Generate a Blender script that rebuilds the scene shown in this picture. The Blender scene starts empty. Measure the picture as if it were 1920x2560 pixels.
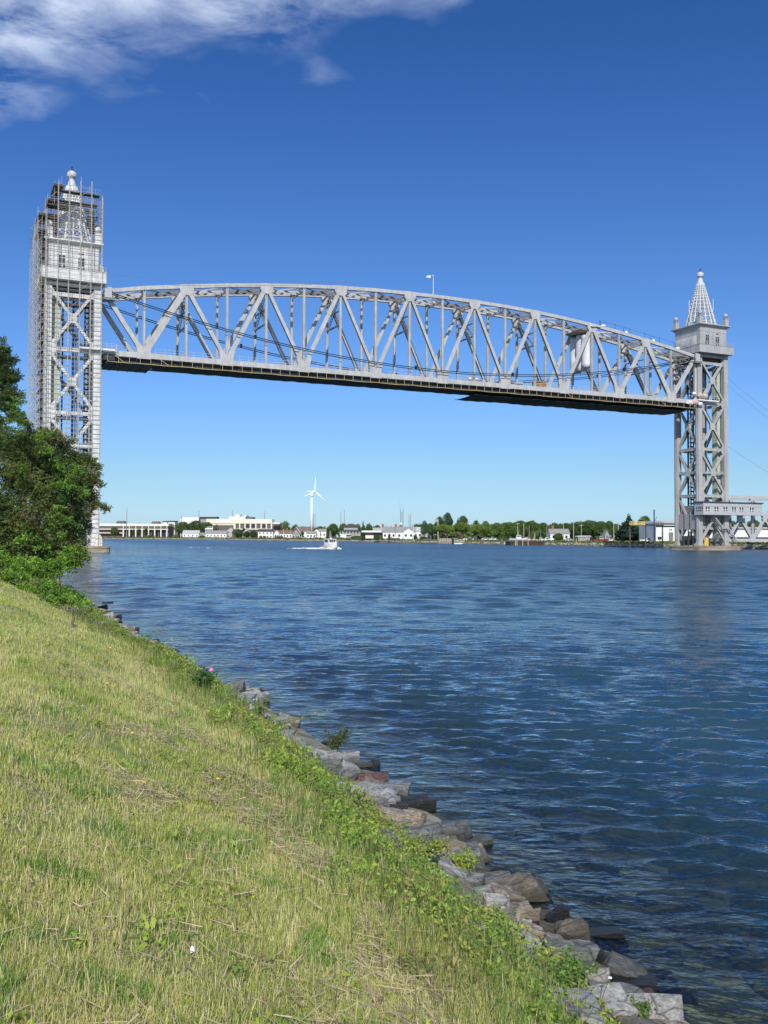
import bpy, bmesh, math, random
import numpy as np
from mathutils import Vector, Matrix

S = bpy.context.scene
C = S.collection
R = math.radians

# ------------------------------------------------------------------ camera
CH = 3.4
PITCH, ROLL, FOC = R(1.533), R(0.217), 2350.0
YS = 1.271                              # distances below are written in units of this many metres
_c, _s, _cr, _sr = math.cos(PITCH), math.sin(PITCH), math.cos(ROLL), math.sin(ROLL)
FWD = np.array([0, _c, _s]); _up = np.array([0, -_s, _c]); _rt = np.array([1.0, 0, 0])
RT = _cr*_rt + _sr*_up
UP = -_sr*_rt + _cr*_up
cam = bpy.data.cameras.new("camera"); co = bpy.data.objects.new("camera", cam); C.objects.link(co)
M = Matrix(((RT[0], UP[0], -FWD[0], 0), (RT[1], UP[1], -FWD[1], 0), (RT[2], UP[2], -FWD[2], CH), (0, 0, 0, 1)))
co.matrix_world = M
cam.sensor_fit = 'VERTICAL'; cam.sensor_height = 36; cam.lens = 36*FOC/2560
cam.clip_start = 0.1; cam.clip_end = 30000
S.camera = co

# ------------------------------------------------------------------ world, sun, exposure
SUN_EL, SUN_AZ = R(37), R(178)          # azimuth clockwise from +Y: the sun stands behind the camera
w = bpy.data.worlds.new("World"); S.world = w; w.use_nodes = True
nt = w.node_tree; nt.nodes.clear()
def N(t, tree=None, **k):
    n = (tree or nt).nodes.new(t)
    for a, b in k.items(): setattr(n, a, b)
    return n
L = nt.links.new
out = N('ShaderNodeOutputWorld'); bg = N('ShaderNodeBackground')
sky = N('ShaderNodeTexSky', sky_type='NISHITA', sun_disc=False, sun_elevation=SUN_EL, sun_rotation=SUN_AZ,
        altitude=0, air_density=1.0, dust_density=0.25, ozone_density=2.6)
hs = N('ShaderNodeHueSaturation'); hs.inputs['Saturation'].default_value = 1.13; hs.inputs['Value'].default_value = 1.0
gm = N('ShaderNodeGamma'); gm.inputs['Gamma'].default_value = 1.0
tc = N('ShaderNodeTexCoord'); sp = N('ShaderNodeSeparateXYZ'); L(tc.outputs['Generated'], sp.inputs[0])
def MA(op, a, b=None, c=None, tree=None, clamp=False):
    n = (tree or nt).nodes.new('ShaderNodeMath'); n.operation = op; n.use_clamp = clamp
    lk = (tree or nt).links.new
    for i, x in enumerate((a, b, c)):
        if x is None: continue
        if isinstance(x, (int, float)): n.inputs[i].default_value = x
        else: lk(x, n.inputs[i])
    return n.outputs[0]
zc = MA('MAXIMUM', sp.outputs['Z'], 0.03)
px_ = MA('DIVIDE', sp.outputs['X'], zc); py_ = MA('DIVIDE', sp.outputs['Y'], zc)
cb = N('ShaderNodeCombineXYZ'); L(px_, cb.inputs[0]); L(py_, cb.inputs[1])
mp = N('ShaderNodeMapping'); mp.inputs['Rotation'].default_value = (0, 0, R(25)); mp.inputs['Scale'].default_value = (1.0, 1.1, 1)
L(cb.outputs[0], mp.inputs[0])
n1 = N('ShaderNodeTexNoise'); n1.inputs['Scale'].default_value = 4.2; n1.inputs['Detail'].default_value = 12
n1.inputs['Roughness'].default_value = 0.62; n1.inputs['Distortion'].default_value = 0.45; L(mp.outputs[0], n1.inputs[0])
n2 = N('ShaderNodeTexNoise'); n2.inputs['Scale'].default_value = 2.3; n2.inputs['Detail'].default_value = 5; L(cb.outputs[0], n2.inputs[0])
edge = MA('SUBTRACT', MA('SUBTRACT', 2.33, MA('MULTIPLY', MA('ADD', px_, 0.92), 0.50)), py_)
edge = MA('ADD', edge, MA('MULTIPLY', MA('SUBTRACT', n2.outputs[0], 0.48), 1.25))
mk = MA('MULTIPLY', edge, 2.2, clamp=True)
den = MA('MULTIPLY', MA('SUBTRACT', n1.outputs[0], 0.38), 3.9, clamp=True)
cl = MA('MULTIPLY', MA('MULTIPLY', mk, den), 0.85)
mix = N('ShaderNodeMix', data_type='RGBA'); L(cl, mix.inputs['Factor'])
L(sky.outputs[0], gm.inputs[0]); L(gm.outputs[0], hs.inputs['Color'])
# air colour by elevation (the sky of a clear, dry day): multiplies the sky texture
SKYC = [(0.0, (.29,.43,.72)), (.022, (.30,.427,.675)), (.065, (.318,.42,.565)), (.145, (.345,.456,.66)), (.288, (.295,.422,.622)), (.376, (.257,.385,.605)), (.487, (.193,.34,.553)), (1.0, (.19,.335,.55))]
rp = N('ShaderNodeValToRGB'); L(sp.outputs['Z'], rp.inputs[0])
while len(rp.color_ramp.elements) < len(SKYC): rp.color_ramp.elements.new(.5)
for e, (p_, c_) in zip(rp.color_ramp.elements, SKYC): e.position = p_; e.color = (*c_, 1)
vm = N('ShaderNodeVectorMath', operation='MULTIPLY'); L(hs.outputs[0], vm.inputs[0]); L(rp.outputs[0], vm.inputs[1])
vs_ = N('ShaderNodeVectorMath', operation='SCALE'); vs_.inputs['Scale'].default_value = 2.0; L(vm.outputs[0], vs_.inputs[0]); L(vs_.outputs[0], mix.inputs['A'])
mix.inputs['B'].default_value = (7.7, 8.9, 11.2, 1)
L(mix.outputs['Result'], bg.inputs[0]); bg.inputs[1].default_value = 0.095
L(bg.outputs[0], out.inputs[0])

sl = bpy.data.lights.new("sun", 'SUN'); sl.energy = 4.3; sl.angle = R(0.53); sl.color = (1, .955, .88)
so = bpy.data.objects.new("sun", sl); C.objects.link(so)
sd = Vector((math.sin(SUN_AZ)*math.cos(SUN_EL), math.cos(SUN_AZ)*math.cos(SUN_EL), math.sin(SUN_EL)))
so.rotation_euler = sd.to_track_quat('Z', 'Y').to_euler(); so.location = (0, -30, 60)
S.view_settings.view_transform = 'Standard'; S.view_settings.look = 'None'
S.view_settings.exposure = 0.0; S.view_settings.gamma = 1.0
S.render.resolution_x = 768; S.render.resolution_y = 1024
S.render.engine = 'CYCLES'
S.cycles.max_bounces = 6; S.cycles.transparent_max_bounces = 12; S.cycles.diffuse_bounces = 3
S.cycles.glossy_bounces = 3

# ------------------------------------------------------------------ helpers
def ray(px, py): return FWD + RT*(px-960)/FOC + UP*(1280-py)/FOC
def at(px, py, Y):
    r = ray(px, py); r = r/r[1]*Y*YS
    return Vector((r[0], r[1], CH+r[2]))
def hor(px): return 1342.9 + (px-960)*0.0038
def zat(px, py, Y): return at(px, py, Y).z
def sz(n, Y): return n*Y*YS/FOC

def tag(o, label=None, cat=None, group=None, kind=None):
    if label: o['label'] = label
    if cat: o['category'] = cat
    if group: o['group'] = group
    if kind: o['kind'] = kind
    return o
def empty(name, loc=(0, 0, 0), rz=0, label=None, cat=None, group=None):
    o = bpy.data.objects.new(name, None); C.objects.link(o); o.location = loc; o.rotation_euler = (0, 0, rz)
    o.empty_display_size = .5
    return tag(o, label, cat, group)
def children(o): return [c for c in bpy.data.objects if c.parent == o]
def copy_tree(o, parent=None):
    c = o.copy(); C.objects.link(c)
    if parent: c.parent = parent
    for ch in children(o): copy_tree(ch, c)
    return c

class MB:
    def __init__(s): s.v = []; s.f = []
    def raw(s, vs, fs):
        b = len(s.v); s.v += [tuple(map(float, x)) for x in vs]; s.f += [tuple(i+b for i in f) for f in fs]; return s
    def box(s, x0, x1, y0, y1, z0, z1):
        return s.raw([(x0,y0,z0),(x1,y0,z0),(x1,y1,z0),(x0,y1,z0),(x0,y0,z1),(x1,y0,z1),(x1,y1,z1),(x0,y1,z1)],
                     [(0,3,2,1),(4,5,6,7),(0,1,5,4),(1,2,6,5),(2,3,7,6),(3,0,4,7)])
    def beam(s, p, q, w, h, side=(0,1,0)):
        p = Vector(p); q = Vector(q); d = (q-p).normalized(); sd_ = Vector(side)
        if abs(d.dot(sd_)) > .95: sd_ = Vector((1,0,0)) if abs(d.x) < .9 else Vector((0,1,0))
        a = d.cross(sd_).normalized(); b = a.cross(d).normalized()
        a = a*w/2; b = b*h/2
        vs = [p-a-b, p+a-b, p+a+b, p-a+b, q-a-b, q+a-b, q+a+b, q-a+b]
        return s.raw(vs, [(0,3,2,1),(4,5,6,7),(0,1,5,4),(1,2,6,5),(2,3,7,6),(3,0,4,7)])
    def tube(s, p, q, r, n=6, r2=None):
        p = Vector(p); q = Vector(q); d = (q-p).normalized()
        a = d.cross(Vector((0,0,1)) if abs(d.z) < .9 else Vector((1,0,0))).normalized(); b = d.cross(a)
        r2 = r if r2 is None else r2
        vs = [p+(a*math.cos(2*math.pi*i/n)+b*math.sin(2*math.pi*i/n))*r for i in range(n)] + \
             [q+(a*math.cos(2*math.pi*i/n)+b*math.sin(2*math.pi*i/n))*r2 for i in range(n)]
        return s.raw(vs, [(i,(i+1)%n,n+(i+1)%n,n+i) for i in range(n)]+[tuple(range(n))[::-1], tuple(range(n,2*n))])
    def path(s, pts, r, n=6):
        for i in range(len(pts)-1): s.tube(pts[i], pts[i+1], r if not callable(r) else r(i), n, r if not callable(r) else r(i+1))
        return s
    def lathe(s, prof, n=16, c=(0,0,0)):
        vs = []; fs = []
        for (r, z) in prof:
            for i in range(n):
                a = 2*math.pi*(i+.5)/n; vs.append((c[0]+r*math.cos(a), c[1]+r*math.sin(a), c[2]+z))
        for k in range(len(prof)-1):
            for i in range(n): fs.append((k*n+i, k*n+(i+1)%n, (k+1)*n+(i+1)%n, (k+1)*n+i))
        fs.append(tuple(range(n))[::-1]); fs.append(tuple(range((len(prof)-1)*n, len(prof)*n)))
        return s.raw(vs, fs)
    def prism(s, poly, y0, y1):      # polygon in xz, extruded along y
        n = len(poly)
        vs = [(x, y0, z) for x, z in poly]+[(x, y1, z) for x, z in poly]
        return s.raw(vs, [tuple(range(n))[::-1], tuple(range(n, 2*n))]+[(i,(i+1)%n,n+(i+1)%n,n+i) for i in range(n)])
    def build(s, name, m, parent=None, smooth=False, loc=None, rz=None):
        me = bpy.data.meshes.new(name); me.from_pydata(s.v, [], s.f); me.materials.append(m)
        bm = bmesh.new(); bm.from_mesh(me); bmesh.ops.recalc_face_normals(bm, faces=bm.faces); bm.to_mesh(me); bm.free()
        if smooth: me.polygons.foreach_set('use_smooth', [True]*len(me.polygons))
        o = bpy.data.objects.new(name, me); C.objects.link(o); o.parent = parent
        if loc is not None: o.location = loc
        if rz is not None: o.rotation_euler = (0, 0, rz)
        return o

def arr_mesh(name, V, F, m, col=None, smooth=False, parent=None):
    me = bpy.data.meshes.new(name)
    V = np.asarray(V, np.float32).reshape(-1, 3); F = np.asarray(F, np.int32)
    k = F.shape[1]; n = len(F)
    me.vertices.add(len(V)); me.vertices.foreach_set('co', V.ravel())
    me.loops.add(n*k); me.loops.foreach_set('vertex_index', F.ravel())
    me.polygons.add(n); me.polygons.foreach_set('loop_start', np.arange(0, n*k, k, dtype=np.int32))
    if smooth: me.polygons.foreach_set('use_smooth', np.ones(n, bool))
    me.update(calc_edges=True)
    if col is not None:
        a = me.color_attributes.new('tint', 'FLOAT_COLOR', 'POINT')
        cc = np.ones((len(V), 4), np.float32); cc[:, :3] = col; a.data.foreach_set('color', cc.ravel())
    me.materials.append(m)
    o = bpy.data.objects.new(name, me); C.objects.link(o); o.parent = parent
    return o

# ------------------------------------------------------------------ materials
def mat(name, c1, c2=None, rough=.7, metal=0., scale=1.5, bump=0., detail=6, spec=.4, contrast=(.35,.65), streak=None, bscale=None):
    m = bpy.data.materials.new(name); m.use_nodes = True; t = m.node_tree; b = t.nodes['Principled BSDF']
    b.inputs['Roughness'].default_value = rough; b.inputs['Metallic'].default_value = metal
    b.inputs['Specular IOR Level'].default_value = spec
    if c2 is None: c2 = tuple(x*.82 for x in c1)
    g = N('ShaderNodeNewGeometry', t); mp = N('ShaderNodeMapping', t); t.links.new(g.outputs['Position'], mp.inputs[0])
    if streak: mp.inputs['Scale'].default_value = streak
    n = N('ShaderNodeTexNoise', t); n.inputs['Scale'].default_value = scale; n.inputs['Detail'].default_value = detail
    n.inputs['Roughness'].default_value = .62
    t.links.new(mp.outputs[0], n.inputs[0])
    r = N('ShaderNodeValToRGB', t); t.links.new(n.outputs[0], r.inputs[0])
    r.color_ramp.elements[0].position = contrast[0]; r.color_ramp.elements[1].position = contrast[1]
    r.color_ramp.elements[0].color = (*c2, 1); r.color_ramp.elements[1].color = (*c1, 1)
    t.links.new(r.outputs[0], b.inputs['Base Color'])
    if bump:
        bn = N('ShaderNodeBump', t); bn.inputs['Strength'].default_value = bump; bn.inputs['Distance'].default_value = .05
        n3 = N('ShaderNodeTexNoise', t); n3.inputs['Scale'].default_value = bscale or scale*4; n3.inputs['Detail'].default_value = 8
        t.links.new(g.outputs['Position'], n3.inputs[0]); t.links.new(n3.outputs[0], bn.inputs['Height'])
        t.links.new(bn.outputs[0], b.inputs['Normal'])
    return m
def leafmat(name, rough=.6, trans=.35, gain=1.0):
    m = bpy.data.materials.new(name); m.use_nodes = True; t = m.node_tree; t.nodes.clear()
    o = N('ShaderNodeOutputMaterial', t); a = N('ShaderNodeAttribute', t); a.attribute_name = 'tint'
    d = N('ShaderNodeBsdfPrincipled', t); d.inputs['Roughness'].default_value = rough; d.inputs['Specular IOR Level'].default_value = .25
    tr = N('ShaderNodeBsdfTranslucent', t); mx = N('ShaderNodeMixShader', t); mx.inputs[0].default_value = trans
    t.links.new(a.outputs['Color'], d.inputs['Base Color']); t.links.new(a.outputs['Color'], tr.inputs[0])
    t.links.new(d.outputs[0], mx.inputs[1]); t.links.new(tr.outputs[0], mx.inputs[2]); t.links.new(mx.outputs[0], o.inputs[0])
    return m
K = {}
K['tower_white'] = mat('tower_white', (.72,.72,.71), (.52,.52,.50), .5, scale=1.2, streak=(1,1,.35))
K['span_silver'] = mat('span_silver', (.50,.505,.505), (.37,.37,.36), .5, scale=1.1, streak=(1,1,.4), detail=9)
K['tower_grey'] = mat('tower_grey', (.43,.43,.425), (.31,.31,.30), .5, scale=.7, streak=(1,1,.3))
K['cabin_grey'] = mat('cabin_grey', (.43,.435,.45), (.30,.30,.30), .55, scale=.7, streak=(1,1,.3))
K['dark_steel'] = mat('dark_steel', (.06,.065,.07), (.03,.032,.035), .6)
K['mid_steel'] = mat('mid_steel', (.22,.225,.235), (.13,.135,.14), .6)
K['galv'] = mat('galv', (.50,.48,.45), (.34,.32,.30), .5)
K['spire_white'] = mat('spire_white', (.58,.59,.60), (.42,.43,.44), .5)
K['plank'] = mat('plank', (.10,.085,.07), (.05,.042,.035), .9)
K['green_paint'] = mat('green_paint', (.50,.55,.44), (.40,.45,.36), .6, scale=.5, streak=(1,1,.3))
K['yellow_paint'] = mat('yellow_paint', (.72,.50,.10), (.55,.38,.08), .5)
K['yellow_dusty'] = mat('yellow_dusty', (.58,.45,.20), (.42,.32,.15), .7)
K['tarp_dark'] = mat('tarp_dark', (.055,.063,.060), (.03,.036,.035), .8, scale=.5)
K['tarp_green'] = mat('tarp_green', (.10,.13,.12), (.07,.09,.085), .8)
K['tarp_white'] = mat('tarp_white', (.68,.70,.74), (.54,.57,.62), .5, scale=.6)
K['tarp_pink'] = mat('tarp_pink', (.62,.46,.38), (.45,.33,.27), .8)
K['orange'] = mat('orange', (.62,.27,.06), (.45,.2,.05), .7)
K['concrete'] = mat('concrete', (.42,.36,.27), (.22,.17,.12), .9, scale=.5, bump=.3, streak=(.4,.4,1.5))
K['glass_dark'] = mat('glass_dark', (.03,.035,.045), (.02,.022,.03), .15, spec=.6)
K['white'] = mat('white', (.80,.80,.78), (.70,.70,.68), .6, scale=.5)
K['cream'] = mat('cream', (.74,.71,.60), (.66,.63,.53), .7, scale=.4)
K['brown_wall'] = mat('brown_wall', (.16,.125,.115), (.11,.09,.085), .8, scale=.5)
K['beige'] = mat('beige', (.48,.45,.40), (.40,.37,.33), .8)
K['roof_grey'] = mat('roof_grey', (.30,.30,.29), (.21,.21,.205), .9)
K['roof_brown'] = mat('roof_brown', (.20,.15,.11), (.14,.10,.08), .9)
K['roof_dark'] = mat('roof_dark', (.07,.07,.075), (.05,.05,.05), .9)
K['brick'] = mat('brick', (.33,.15,.09), (.24,.10,.07), .9)
K['pole_wood'] = mat('pole_wood', (.50,.46,.40), (.36,.33,.28), .9)
K['timber'] = mat('timber', (.20,.17,.14), (.10,.085,.07), .95, streak=(1,1,.2))
K['rust_wall'] = mat('rust_wall', (.13,.07,.055), (.06,.04,.035), .9)
K['red'] = mat('red', (.50,.05,.05), (.40,.04,.04), .4)
K['black'] = mat('black', (.02,.02,.022), (.012,.012,.012), .5)
K['bark'] = mat('bark', (.20,.15,.11), (.10,.075,.055), .95, scale=6, bump=.5, streak=(1,1,.2))
K['leaf'] = leafmat('leaf')
K['leaf_far'] = leafmat('leaf_far', .8, .15)
K['grass'] = leafmat('grass_blades', .65, .42)
K['blue'] = mat('blue', (.03,.05,.14), (.02,.04,.10), .5)
K['light_grey'] = mat('light_grey', (.45,.46,.47), (.38,.39,.4), .6)
K['wall_grey'] = mat('wall_grey', (.36,.36,.355), (.28,.28,.275), .8)
K['turbine'] = mat('turbine', (.82,.83,.84), (.78,.79,.80), .5)
# ================================================================== THE BRIDGE
BA = R(25.047); BX, BY = -60.662, 199.123; TW = 8.57; ZK = .974; PL = 9.21; LEN = 18*PL
_bu = (math.cos(BA), math.sin(BA)); _bv = (-math.sin(BA), math.cos(BA))
def bw(s, t, z): return Vector((BX+_bu[0]*s+_bv[0]*t, BY+_bu[1]*s+_bv[1]*t, z))
def broot(name, org, label, cat, group=None):
    o = empty(name, bw(org[0], org[1], org[2]*ZK), BA, label, cat, group); ORG[o.name] = org; return o
ORG = {}
def bpart(mb, name, m, root, parent=None, smooth=False):
    org = ORG[root.name]
    mb.v = [(x-org[0], y-org[1], (z-org[2])*ZK) for x, y, z in mb.v]
    o = mb.build(name, m, parent or root, smooth); return o

ZB = 43.69
_zt = [57.13, 60.29, 62.77, 64.43, 65.14]
ZT = [0]*19
_even = _zt+_zt[::-1]
for i in range(10): ZT[2*i] = _even[i]
for i in range(9): ZT[2*i+1] = (ZT[2*i]+ZT[2*i+2])/2 + .12
S0 = 0.9                                            # bearing end at the first tower
def NX(i): return S0 if i == 0 else (LEN-.3 if i == 18 else i*PL)

span = broot('lift_span', (83, 4.6, 43.4), 'raised silver steel truss span hung high between the two towers', 'bridge span')
KS = K['span_silver']
for t in (0, TW):
    mb = MB()
    for i in range(18): mb.beam((NX(i), t, ZT[i]), (NX(i+1), t, ZT[i+1]), .86, .8)
    bpart(mb, 'top_chord', KS, span)
    mb = MB(); mb.box(S0-.3, LEN+.4, t-.35, t+.35, ZB-.6, ZB+.6)
    bpart(mb, 'bottom_chord', KS, span)
    for i in range(0, 18):
        a, b = (i, i+1) if i % 2 == 0 else (i+1, i)   # top node (even), bottom node (odd)
        wd = [.92, 1.35, .85, .9, .75, .8, .68, .72, .66][min(i, 17-i)]
        p = Vector((NX(a), t, ZT[a]-.3)); q = Vector((NX(b), t, ZB+.3))
        mb = MB(); side = .34
        for dt in (-side, side): mb.beam(p+Vector((0,dt,0)), q+Vector((0,dt,0)), wd, .10)
        mb.beam(p, q, .12, side*2-.05)
        # lacing between the two webs
        n_ = 14
        bpart(mb, 'diagonal', KS, span)
    for i in range(1, 18):
        mb = MB()
        for ds in (-.2, .2): mb.box(i*PL+ds-.05, i*PL+ds+.05, t-.3, t+.3, ZB+.6, ZT[i]-.45)
        mb.box(i*PL-.15, i*PL+.15, t-.06, t+.06, ZB+.6, ZT[i]-.45)
        bpart(mb, 'hanger' if i % 2 else 'vertical_post', KS, span)
    mb = MB(); mb.box(LEN-.6, LEN-.05, t-.3, t+.3, ZB+.6, ZT[18]-.4); bpart(mb, 'end_post', KS, span)
    for i in range(1, 18):
        mb = MB()
        if i % 2:
            x = i*PL; mb.prism([(x-1.55, ZB-.75), (x+1.55, ZB-.75), (x+1.5, ZB+1.2), (x+1.9, ZB+2.9), (x+1.0, ZB+2.9), (x, ZB+1.6), (x-1.0, ZB+2.9), (x-1.9, ZB+2.9), (x-1.5, ZB+1.2)], t-.40, t+.40)
        else:
            x = i*PL; z = ZT[i]; s1 = (ZT[i+1]-z)/PL
            mb.prism([(x-1.6, z+.45-abs(s1)*1.6), (x, z+.5), (x+1.6, z+.45-abs(s1)*1.6), (x+1.5, z-1.0), (x+.95, z-2.0), (x-.95, z-2.0), (x-1.5, z-1.0)], t-.43, t+.43)
        bpart(mb, 'gusset_plate', KS, span)
# cross bracing between the two trusses
for i in range(0, 19):
    mb = MB(); s = NX(i); z = ZT[i]
    mb.beam((s, .4, z+.1), (s, TW-.4, z+.1), .25, .3, (1,0,0)); mb.beam((s, .4, z-1.1), (s, TW-.4, z-1.1), .25, .3, (1,0,0))
    for k in range(6):
        y0 = .4+k*(TW-.8)/6; y1 = y0+(TW-.8)/6
        za, zb_ = (z+.1, z-1.1) if k % 2 else (z-1.1, z+.1)
        mb.beam((s, y0, za), (s, y1, zb_), .14, .14, (1,0,0))
    bpart(mb, 'top_strut', KS, span)
for i in range(0, 18):
    mb = MB(); a, b = NX(i), NX(i+1)
    mb.beam((a, .3, ZT[i]-.1), (b, TW-.3, ZT[i+1]-.1), .3, .25); mb.beam((a, TW-.3, ZT[i]-.1), (b, .3, ZT[i+1]-.1), .3, .25)
    for t in (3.6, 5.6):
        mb.beam((a, t, ZT[i]-.5), (b, t, ZT[i+1]-.5), .5, .12)
    n_ = 7
    for k in range(n_):
        f0, f1 = k/n_, (k+1)/n_
        za = ZT[i]+(ZT[i+1]-ZT[i])*f0; zb_ = ZT[i]+(ZT[i+1]-ZT[i])*f1
        for t in (3.6,):
            mb.beam((a+(b-a)*f0, 3.6 if k % 2 else 5.6, za-.5), (a+(b-a)*f1, 5.6 if k % 2 else 3.6, zb_-.5), .06, .06)
    bpart(mb, 'top_lateral', K['mid_steel'] if i % 2 else KS, span)
for i in range(2, 18, 2):
    mb = MB(); s = i*PL; z0 = ZT[i]-9.0; z1 = ZT[i]-1.2
    mb.beam((s, .3, z0), (s, TW-.3, z0), .35, .3, (1,0,0)); zm = ZT[i]-5.5
    mb.beam((s, .3, zm), (s, TW-.3, zm), .25, .25, (1,0,0))
    for (ya, za, yb, zb_) in ((.4, z1, TW/2, zm), (TW-.4, z1, TW/2, zm), (TW/2, zm, .4, z0), (TW/2, zm, TW-.4, z0)):
        for o_ in (-.22, .22): mb.beam((s+o_, ya, za), (s+o_, yb, zb_), .16, .10, (1,0,0))
        for k in range(8):
            f0 = k/8; f1 = (k+1)/8; sg = .22 if k % 2 else -.22
            mb.beam((s+sg, ya+(yb-ya)*f0, za+(zb_-za)*f0), (s-sg, ya+(yb-ya)*f1, za+(zb_-za)*f1), .07, .07, (1,0,0))
    bpart(mb, 'sway_frame', K['mid_steel'], span)
# deck: floor beams, stringers, ties
for i in range(0, 19):
    mb = MB(); s = NX(i); mb.box(s-.25, s+.25, .4, TW-.4, ZB-.55, ZB+.35); bpart(mb, 'floor_beam', K['mid_steel'], span)
mb = MB()
for t in (3.6, 5.6): mb.box(S0, LEN, t-.2, t+.2, ZB-.1, ZB+.65)
for k in range(300):
    s = S0+.4+k*.547; mb.box(s-.12, s+.12, 2.9, 6.3, ZB+.66, ZB+.86)
for t in (3.88, 5.32): mb.box(S0, LEN, t-.04, t+.04, ZB+.87, ZB+1.0)
bpart(mb, 'track_deck', K['dark_steel'], span)
for t in (.55, TW-.55):
    mb = MB(); z0 = ZB+.62
    n_ = 78
    for k in range(n_+1):
        s = S0+.5+k*(LEN-S0-1)/n_; mb.box(s-.04, s+.04, t-.04, t+.04, z0, z0+1.25)
    for z in (.55, 1.2): mb.box(S0+.5, LEN-.5, t-.025, t+.025, z0+z-.03, z0+z+.03)
    bpart(mb, 'walkway_railing', K['light_grey'], span)
    mb = MB(); mb.box(S0+.2, LEN-.2, t-.1, t+1.0, ZB+.50, ZB+.605); bpart(mb, 'walkway', K['mid_steel'], span)
# yellow guard rail of the maintenance platform slung under the bottom chord
def scal(s): return .16*abs(math.sin(math.pi*s/9.21))
rail = broot('maintenance_platform', (83, 4.6, 41.6), 'dark tarpaulin work platform with yellow guard rail slung under the truss span', 'work platform')
mb = MB(); y0 = -1.15; ss = np.linspace(1.5, LEN-1, 73)
for k, s in enumerate(ss): mb.beam((s, y0, ZB-.55), (s, y0, ZB-2.0-scal(s)), .07, .07)
for k in range(len(ss)-1):
    mb.beam((ss[k], y0, ZB-1.95-scal(ss[k])), (ss[k+1], y0, ZB-1.95-scal(ss[k+1])), .10, .08)
for s in (3, 12.5, 120, 152): mb.beam((s, y0, ZB-.7), (s+1.9, y0, ZB-1.95), .09, .07)
bpart(mb, 'guard_rail', K['yellow_dusty'], rail)
def sheet(s0, s1, t0, t1, z, sag, thick=.06, ns=90, ntt=6, per=9.21, ph=0):
    vs = []; fs = []
    for lay in (0, 1):
        for i in range(ns+1):
            for j in range(ntt+1):
                s = s0+(s1-s0)*i/ns; t = t0+(t1-t0)*j/ntt
                zz = z - sag*abs(math.sin(math.pi*(s+ph)/per))*(.35+.65*math.sin(math.pi*j/ntt)) - lay*thick + .05*math.sin(s*1.7+j)
                vs.append((s, t, zz))
    n = (ns+1)*(ntt+1)
    for i in range(ns):
        for j in range(ntt):
            a = i*(ntt+1)+j; q = (a, a+1, a+ntt+2, a+ntt+1)
            fs.append(q); fs.append(tuple(x+n for x in q[::-1]))
    for i in range(ns):
        for j in (0, ntt):
            a = i*(ntt+1)+j; fs.append((a, a+ntt+1, a+ntt+1+n, a+n))
    for j in range(ntt):
        for i in (0, ns):
            a = i*(ntt+1)+j; fs.append((a, a+1, a+1+n, a+n))
    return vs, fs
mb = MB(); mb.raw(*sheet(11.5, LEN-1, -1.05, 6.2, ZB-2.05, .25)); bpart(mb, 'tarpaulin', K['tarp_dark'], rail)
mb = MB(); mb.raw(*sheet(92, LEN-3, -.2, 10.2, ZB-2.75, .5, per=18.4, ph=4)); o = bpart(mb, 'tarpaulin', K['tarp_dark'], rail)
mb = MB()
mb.box(1.2, 11.3, -1.0, 9.2, ZB-2.2, ZB-2.1); bpart(mb, 'deck_panel', K['tarp_green'], rail)
mb = MB()
for k in range(6): s = 1.3+k*2.0; mb.box(s-.05, s+.05, -1, 9.4, ZB-2.33, ZB-2.204)
bpart(mb, 'joist', K['dark_steel'], rail)
mb = MB()
for k in range(36):
    s = 3+k*4.6
    for t in (-.75, 6.0): mb.beam((s, t, ZB-.6), (s, t, ZB-2.1), .06, .06)
bpart(mb, 'hanger_rod', K['dark_steel'], rail)
mb = MB()
for k in range(34): a = 2+k*4.8; mb.box(a, a+4.74, .55, .62, ZB-1.9, ZB-.65)
bpart(mb, 'dark_gap_sheet', K['tarp_dark'], rail)  # dark sheets added to darken the gap under the bottom chord

# things on the span
fp = broot('flagpole', (80.3, 0, 65.5), 'thin white flagpole with small flag standing on the top chord of the truss span', 'flag')
mb = MB(); mb.tube((80.3, 0, 65.3), (80.3, 0, 70.9), .09, 8, .05); bpart(mb, 'pole', K['white'], fp)
mb = MB(); vs = []; fs = []
for i in range(9):
    for j in range(5):
        u_ = i/8; v_ = j/4; x = 80.2-u_*1.7; z = 70.7-v_*.95*(1-.55*u_)-.95*u_*.35
        vs.append((x, .16*math.sin(u_*7+v_)*u_+.04, z))
for i in range(8):
    for j in range(4): a = i*5+j; fs.append((a, a+1, a+6, a+5))
mb.raw(vs, fs); mb.raw([(x, y+.03, z) for x, y, z in vs], [f[::-1] for f in fs]); bpart(mb, 'flag_cloth', K['white'], fp)
mb = MB(); pts = [(80.15, -.03, 70.6), (80.15, -.03, 69.45), (79.5, -.12, 69.75), (79.55, -.1, 70.5)]
mb.raw(pts+[(x, y-.03, z) for x, y, z in pts], [(0,1,2,3), (7,6,5,4), (0,4,5,1), (1,5,6,2), (2,6,7,3), (3,7,4,0)])
bpart(mb, 'flag_canton', K['mid_steel'], fp)

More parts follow.
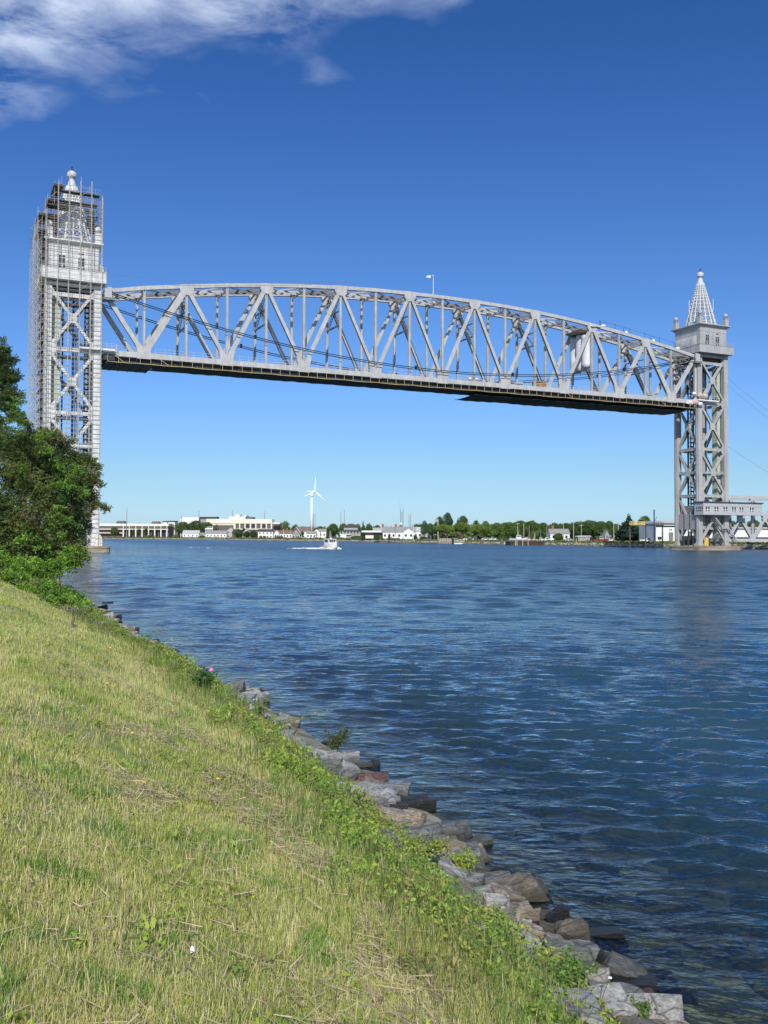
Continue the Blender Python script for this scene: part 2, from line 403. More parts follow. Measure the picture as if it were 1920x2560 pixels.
tp = broot('containment_tarp', (130, 6, 50), 'white shrink-wrap containment sheeting wrapped round the truss frame near the right tower', 'tarp')
def wrap(cs, ct, r1, r2, z0, z1, seed):
    rnd = random.Random(seed); vs = []; fs = []; n = 18; m_ = 10
    for k in range(m_+1):
        z = z0+(z1-z0)*k/m_
        for i in range(n):
            a = 2*math.pi*i/n; q = 1+.04*math.sin(5*a+k)+rnd.uniform(-.02, .02)
            vs.append((cs+math.cos(a)*r1*q, ct+math.sin(a)*r2*q, z+.15*math.sin(3*a)*(k == 0)))
    for k in range(m_):
        for i in range(n): fs.append((k*n+i, k*n+(i+1)%n, (k+1)*n+(i+1)%n, (k+1)*n+i))
    fs.append(tuple(range(n))[::-1]); fs.append(tuple(range(m_*n, m_*n+n)))
    return vs, fs
for k, (ct, h0, h1) in enumerate(((2.0, 51.2, 60.2), (4.5, 50.6, 60.6), (7.2, 50.4, 60.4))):
    mb = MB(); mb.raw(*wrap(128.9, ct, 1.5, 1.45, h0, h1, k)); bpart(mb, 'sheeting', K['tarp_white'], tp, smooth=True)
tq = broot('orange_tarp', (127, 4.5, 60.5), 'pinkish orange tarp draped over the top bracing above the white sheeting', 'tarp')
mb = MB(); mb.raw(*sheet(125.6, 131.0, 1.0, 8.8, 61.6, .5, ns=14, per=3)); bpart(mb, 'cloth', K['tarp_pink'], tq)
mb = MB(); mb.raw(*sheet(128.2, 131.5, -.9, 1.2, 62.4, .35, ns=8, per=2)); bpart(mb, 'cloth_fold', K['tarp_white'], tq)
ob = broot('equipment_crate', (113.6, 2.4, 44.7), 'orange slatted crate standing on the deck of the truss span', 'crate')
mb = MB(); mb.box(111.9, 115.0, 1.2, 3.4, 44.70, 44.95); mb.box(111.9, 115.0, 1.2, 3.4, 45.15, 45.5); mb.box(111.9, 115.0, 1.2, 3.4, 45.7, 46.1)
bpart(mb, 'slats', K['orange'], ob)
mb = MB(); mb.box(112.0, 114.9, 1.3, 3.3, 44.72, 46.0); bpart(mb, 'filling', K['timber'], ob)
bb = broot('sheet_roll', (103, 1.7, 44.7), 'long white roll of sheeting lying on the span deck left of the orange crate', 'roll')
mb = MB()
for k in range(3): mb.tube((99.5+k*.6, 1.3+k*.42, 45.0+.05*k), (107.5+k*.3, 1.3+k*.42, 45.05), .26, 8)
bpart(mb, 'roll_tube', K['tarp_white'], bb)
bc = broot('sheet_roll', (92.5, 1.7, 44.7), 'short white bundle lying on the span deck farther left of the orange crate', 'roll')
mb = MB(); mb.tube((91.3, 1.5, 45.1), (94.0, 1.5, 45.1), .42, 8); mb.tube((91.9, 2.2, 45.05), (93.6, 2.2, 45.05), .36, 8); bpart(mb, 'roll_tube', K['white'], bc)
for k, (s, t, r_) in enumerate(((133.0, .2, .8), (140.9, .2, .45), (150.5, .2, .45), (159.3, .2, .75))):
    zz = np.interp(s, [i*PL for i in range(19)], ZT)+.45
    lb = ['white dome lamp on the top chord just right of the pink tarp', 'small white dome lamp on the sloping top chord, second from the pink tarp', 'small white dome lamp on the sloping top chord, third from the pink tarp', 'large white dome lamp on the top chord nearest the right tower'][k]
    o = broot('dome_lamp', (s, t, zz), lb, 'lamp', 'dome lamps on the top chord')
    mb = MB(); mb.lathe([(r_*.5, -.1), (r_, .1), (r_*.9, .35), (r_*.5, .6), (.08, .68)], 12, (s, t, zz)); bpart(mb, 'dome', K['white'], o)
    mb = MB(); mb.tube((s-.9, t, zz), (s-.9, t, zz+1.5), .06, 5); bpart(mb, 'mast', K['dark_steel'], o)
lr = broot('safety_line', (147, 0, 60), 'thin dark lifeline on stanchions along the sloping top chord beside the right tower', 'cable')
mb = MB(); pts = []
for s in np.arange(131.5, 164.5, 5.2):
    zz = float(np.interp(s, [i*PL for i in range(19)], ZT)); mb.tube((s, -.2, zz+.4), (s, -.2, zz+2.1), .05, 5); pts.append((s, -.2, zz+1.8))
mb.path(pts, .035, 5); bpart(mb, 'line', K['dark_steel'], lr)
pk = broot('tarp_bundle', (165.4, .6, 44.8), 'bunched white and pink sheeting at the right end of the truss span against the tower', 'tarp')
for k, (s, t, z, r_, m_) in enumerate(((163.2, -.6, 43.2, 1.0, 'tarp_white'), (165.0, -.8, 43.5, 1.3, 'tarp_pink'), (166.6, -1.0, 45.6, .9, 'tarp_pink'), (164.6, -.8, 46.0, .7, 'tarp_white'), (168.2, -1.2, 45.4, .9, 'tarp_pink'), (166.4, -1.1, 43.0, .9, 'tarp_white'))):
    rnd = random.Random(k); me = bmesh.new(); bmesh.ops.create_icosphere(me, subdivisions=2, radius=r_)
    mb = MB(); mb.raw([(s+v.co.x*rnd.uniform(.8, 1.5), t+v.co.y*.6, z+v.co.z*rnd.uniform(.5, .95)) for v in me.verts], [[v.index for v in f.verts] for f in me.faces]); me.free()
    bpart(mb, 'sheeting', K[m_], pk)

# ------------------------------------------------------------------ towers
def tower(cx, sg, label, mw, mc, mg):
    """cx: centre along the bridge; sg=+1 when the span lies on the +s side"""
    t0 = TW/2
    root = broot('bridge_tower', (cx, t0, 1.3), label, 'bridge tower')
    H = 4.97                                    # leg centres
    xs = (cx-H, cx+H); ys = (0, TW)
    zs = [2.0, 16.1, 29.9, 43.6, 57.3]
    for x in xs:
        for y in ys:
            mb = MB(); hw = .78
            mb.box(x-hw, x+hw, y-.62, y-.56, 1.9, 58.2); mb.box(x-hw, x+hw, y+.56, y+.62, 1.9, 58.2)
            mb.box(x-hw, x-hw+.1, y-.56, y+.56, 1.9, 58.2); mb.box(x+hw-.1, x+hw, y-.56, y+.56, 1.9, 58.2)
            for k in range(38): z = 3+k*1.47; mb.box(x-hw-.02, x+hw+.02, y-.64, y-.62, z, z+.07)
            mb.box(x-1.1, x+1.1, y-.95, y+.95, 1.3, 1.95)
            bpart(mb, 'leg', mw, root)
    def face(fixed, val, a, b):                  # X bracing of one face
        for k in range(4):
            z0, z1 = zs[k], zs[k+1]
            mb = MB()
            def P(u_, z, o=0): return (u_, val+o, z) if fixed == 't' else (val+o, u_, z)
            sd_ = (0,1,0) if fixed == 't' else (1,0,0)
            zc = (z0+z1)/2; c_ = (a+b)/2
            for (p, q) in (((a+.5, z0+.7), (b-.5, z1-.7)), ((a+.5, z1-.7), (b-.5, z0+.7))):
                o_ = .0 if p[1] < zc else .012
                mb.beam(P(p[0], p[1], -.25+o_), P(q[0], q[1], -.25+o_), .62, .08, sd_); mb.beam(P(p[0], p[1], .25+o_), P(q[0], q[1], .25+o_), .62, .08, sd_)
                mb.beam(P(p[0], p[1], o_), P(q[0], q[1], o_), .1, .4, sd_)
                n_ = 12
                for j in range(n_):
                    f0 = j/n_; f1 = (j+1)/n_; w_ = .22 if j % 2 else -.22
                    mb.beam(P(p[0]+(q[0]-p[0])*f0, p[1]+(q[1]-p[1])*f0, w_), P(p[0]+(q[0]-p[0])*f1, p[1]+(q[1]-p[1])*f1, -w_), .09, .05, sd_)
            bpart(mb, 'cross_brace', mw, root)
            mb = MB(); pts = [(-1.15,-.45),(-.8,-.95),(.8,-.95),(1.15,-.45),(1.15,.45),(.8,.95),(-.8,.95),(-1.15,.45)]
            ring = [P(c_+x*.8, zc+z*1.05, -.36) for x, z in pts]; ring2 = [P(c_+x*.8, zc+z*1.05, .36) for x, z in pts]; n = 8
            mb.raw(ring+ring2, [tuple(range(n))[::-1], tuple(range(n, 2*n))]+[(i,(i+1)%n,n+(i+1)%n,n+i) for i in range(n)])
            bpart(mb, 'gusset_plate', mw, root)
            for zz in ([z1] if k < 3 else []) + ([zc] if k == 1 else []):
                mb = MB(); e = .8
                mb.beam(P(a+e, zz+.35), P(b-e, zz+.35), .12, .6, sd_); mb.beam(P(a+e, zz-.35), P(b-e, zz-.35), .12, .6, sd_); mb.beam(P(a+e, zz, -.22), P(b-e, zz, -.22), .8 if zz in zs else .4, .07, sd_)
                bpart(mb, 'strut', mw, root)
    face('t', -.1, *xs); face('t', TW+.1, *xs); face('s', xs[0], 0, TW); face('s', xs[1], 0, TW)
    # leg corner gussets
    for x in xs:
        s_ = 1 if x < cx else -1
        for z in zs[1:4]:
            mb = MB(); mb.prism([(x+s_*.7, z-2.2), (x+s_*1.7, z-.8), (x+s_*1.7, z+.8), (x+s_*.7, z+2.2)], -.44, -.37); bpart(mb, 'corner_plate', mw, root)
    # base frame and machinery girder under the head
    mb = MB()
    for y in (0, TW): mb.box(cx-H+.79, cx+H-.79, y-.35, y+.35, 55.0, 55.9); mb.box(cx-H+.79, cx+H-.79, y-.35, y+.35, 57.3, 58.1)
    for x in xs: mb.box(x-.35, x+.35, .63, TW-.63, 54.6, 55.5); mb.box(x-.35, x+.35, .63, TW-.63, 57.3, 58.1)
    bpart(mb, 'head_girder', mw, root)
    mb = MB(); mb.box(cx-H+.3, cx+H-.3, .9, TW-.9, 56.1, 58.3); bpart(mb, 'machinery_floor', K['dark_steel'], root)
    # counterweight ropes, guides, lift shaft
    for (dx, t, w_) in ((.5, 4, .16), (.82, 4, .16), (1.14, 4, .16), (1.46, 4, .16), (1.8, 4, .2), (-1.5, 4, .3), (2.9 if sg < 0 else 1.0, 6.4, .3)):
        mb = MB(); x = cx+sg*dx
        mb.box(x-w_/2, x+w_/2, t-.12, t+.12, 11.5, 56.2); bpart(mb, 'rope_group', K['blue'], root)
    mb = MB(); x = cx+sg*3.7
    for a_ in (-.55, .55):
        for b_ in (-.6, .6): mb.box(x+a_-.12, x+a_+.12, 4.6+b_-.12, 4.6+b_+.12, 2, 56)
    for k in range(44):
        z = 2.6+k*1.22; mb.box(x-.6, x+.6, 3.95, 4.02, z, z+.5); mb.box(x-.6, x-.54, 4.0, 5.2, z+.3, z+.5)
    bpart(mb, 'lift_cage', K['dark_steel'], root)
    mb = MB(); x = cx-sg*(3.1 if sg > 0 else 4.2); mb.box(x-.85, x+.85, 1.3, 3.4, 2.0, 55.4)
    for k in range(18): z = 4+k*2.9; mb.box(x-.88, x+.88, 1.27, 3.43, z, z+.08)
    for a_ in (-.3, .3): mb.box(x+a_-.03, x+a_+.03, 1.27, 1.3, 2.0, 55.4)
    bpart(mb, 'lift_shaft', K['green_paint'], root)
    mb = MB(); x0 = cx+sg*(H-.9)
    for k in range(36): z = 3+k*1.5; mb.box(x0-.25, x0+.25, .9, 1.0, z, z+.08)
    for a_ in (-.28, .28): mb.box(x0+a_-.05, x0+a_+.05, .9, 1.0, 2, 57)
    bpart(mb, 'ladder', mw, root)
    # span guide rail on the canal side
    mb = MB()
    for y in (0, TW): mb.box(cx+sg*(H+.82)-.14, cx+sg*(H+.82)+.14, y-.2, y+.2, 3, 57.5)
    bpart(mb, 'guide_rail', mw, root)
    # machine cabin
    B = 6.5; z0, z1 = 58.4, 60.6
    mb = MB()
    c0, c1, d0, d1 = cx-B, cx+B, t0-B, t0+B
    mb.box(c0, c1, d0, d1, 58.3, 58.5)
    for (a, b, c, d) in ((c0, c1, d0, d0+.12), (c0, c1, d1-.12, d1), (c0, c0+.12, d0+.12, d1-.12), (c1-.12, c1, d0+.12, d1-.12)): mb.box(a, b, c, d, 58.5, z1)
    for k in range(13):
        x = c0+.2+k*(2*B-.4)/12
        for y in (d0-.05, d1): mb.box(x-.05, x+.05, y, y+.05, 58.5, z1-.1)
        y = d0+.2+k*(2*B-.4)/12
        for x in (c0-.05, c1): mb.box(x, x+.05, y-.05, y+.05, 58.5, z1-.1)
    for y in (d0-.1, d1-.1): mb.box(c0-.1, c1+.1, y, y+.2, z1, z1+.12)
    for x in (c0-.1, c1-.1): mb.box(x, x+.2, d0+.1, d1-.1, z1, z1+.12)
    bpart(mb, 'balcony', mc, root)
    mb = MB()
    for x in (c0+.1, c1-.1):
        for k in range(7): y = d0+.1+k*(2*B-.2)/6; mb.box(x-.03, x+.03, y-.03, y+.03, z1+.12, z1+1.2)
        for z in (.5, .85, 1.2): mb.box(x-.02, x+.02, d0+.1, d1-.1, z1+z-.02, z1+z+.02)
    for y in (d0+.1, d1-.1):
        for z in (.5, .85, 1.2): mb.box(c0+.1, c1-.1, y-.02, y+.02, z1+z-.02, z1+z+.02)
    bpart(mb, 'balcony_railing', K['light_grey'], root)
    q = 5.05; a0, a1, e0, e1 = cx-q, cx+q, t0-q, t0+q
    mb = MB(); mb.box(a0, a1, e0, e1, 58.5, 65.9)
    mb.box(a0-.06, a1+.06, e0-.06, e1+.06, 64.9, 65.15)
    for k in range(1, 4):
        x = a0+k*(2*q)/4
        mb.box(x-.02, x+.02, e0-.015, e0, 60, 64.9)
    wall = bpart(mb, 'wall', mc, root)
    mb = MB()
    prof = [(0, 65.9), (.12, 66.15), (.3, 66.4), (.65, 66.65), (.95, 66.8), (.95, 67.05), (.75, 67.1)]
    for (o1, za), (o2, zb_) in zip(prof[:-1], prof[1:]):
        r1 = [(a0-o1, e0-o1, za), (a1+o1, e0-o1, za), (a1+o1, e1+o1, za), (a0-o1, e1+o1, za)]
        r2 = [(a0-o2, e0-o2, zb_), (a1+o2, e0-o2, zb_), (a1+o2, e1+o2, zb_), (a0-o2, e1+o2, zb_)]
        mb.raw(r1+r2, [(0,1,5,4),(1,2,6,5),(2,3,7,6),(3,0,4,7)])
    mb.raw([(a0-.75, e0-.75, 67.1), (a1+.75, e0-.75, 67.1), (a1+.75, e1+.75, 67.1), (a0-.75, e1+.75, 67.1)], [(0,1,2,3)])
    bpart(mb, 'cornice', mc, root)
    # windows on the near and far faces (two openings, two small ones below each, a slot above one)
    for (fy, sgn) in ((e0, -1), (e1, 1)):
        for (dx, wz, hz, ww) in ((-2.35, 62.9, 1.25, .62), (1.55, 62.7, 1.2, .62)):
            x = cx+dx; y = fy+sgn*.03
            mb = MB(); mb.box(x-ww, x+ww, min(y, y+sgn*.02), max(y, y+sgn*.02), wz-hz/1.35, wz+hz/1.35)
            wdw = bpart(mb, 'window', K['glass_dark'], root)
            mb = MB()
            for xx in (-ww-.06, 0, ww+.06): mb.box(x+xx-.06, x+xx+.06, min(y, y+sgn*.06), max(y, y+sgn*.06), wz-hz/1.35-.1, wz+hz/1.35+.1)
            for zz in (-hz/1.35-.05, .3, hz/1.35+.05): mb.box(x-ww, x+ww, min(y, y+sgn*.055), max(y, y+sgn*.055), wz+zz-.05, wz+zz+.05)
            o = bpart(mb, 'frame', mc, root, parent=wdw)
            for xx in (-.45, .45):
                mb = MB(); mb.box(x+xx-.22, x+xx+.22, min(y, y+sgn*.02), max(y, y+sgn*.02), 60.95, 61.5 if dx > 0 else 61.8); bpart(mb, 'vent', K['glass_dark'], root)
        mb = MB(); mb.box(cx-.9+1.9, cx+.1+1.9, min(fy+sgn*.02, fy+sgn*.05), max(fy+sgn*.02, fy+sgn*.05), 64.3, 64.6); bpart(mb, 'vent', K['glass_dark'], root)
    # curved sheave hood facing the span
    mb = MB(); x = cx+sg*q; poly = [(x-sg*.0, 60.0)]
    for k in range(9):
        a_ = math.pi/2*k/8; poly.append((x+sg*1.55*math.cos(a_), 60.4+3.3*math.sin(a_)))
    mb.prism(poly if sg < 0 else poly[::-1], e0+1.3, e1-1.3); bpart(mb, 'sheave_hood', mc, root)
    # corner pedestals with ball finials
    for x in (a0+.15, a1-.15):
        for y in (e0+.15, e1-.15):
            mb = MB(); mb.box(x-.62, x+.62, y-.62, y+.62, 67.12, 69.3); mb.box(x-.7, x+.7, y-.7, y+.7, 69.3, 69.42)
            pd = bpart(mb, 'pedestal', mc, root)
            mb = MB(); mb.lathe([(.32, 69.42), (.25, 69.6), (.45, 69.75), (.66, 70.05), (.7, 70.35), (.6, 70.65), (.35, 70.88), (.05, 70.95)], 14, (x, y, 0)); bpart(mb, 'finial', mc, root, parent=pd, smooth=True)
    # lattice spire
    n = 16; zb0, zb1 = 67.15, 80.6; r0, r1 = 4.55, 1.05
    def rr(z): return r0+(r1-r0)*(z-zb0)/(zb1-zb0)
    def sp_(k, z, o=0): a_ = 2*math.pi*k/n; r_ = rr(z)+o; return (cx+r_*math.cos(a_), t0+r_*math.sin(a_), z)
    lv = [67.15, 67.75, 68.4]; h = 1.62
    while lv[-1] < 79.6: lv.append(lv[-1]+h); h *= .90
    lv[-1] = min(lv[-1], 80.2)
    mb = MB()
    for k in range(n): mb.beam(sp_(k, zb0), sp_(k, zb1), .34, .12, (math.cos(2*math.pi*k/n), math.sin(2*math.pi*k/n), 0)) if False else mb.tube(sp_(k, zb0), sp_(k, zb1), .19, 6, .15)
    for z in lv:
        th = .16 if z < 74 else .19
        for k in range(n): mb.tube(sp_(k, z), sp_(k+1, z), th, 5)
    # rounded corners in the upper cells
    for i in range(2, len(lv)-1):
        za, zb_ = lv[i], lv[i+1]; g_ = .25+.22*i/len(lv)
        for k in range(n):
            zm = (za+zb_)/2
            for (f, z_) in ((0, za), (0, zb_), (1, za), (1, zb_)):
                s1 = 1 if z_ == za else -1
                A = Vector(sp_(k+f, z_)); Bp = Vector(sp_(k+(g_ if f == 0 else 1-g_), z_)); Cp = Vector(sp_(k+f, z_+s1*(zb_-za)*g_))
                cyl = 2 if False else None
                # chord of the polygon between columns: interpolate linearly
                P0_ = Vector(sp_(k, z_)); P1_ = Vector(sp_(k+1, z_)); Bp = P0_.lerp(P1_, g_ if f == 0 else 1-g_)
                mb.raw([A, Bp, Cp], [(0,1,2)])
    bpart(mb, 'spire_lattice', K['spire_white'] if mg else K['white'], root)
    mb = MB()
    for i in range(2, len(lv)-1):
        if lv[i] > 77: break
        for k in range(n):
            mb.tube(sp_(k, lv[i]), sp_(k+1, lv[i+1]), .055, 4); mb.tube(sp_(k+1, lv[i]), sp_(k, lv[i+1]), .055, 4)
    bpart(mb, 'spire_tracery', K['spire_white'] if mg else K['white'], root)
    mb = MB(); mb.lathe([(1.12, 80.1), (1.0, 80.7), (.72, 81.7), (.5, 82.4), (.62, 82.5), (.98, 82.9), (1.02, 83.4), (.9, 83.8), (.75, 84.0), (.3, 84.15), (.22, 84.3)], 16, (cx, t0, 0)); bpart(mb, 'spire_cap', K['spire_white'], root, smooth=False)
    mb = MB(); mb.lathe([(.15, 84.3), (.24, 84.5), (.12, 84.75), (.22, 84.95), (.2, 85.2), (.05, 85.3)], 8, (cx, t0, 0)); bpart(mb, 'beacon', K['rust_wall'], root)
    if mg:
        for (dx, dy, z_, l_) in ((-4.6, -1, 69, 2.2), (-3.4, 1, 72.5, 3.0), (3.0, -2, 74.5, 1.4)):
            mb = MB(); mb.tube((cx+dx, t0+dy, z_-2), (cx+dx, t0+dy, z_+l_), .07, 5); bpart(mb, 'antenna', K['white'], root)
    return root

tL = tower(-5.6, 1, 'left white bridge tower with lattice spire, standing behind the dark cedars', K['tower_white'], K['tower_white'], False)
tR = tower(171.8, -1, 'right grey bridge tower with lattice spire, beside the control house', K['tower_grey'], K['cabin_grey'], True)

# counterweight lowered in the right tower
mb = MB(); cwt = broot('counterweight', (171.9, 4.6, 5.9), 'dark grey counterweight block hanging low inside the right bridge tower', 'counterweight')
mb.box(166.3, 176.5, .9, 7.7, 6.1, 10.7); bpart(mb, 'block', K['wall_grey'], cwt)
mb = MB(); mb.box(167.2, 176, 1.1, 7.4, 10.72, 13.2); bpart(mb, 'yoke', K['mid_steel'], cwt)
mb = MB()
for s in (170.3, 173.3): mb.box(s-.1, s+.1, .82, .9, 6.3, 10.6)
for t in (3.2, 5.5): mb.box(166.22, 166.3, t-.1, t+.1, 6.2, 10.6)
mb.box(166.3, 176.5, .84, .9, 8.5, 8.65); bpart(mb, 'seam', K['dark_steel'], cwt)
mb = MB(); cwl = broot('counterweight', (-4.95, 4.6, 5.9), 'counterweight block hanging low inside the left bridge tower behind the cedars', 'counterweight')
mb.box(-8.8, -1.1, 1.2, 8.2, 6.2, 10.9); bpart(mb, 'block', K['mid_steel'], cwl)

# walkways at strut level
mb = MB(); wk = broot('access_platform', (1.5, 0, 43.6), 'white access platform with railing where the span meets the left tower', 'platform')
mb.box(-4.4, 3.0, -1.6, -.75, 43.9, 44.25); bpart(mb, 'floor', K['white'], wk)
mb = MB()
for s in np.arange(-4, 3.4, 1.04): mb.box(s-.04, s+.04, -1.6, -1.52, 44.25, 45.5)
for z in (44.85, 45.45): mb.box(-4, 3.3, -1.59, -1.53, z-.03, z+.03)
bpart(mb, 'railing', K['light_grey'], wk)
mb = MB(); mb.box(.7, 3.1, -.6, 9.5, 42.0, 43.3); bpart(mb, 'bearing_block', K['dark_steel'], wk)
mb = MB(); wk2 = broot('access_platform', (168, 0, 43.6), 'light access platform round the near leg of the right tower', 'platform')
mb.box(165.3, 173.0, -1.7, -.8, 44.0, 44.3); bpart(mb, 'floor', K['white'], wk2)
mb = MB()
for s in np.arange(165.5, 173.1, .94): mb.box(s-.04, s+.04, -1.7, -1.62, 44.3, 45.5)
for z in (44.9, 45.45): mb.box(165.4, 173, -1.69, -1.63, z-.03, z+.03)
bpart(mb, 'railing', K['light_grey'], wk2)
for (s, sgn, lb) in ((1.2, 1, 'hoist box bracket at the top of the left tower leg'), (165.2, -1, 'hoist box bracket at the top of the right tower near leg')):
    hb = broot('hoist_bracket', (s, 0, 55), 'grey '+lb, 'bracket')
    mb = MB(); mb.box(s-.5, s+1.0, -1.4, -.7, 55.6, 57.9); bpart(mb, 'box', K['light_grey'], hb)
    mb = MB(); mb.box(s-.9, s+1.6, -1.7, -.5, 55.0, 55.5); bpart(mb, 'tray', K['mid_steel'], hb)

# piers
def pier(s0, s1, t0_, t1_, z1, label, rnd_=False):
    o = broot('bridge_pier', ((s0+s1)/2, (t0_+t1_)/2, 0), label, 'pier')
    n = 10; poly = []
    r_ = 1.5
    for (cx_, cy_, a0) in ((s1-r_, t0_+r_, -90), (s1-r_, t1_-r_, 0), (s0+r_, t1_-r_, 90), (s0+r_, t0_+r_, 180)):
        for k in range(5): a_ = R(a0+k*22.5); poly.append((cx_+r_*math.cos(a_), cy_+r_*math.sin(a_)))
    m_ = len(poly)
    def ext(za, zb_, g, name, mm):
        cx_ = (s0+s1)/2; cy_ = (t0_+t1_)/2
        ps = [(x+(g if x > cx_ else -g), y+(g if y > cy_ else -g)) for x, y in poly]
        mb = MB(); mb.raw([(x, y, za) for x, y in ps]+[(x, y, zb_) for x, y in ps], [tuple(range(m_))[::-1], tuple(range(m_, 2*m_))]+[(i,(i+1)%m_,m_+(i+1)%m_,m_+i) for i in range(m_)])
        bpart(mb, name, mm, o)
    ext(-4, z1-.35, 0, 'shaft', K['concrete']); ext(z1-.35, z1, .12, 'coping', K['concrete'])
    return o
pier(-12.5, 2.4, -3.2, 12.5, 1.3, 'round-ended concrete pier standing in the water under the left tower')
pier(164.2, 180, -3.4, 9.8, 1.15, 'low rust-stained concrete pier under the right tower')
for (s, t, lb, m_) in ((.1, -1.2, 'cream cover box on the pier at the foot of the left tower near leg', 'cream'), (168.2, -1.25, 'yellow cover box at the foot of the right tower near leg', 'yellow_paint')):
    o = broot('leg_cover', (s, t, 1.3), lb, 'cover box')
    mb = MB(); mb.prism([(s-.7, 1.3), (s+.7, 1.3), (s+.62, 3.2), (s+.3, 3.8), (s-.3, 3.8), (s-.62, 3.2)], t-.25, t+.2); bpart(mb, 'cover', K[m_], o)

# ------------------------------------------------------------------ scaffold round the left tower
def scaffold():
    o = broot('scaffold', (-6, 2, 1.3), 'dense tube scaffold with plank decks wrapped round the left bridge tower and its spire', 'scaffold')
    rnd = random.Random(5)
    G = K['galv']
    yN = -1.75; yF = -2.75
    # near face: five bays from pier to above the cornice
    xs_ = [-11.2, -8.95, -6.75, -4.5, -2.3, -.1, 2.1]
    top = [70.5, 79.5, 81.0, 80.8, 80.5, 78.5, 66.5]
    top = [72.5, 78.8, 81.2, 80.6, 79.8, 77.2, 62.0]
    for x, tp_ in zip(xs_[:6], top):
        for y in ((yN, yN-1.1) if x > -9 else (yN, yN-1.1)):
            mb = MB(); z0 = 1.3; mb.tube((x, y-.9*(1 if False else 0), z0), (x, y, tp_+rnd.uniform(-.6, .6)), .055, 5); bpart(mb, 'upright', G, o)
    led = MB(); z = 3.0
    while z < 79:
        a = -11.2 if z < 72 else (-8.9 if z < 77 else -6.6)
        b = -.1 if z < 76 else -2.3
        for y in (yN, yN-1.1):
            led.tube((a-.3, y, z), (b+.3, y, z), .035, 4)
        z += 1.02
    led2 = bpart(led, 'ledger', G, o); led2['kind'] = 'stuff'
    mb = MB()
    for k, z in enumerate(np.arange(3, 78, 2.04)):
        for x in xs_[:6]:
            if z < top[xs_.index(x)]: mb.tube((x, yN-1.1, z), (x, yN, z), .04, 4)
        if k % 2 == 0:
            j = (k//2) % 5; mb.tube((xs_[j], yN-1.1, z), (xs_[j+1], yN-1.1, z+2.04), .035, 4)
    c_ = bpart(mb, 'cross_tube', G, o); c_['kind'] = 'stuff'
    # side tower (outer side): bays from -15.4 to -11.2, depth t -2..12
    for x in (-13.7, -12.9, -12.1, -11.4):
        for y in (-2.6, -.6, 2.0, 4.5, 7.0):
            hh = {-13.7: 66.5, -12.9: 72.8, -12.1: 71.0, -11.4: 74.5}[x] - (0 if y < 0 else rnd.uniform(0, 3))
            mb = MB(); mb.tube((x, y, 1.3 if x > -12.4 else .2), (x, y, hh), .042, 5); bpart(mb, 'upright', G, o)
    mb = MB()
    for z in np.arange(2.5, 70, 2.0):
        for y in (-2.6, -.6, 4.5, 7.0):
            for dz in (0, .55, 1.1): mb.tube((-13.8, y, z+dz), (-11.3, y, z+dz), .026, 4)
        for x in (-13.7, -12.1, -11.4):
            for dz in (0, 1.1): mb.tube((x, -2.7, z+dz), (x, 7.1, z+dz), .026, 4)
        if rnd.random() < .8: mb.tube((-13.7, -2.65, z), (-12.1, -2.65, z+2), .04, 4)
        if rnd.random() < .8: mb.tube((-13.75, -.6, z), (-13.75, 4.5, z+2), .04, 4)
    c_ = bpart(mb, 'side_ledger', G, o); c_['kind'] = 'stuff'
    for k, z in enumerate(np.arange(4.5, 68, 2.0)):
        if k % 1 == 0:
            mb = MB(); mb.box(-12.1, -11.4, -2.2, 6.6, z, z+.09); bpart(mb, 'plank_deck', K['plank'], o)
    # zig-zag stair in the side tower
    mb = MB()
    for k, z in enumerate(np.arange(3.5, 64, 2.0)):
        a, b = (-13.6, -12.2) if k % 2 else (-12.2, -13.6)
        mb.beam((a, -1.6, z), (b, -1.6, z+2.0), .14, .7)
    bpart(mb, 'stair', K['light_grey'], o)
    # decks round the spire: stepped working levels
    def deckbox(x0, x1, y0, y1, z, th=.35, m_='plank', rail_=True):
        mb = MB(); mb.box(x0, x1, y0, y1, z, z+th*.55)
        bpart(mb, 'plank_deck', K[m_], o)
    deckbox(-8.3, -.6, -1.7, -.2, 77.4, .42); deckbox(-8.5, -1.0, -1.7, .2, 75.2, .3)
    deckbox(-11.2, -6.6, -1.7, 1.2, 74.0, .5); deckbox(-10.8, -8.0, 2, 7, 76.4, .4); deckbox(-12.9, -11.2, -2.6, 5, 71.2, .8)
    deckbox(-12.9, -11.2, -2.6, 5, 68.0, .6); deckbox(-9.8, -7.9, -1.6, 6, 78.3, .9); deckbox(-11.3, -8.6, -1.0, 6, 72.2, .4)
    deckbox(-10.8, -8.5, -1.0, 6, 70.0, .3); deckbox(-3.5, .2, 8.2, 11.0, 75.6, .3); deckbox(-4.2, .3, 8.0, 10.8, 77.4, .3)
    deckbox(-2.6, -.2, 2, 8, 72.0, .2); deckbox(-2.5, -.3, 2, 8, 74.0, .16)
    mb = MB()
    for (x, y0, tp_) in [(x, y, t_) for x, t_ in ((-12.6, 73.4), (-11.0, 76.5), (-9.6, 79), (-8.2, 81.0), (-6.8, 79.6), (-2.6, 79.4), (-1.4, 79.2), (-.4, 78.0), (.1, 77.0)) for y in (-1.0, 2.6, 6.0, 9.6)]:
        mb.tube((x, y0, 60.8 if x > -11 else 58), (x, y0, tp_+rnd.uniform(-1.2, .5)), .038, 4)
    for z in np.arange(67.6, 79.5, .95):
        a = -12.6 if z < 72.6 else (-11.0 if z < 76.5 else -9.6); b = .1 if z < 76.5 else -.4
        for y in (-1.0, 6.0, 9.6): mb.tube((a, y, z), (b, y, z), .035, 4)
        for x in (a, b): mb.tube((x, -1.0, z), (x, 9.6, z), .035, 4)
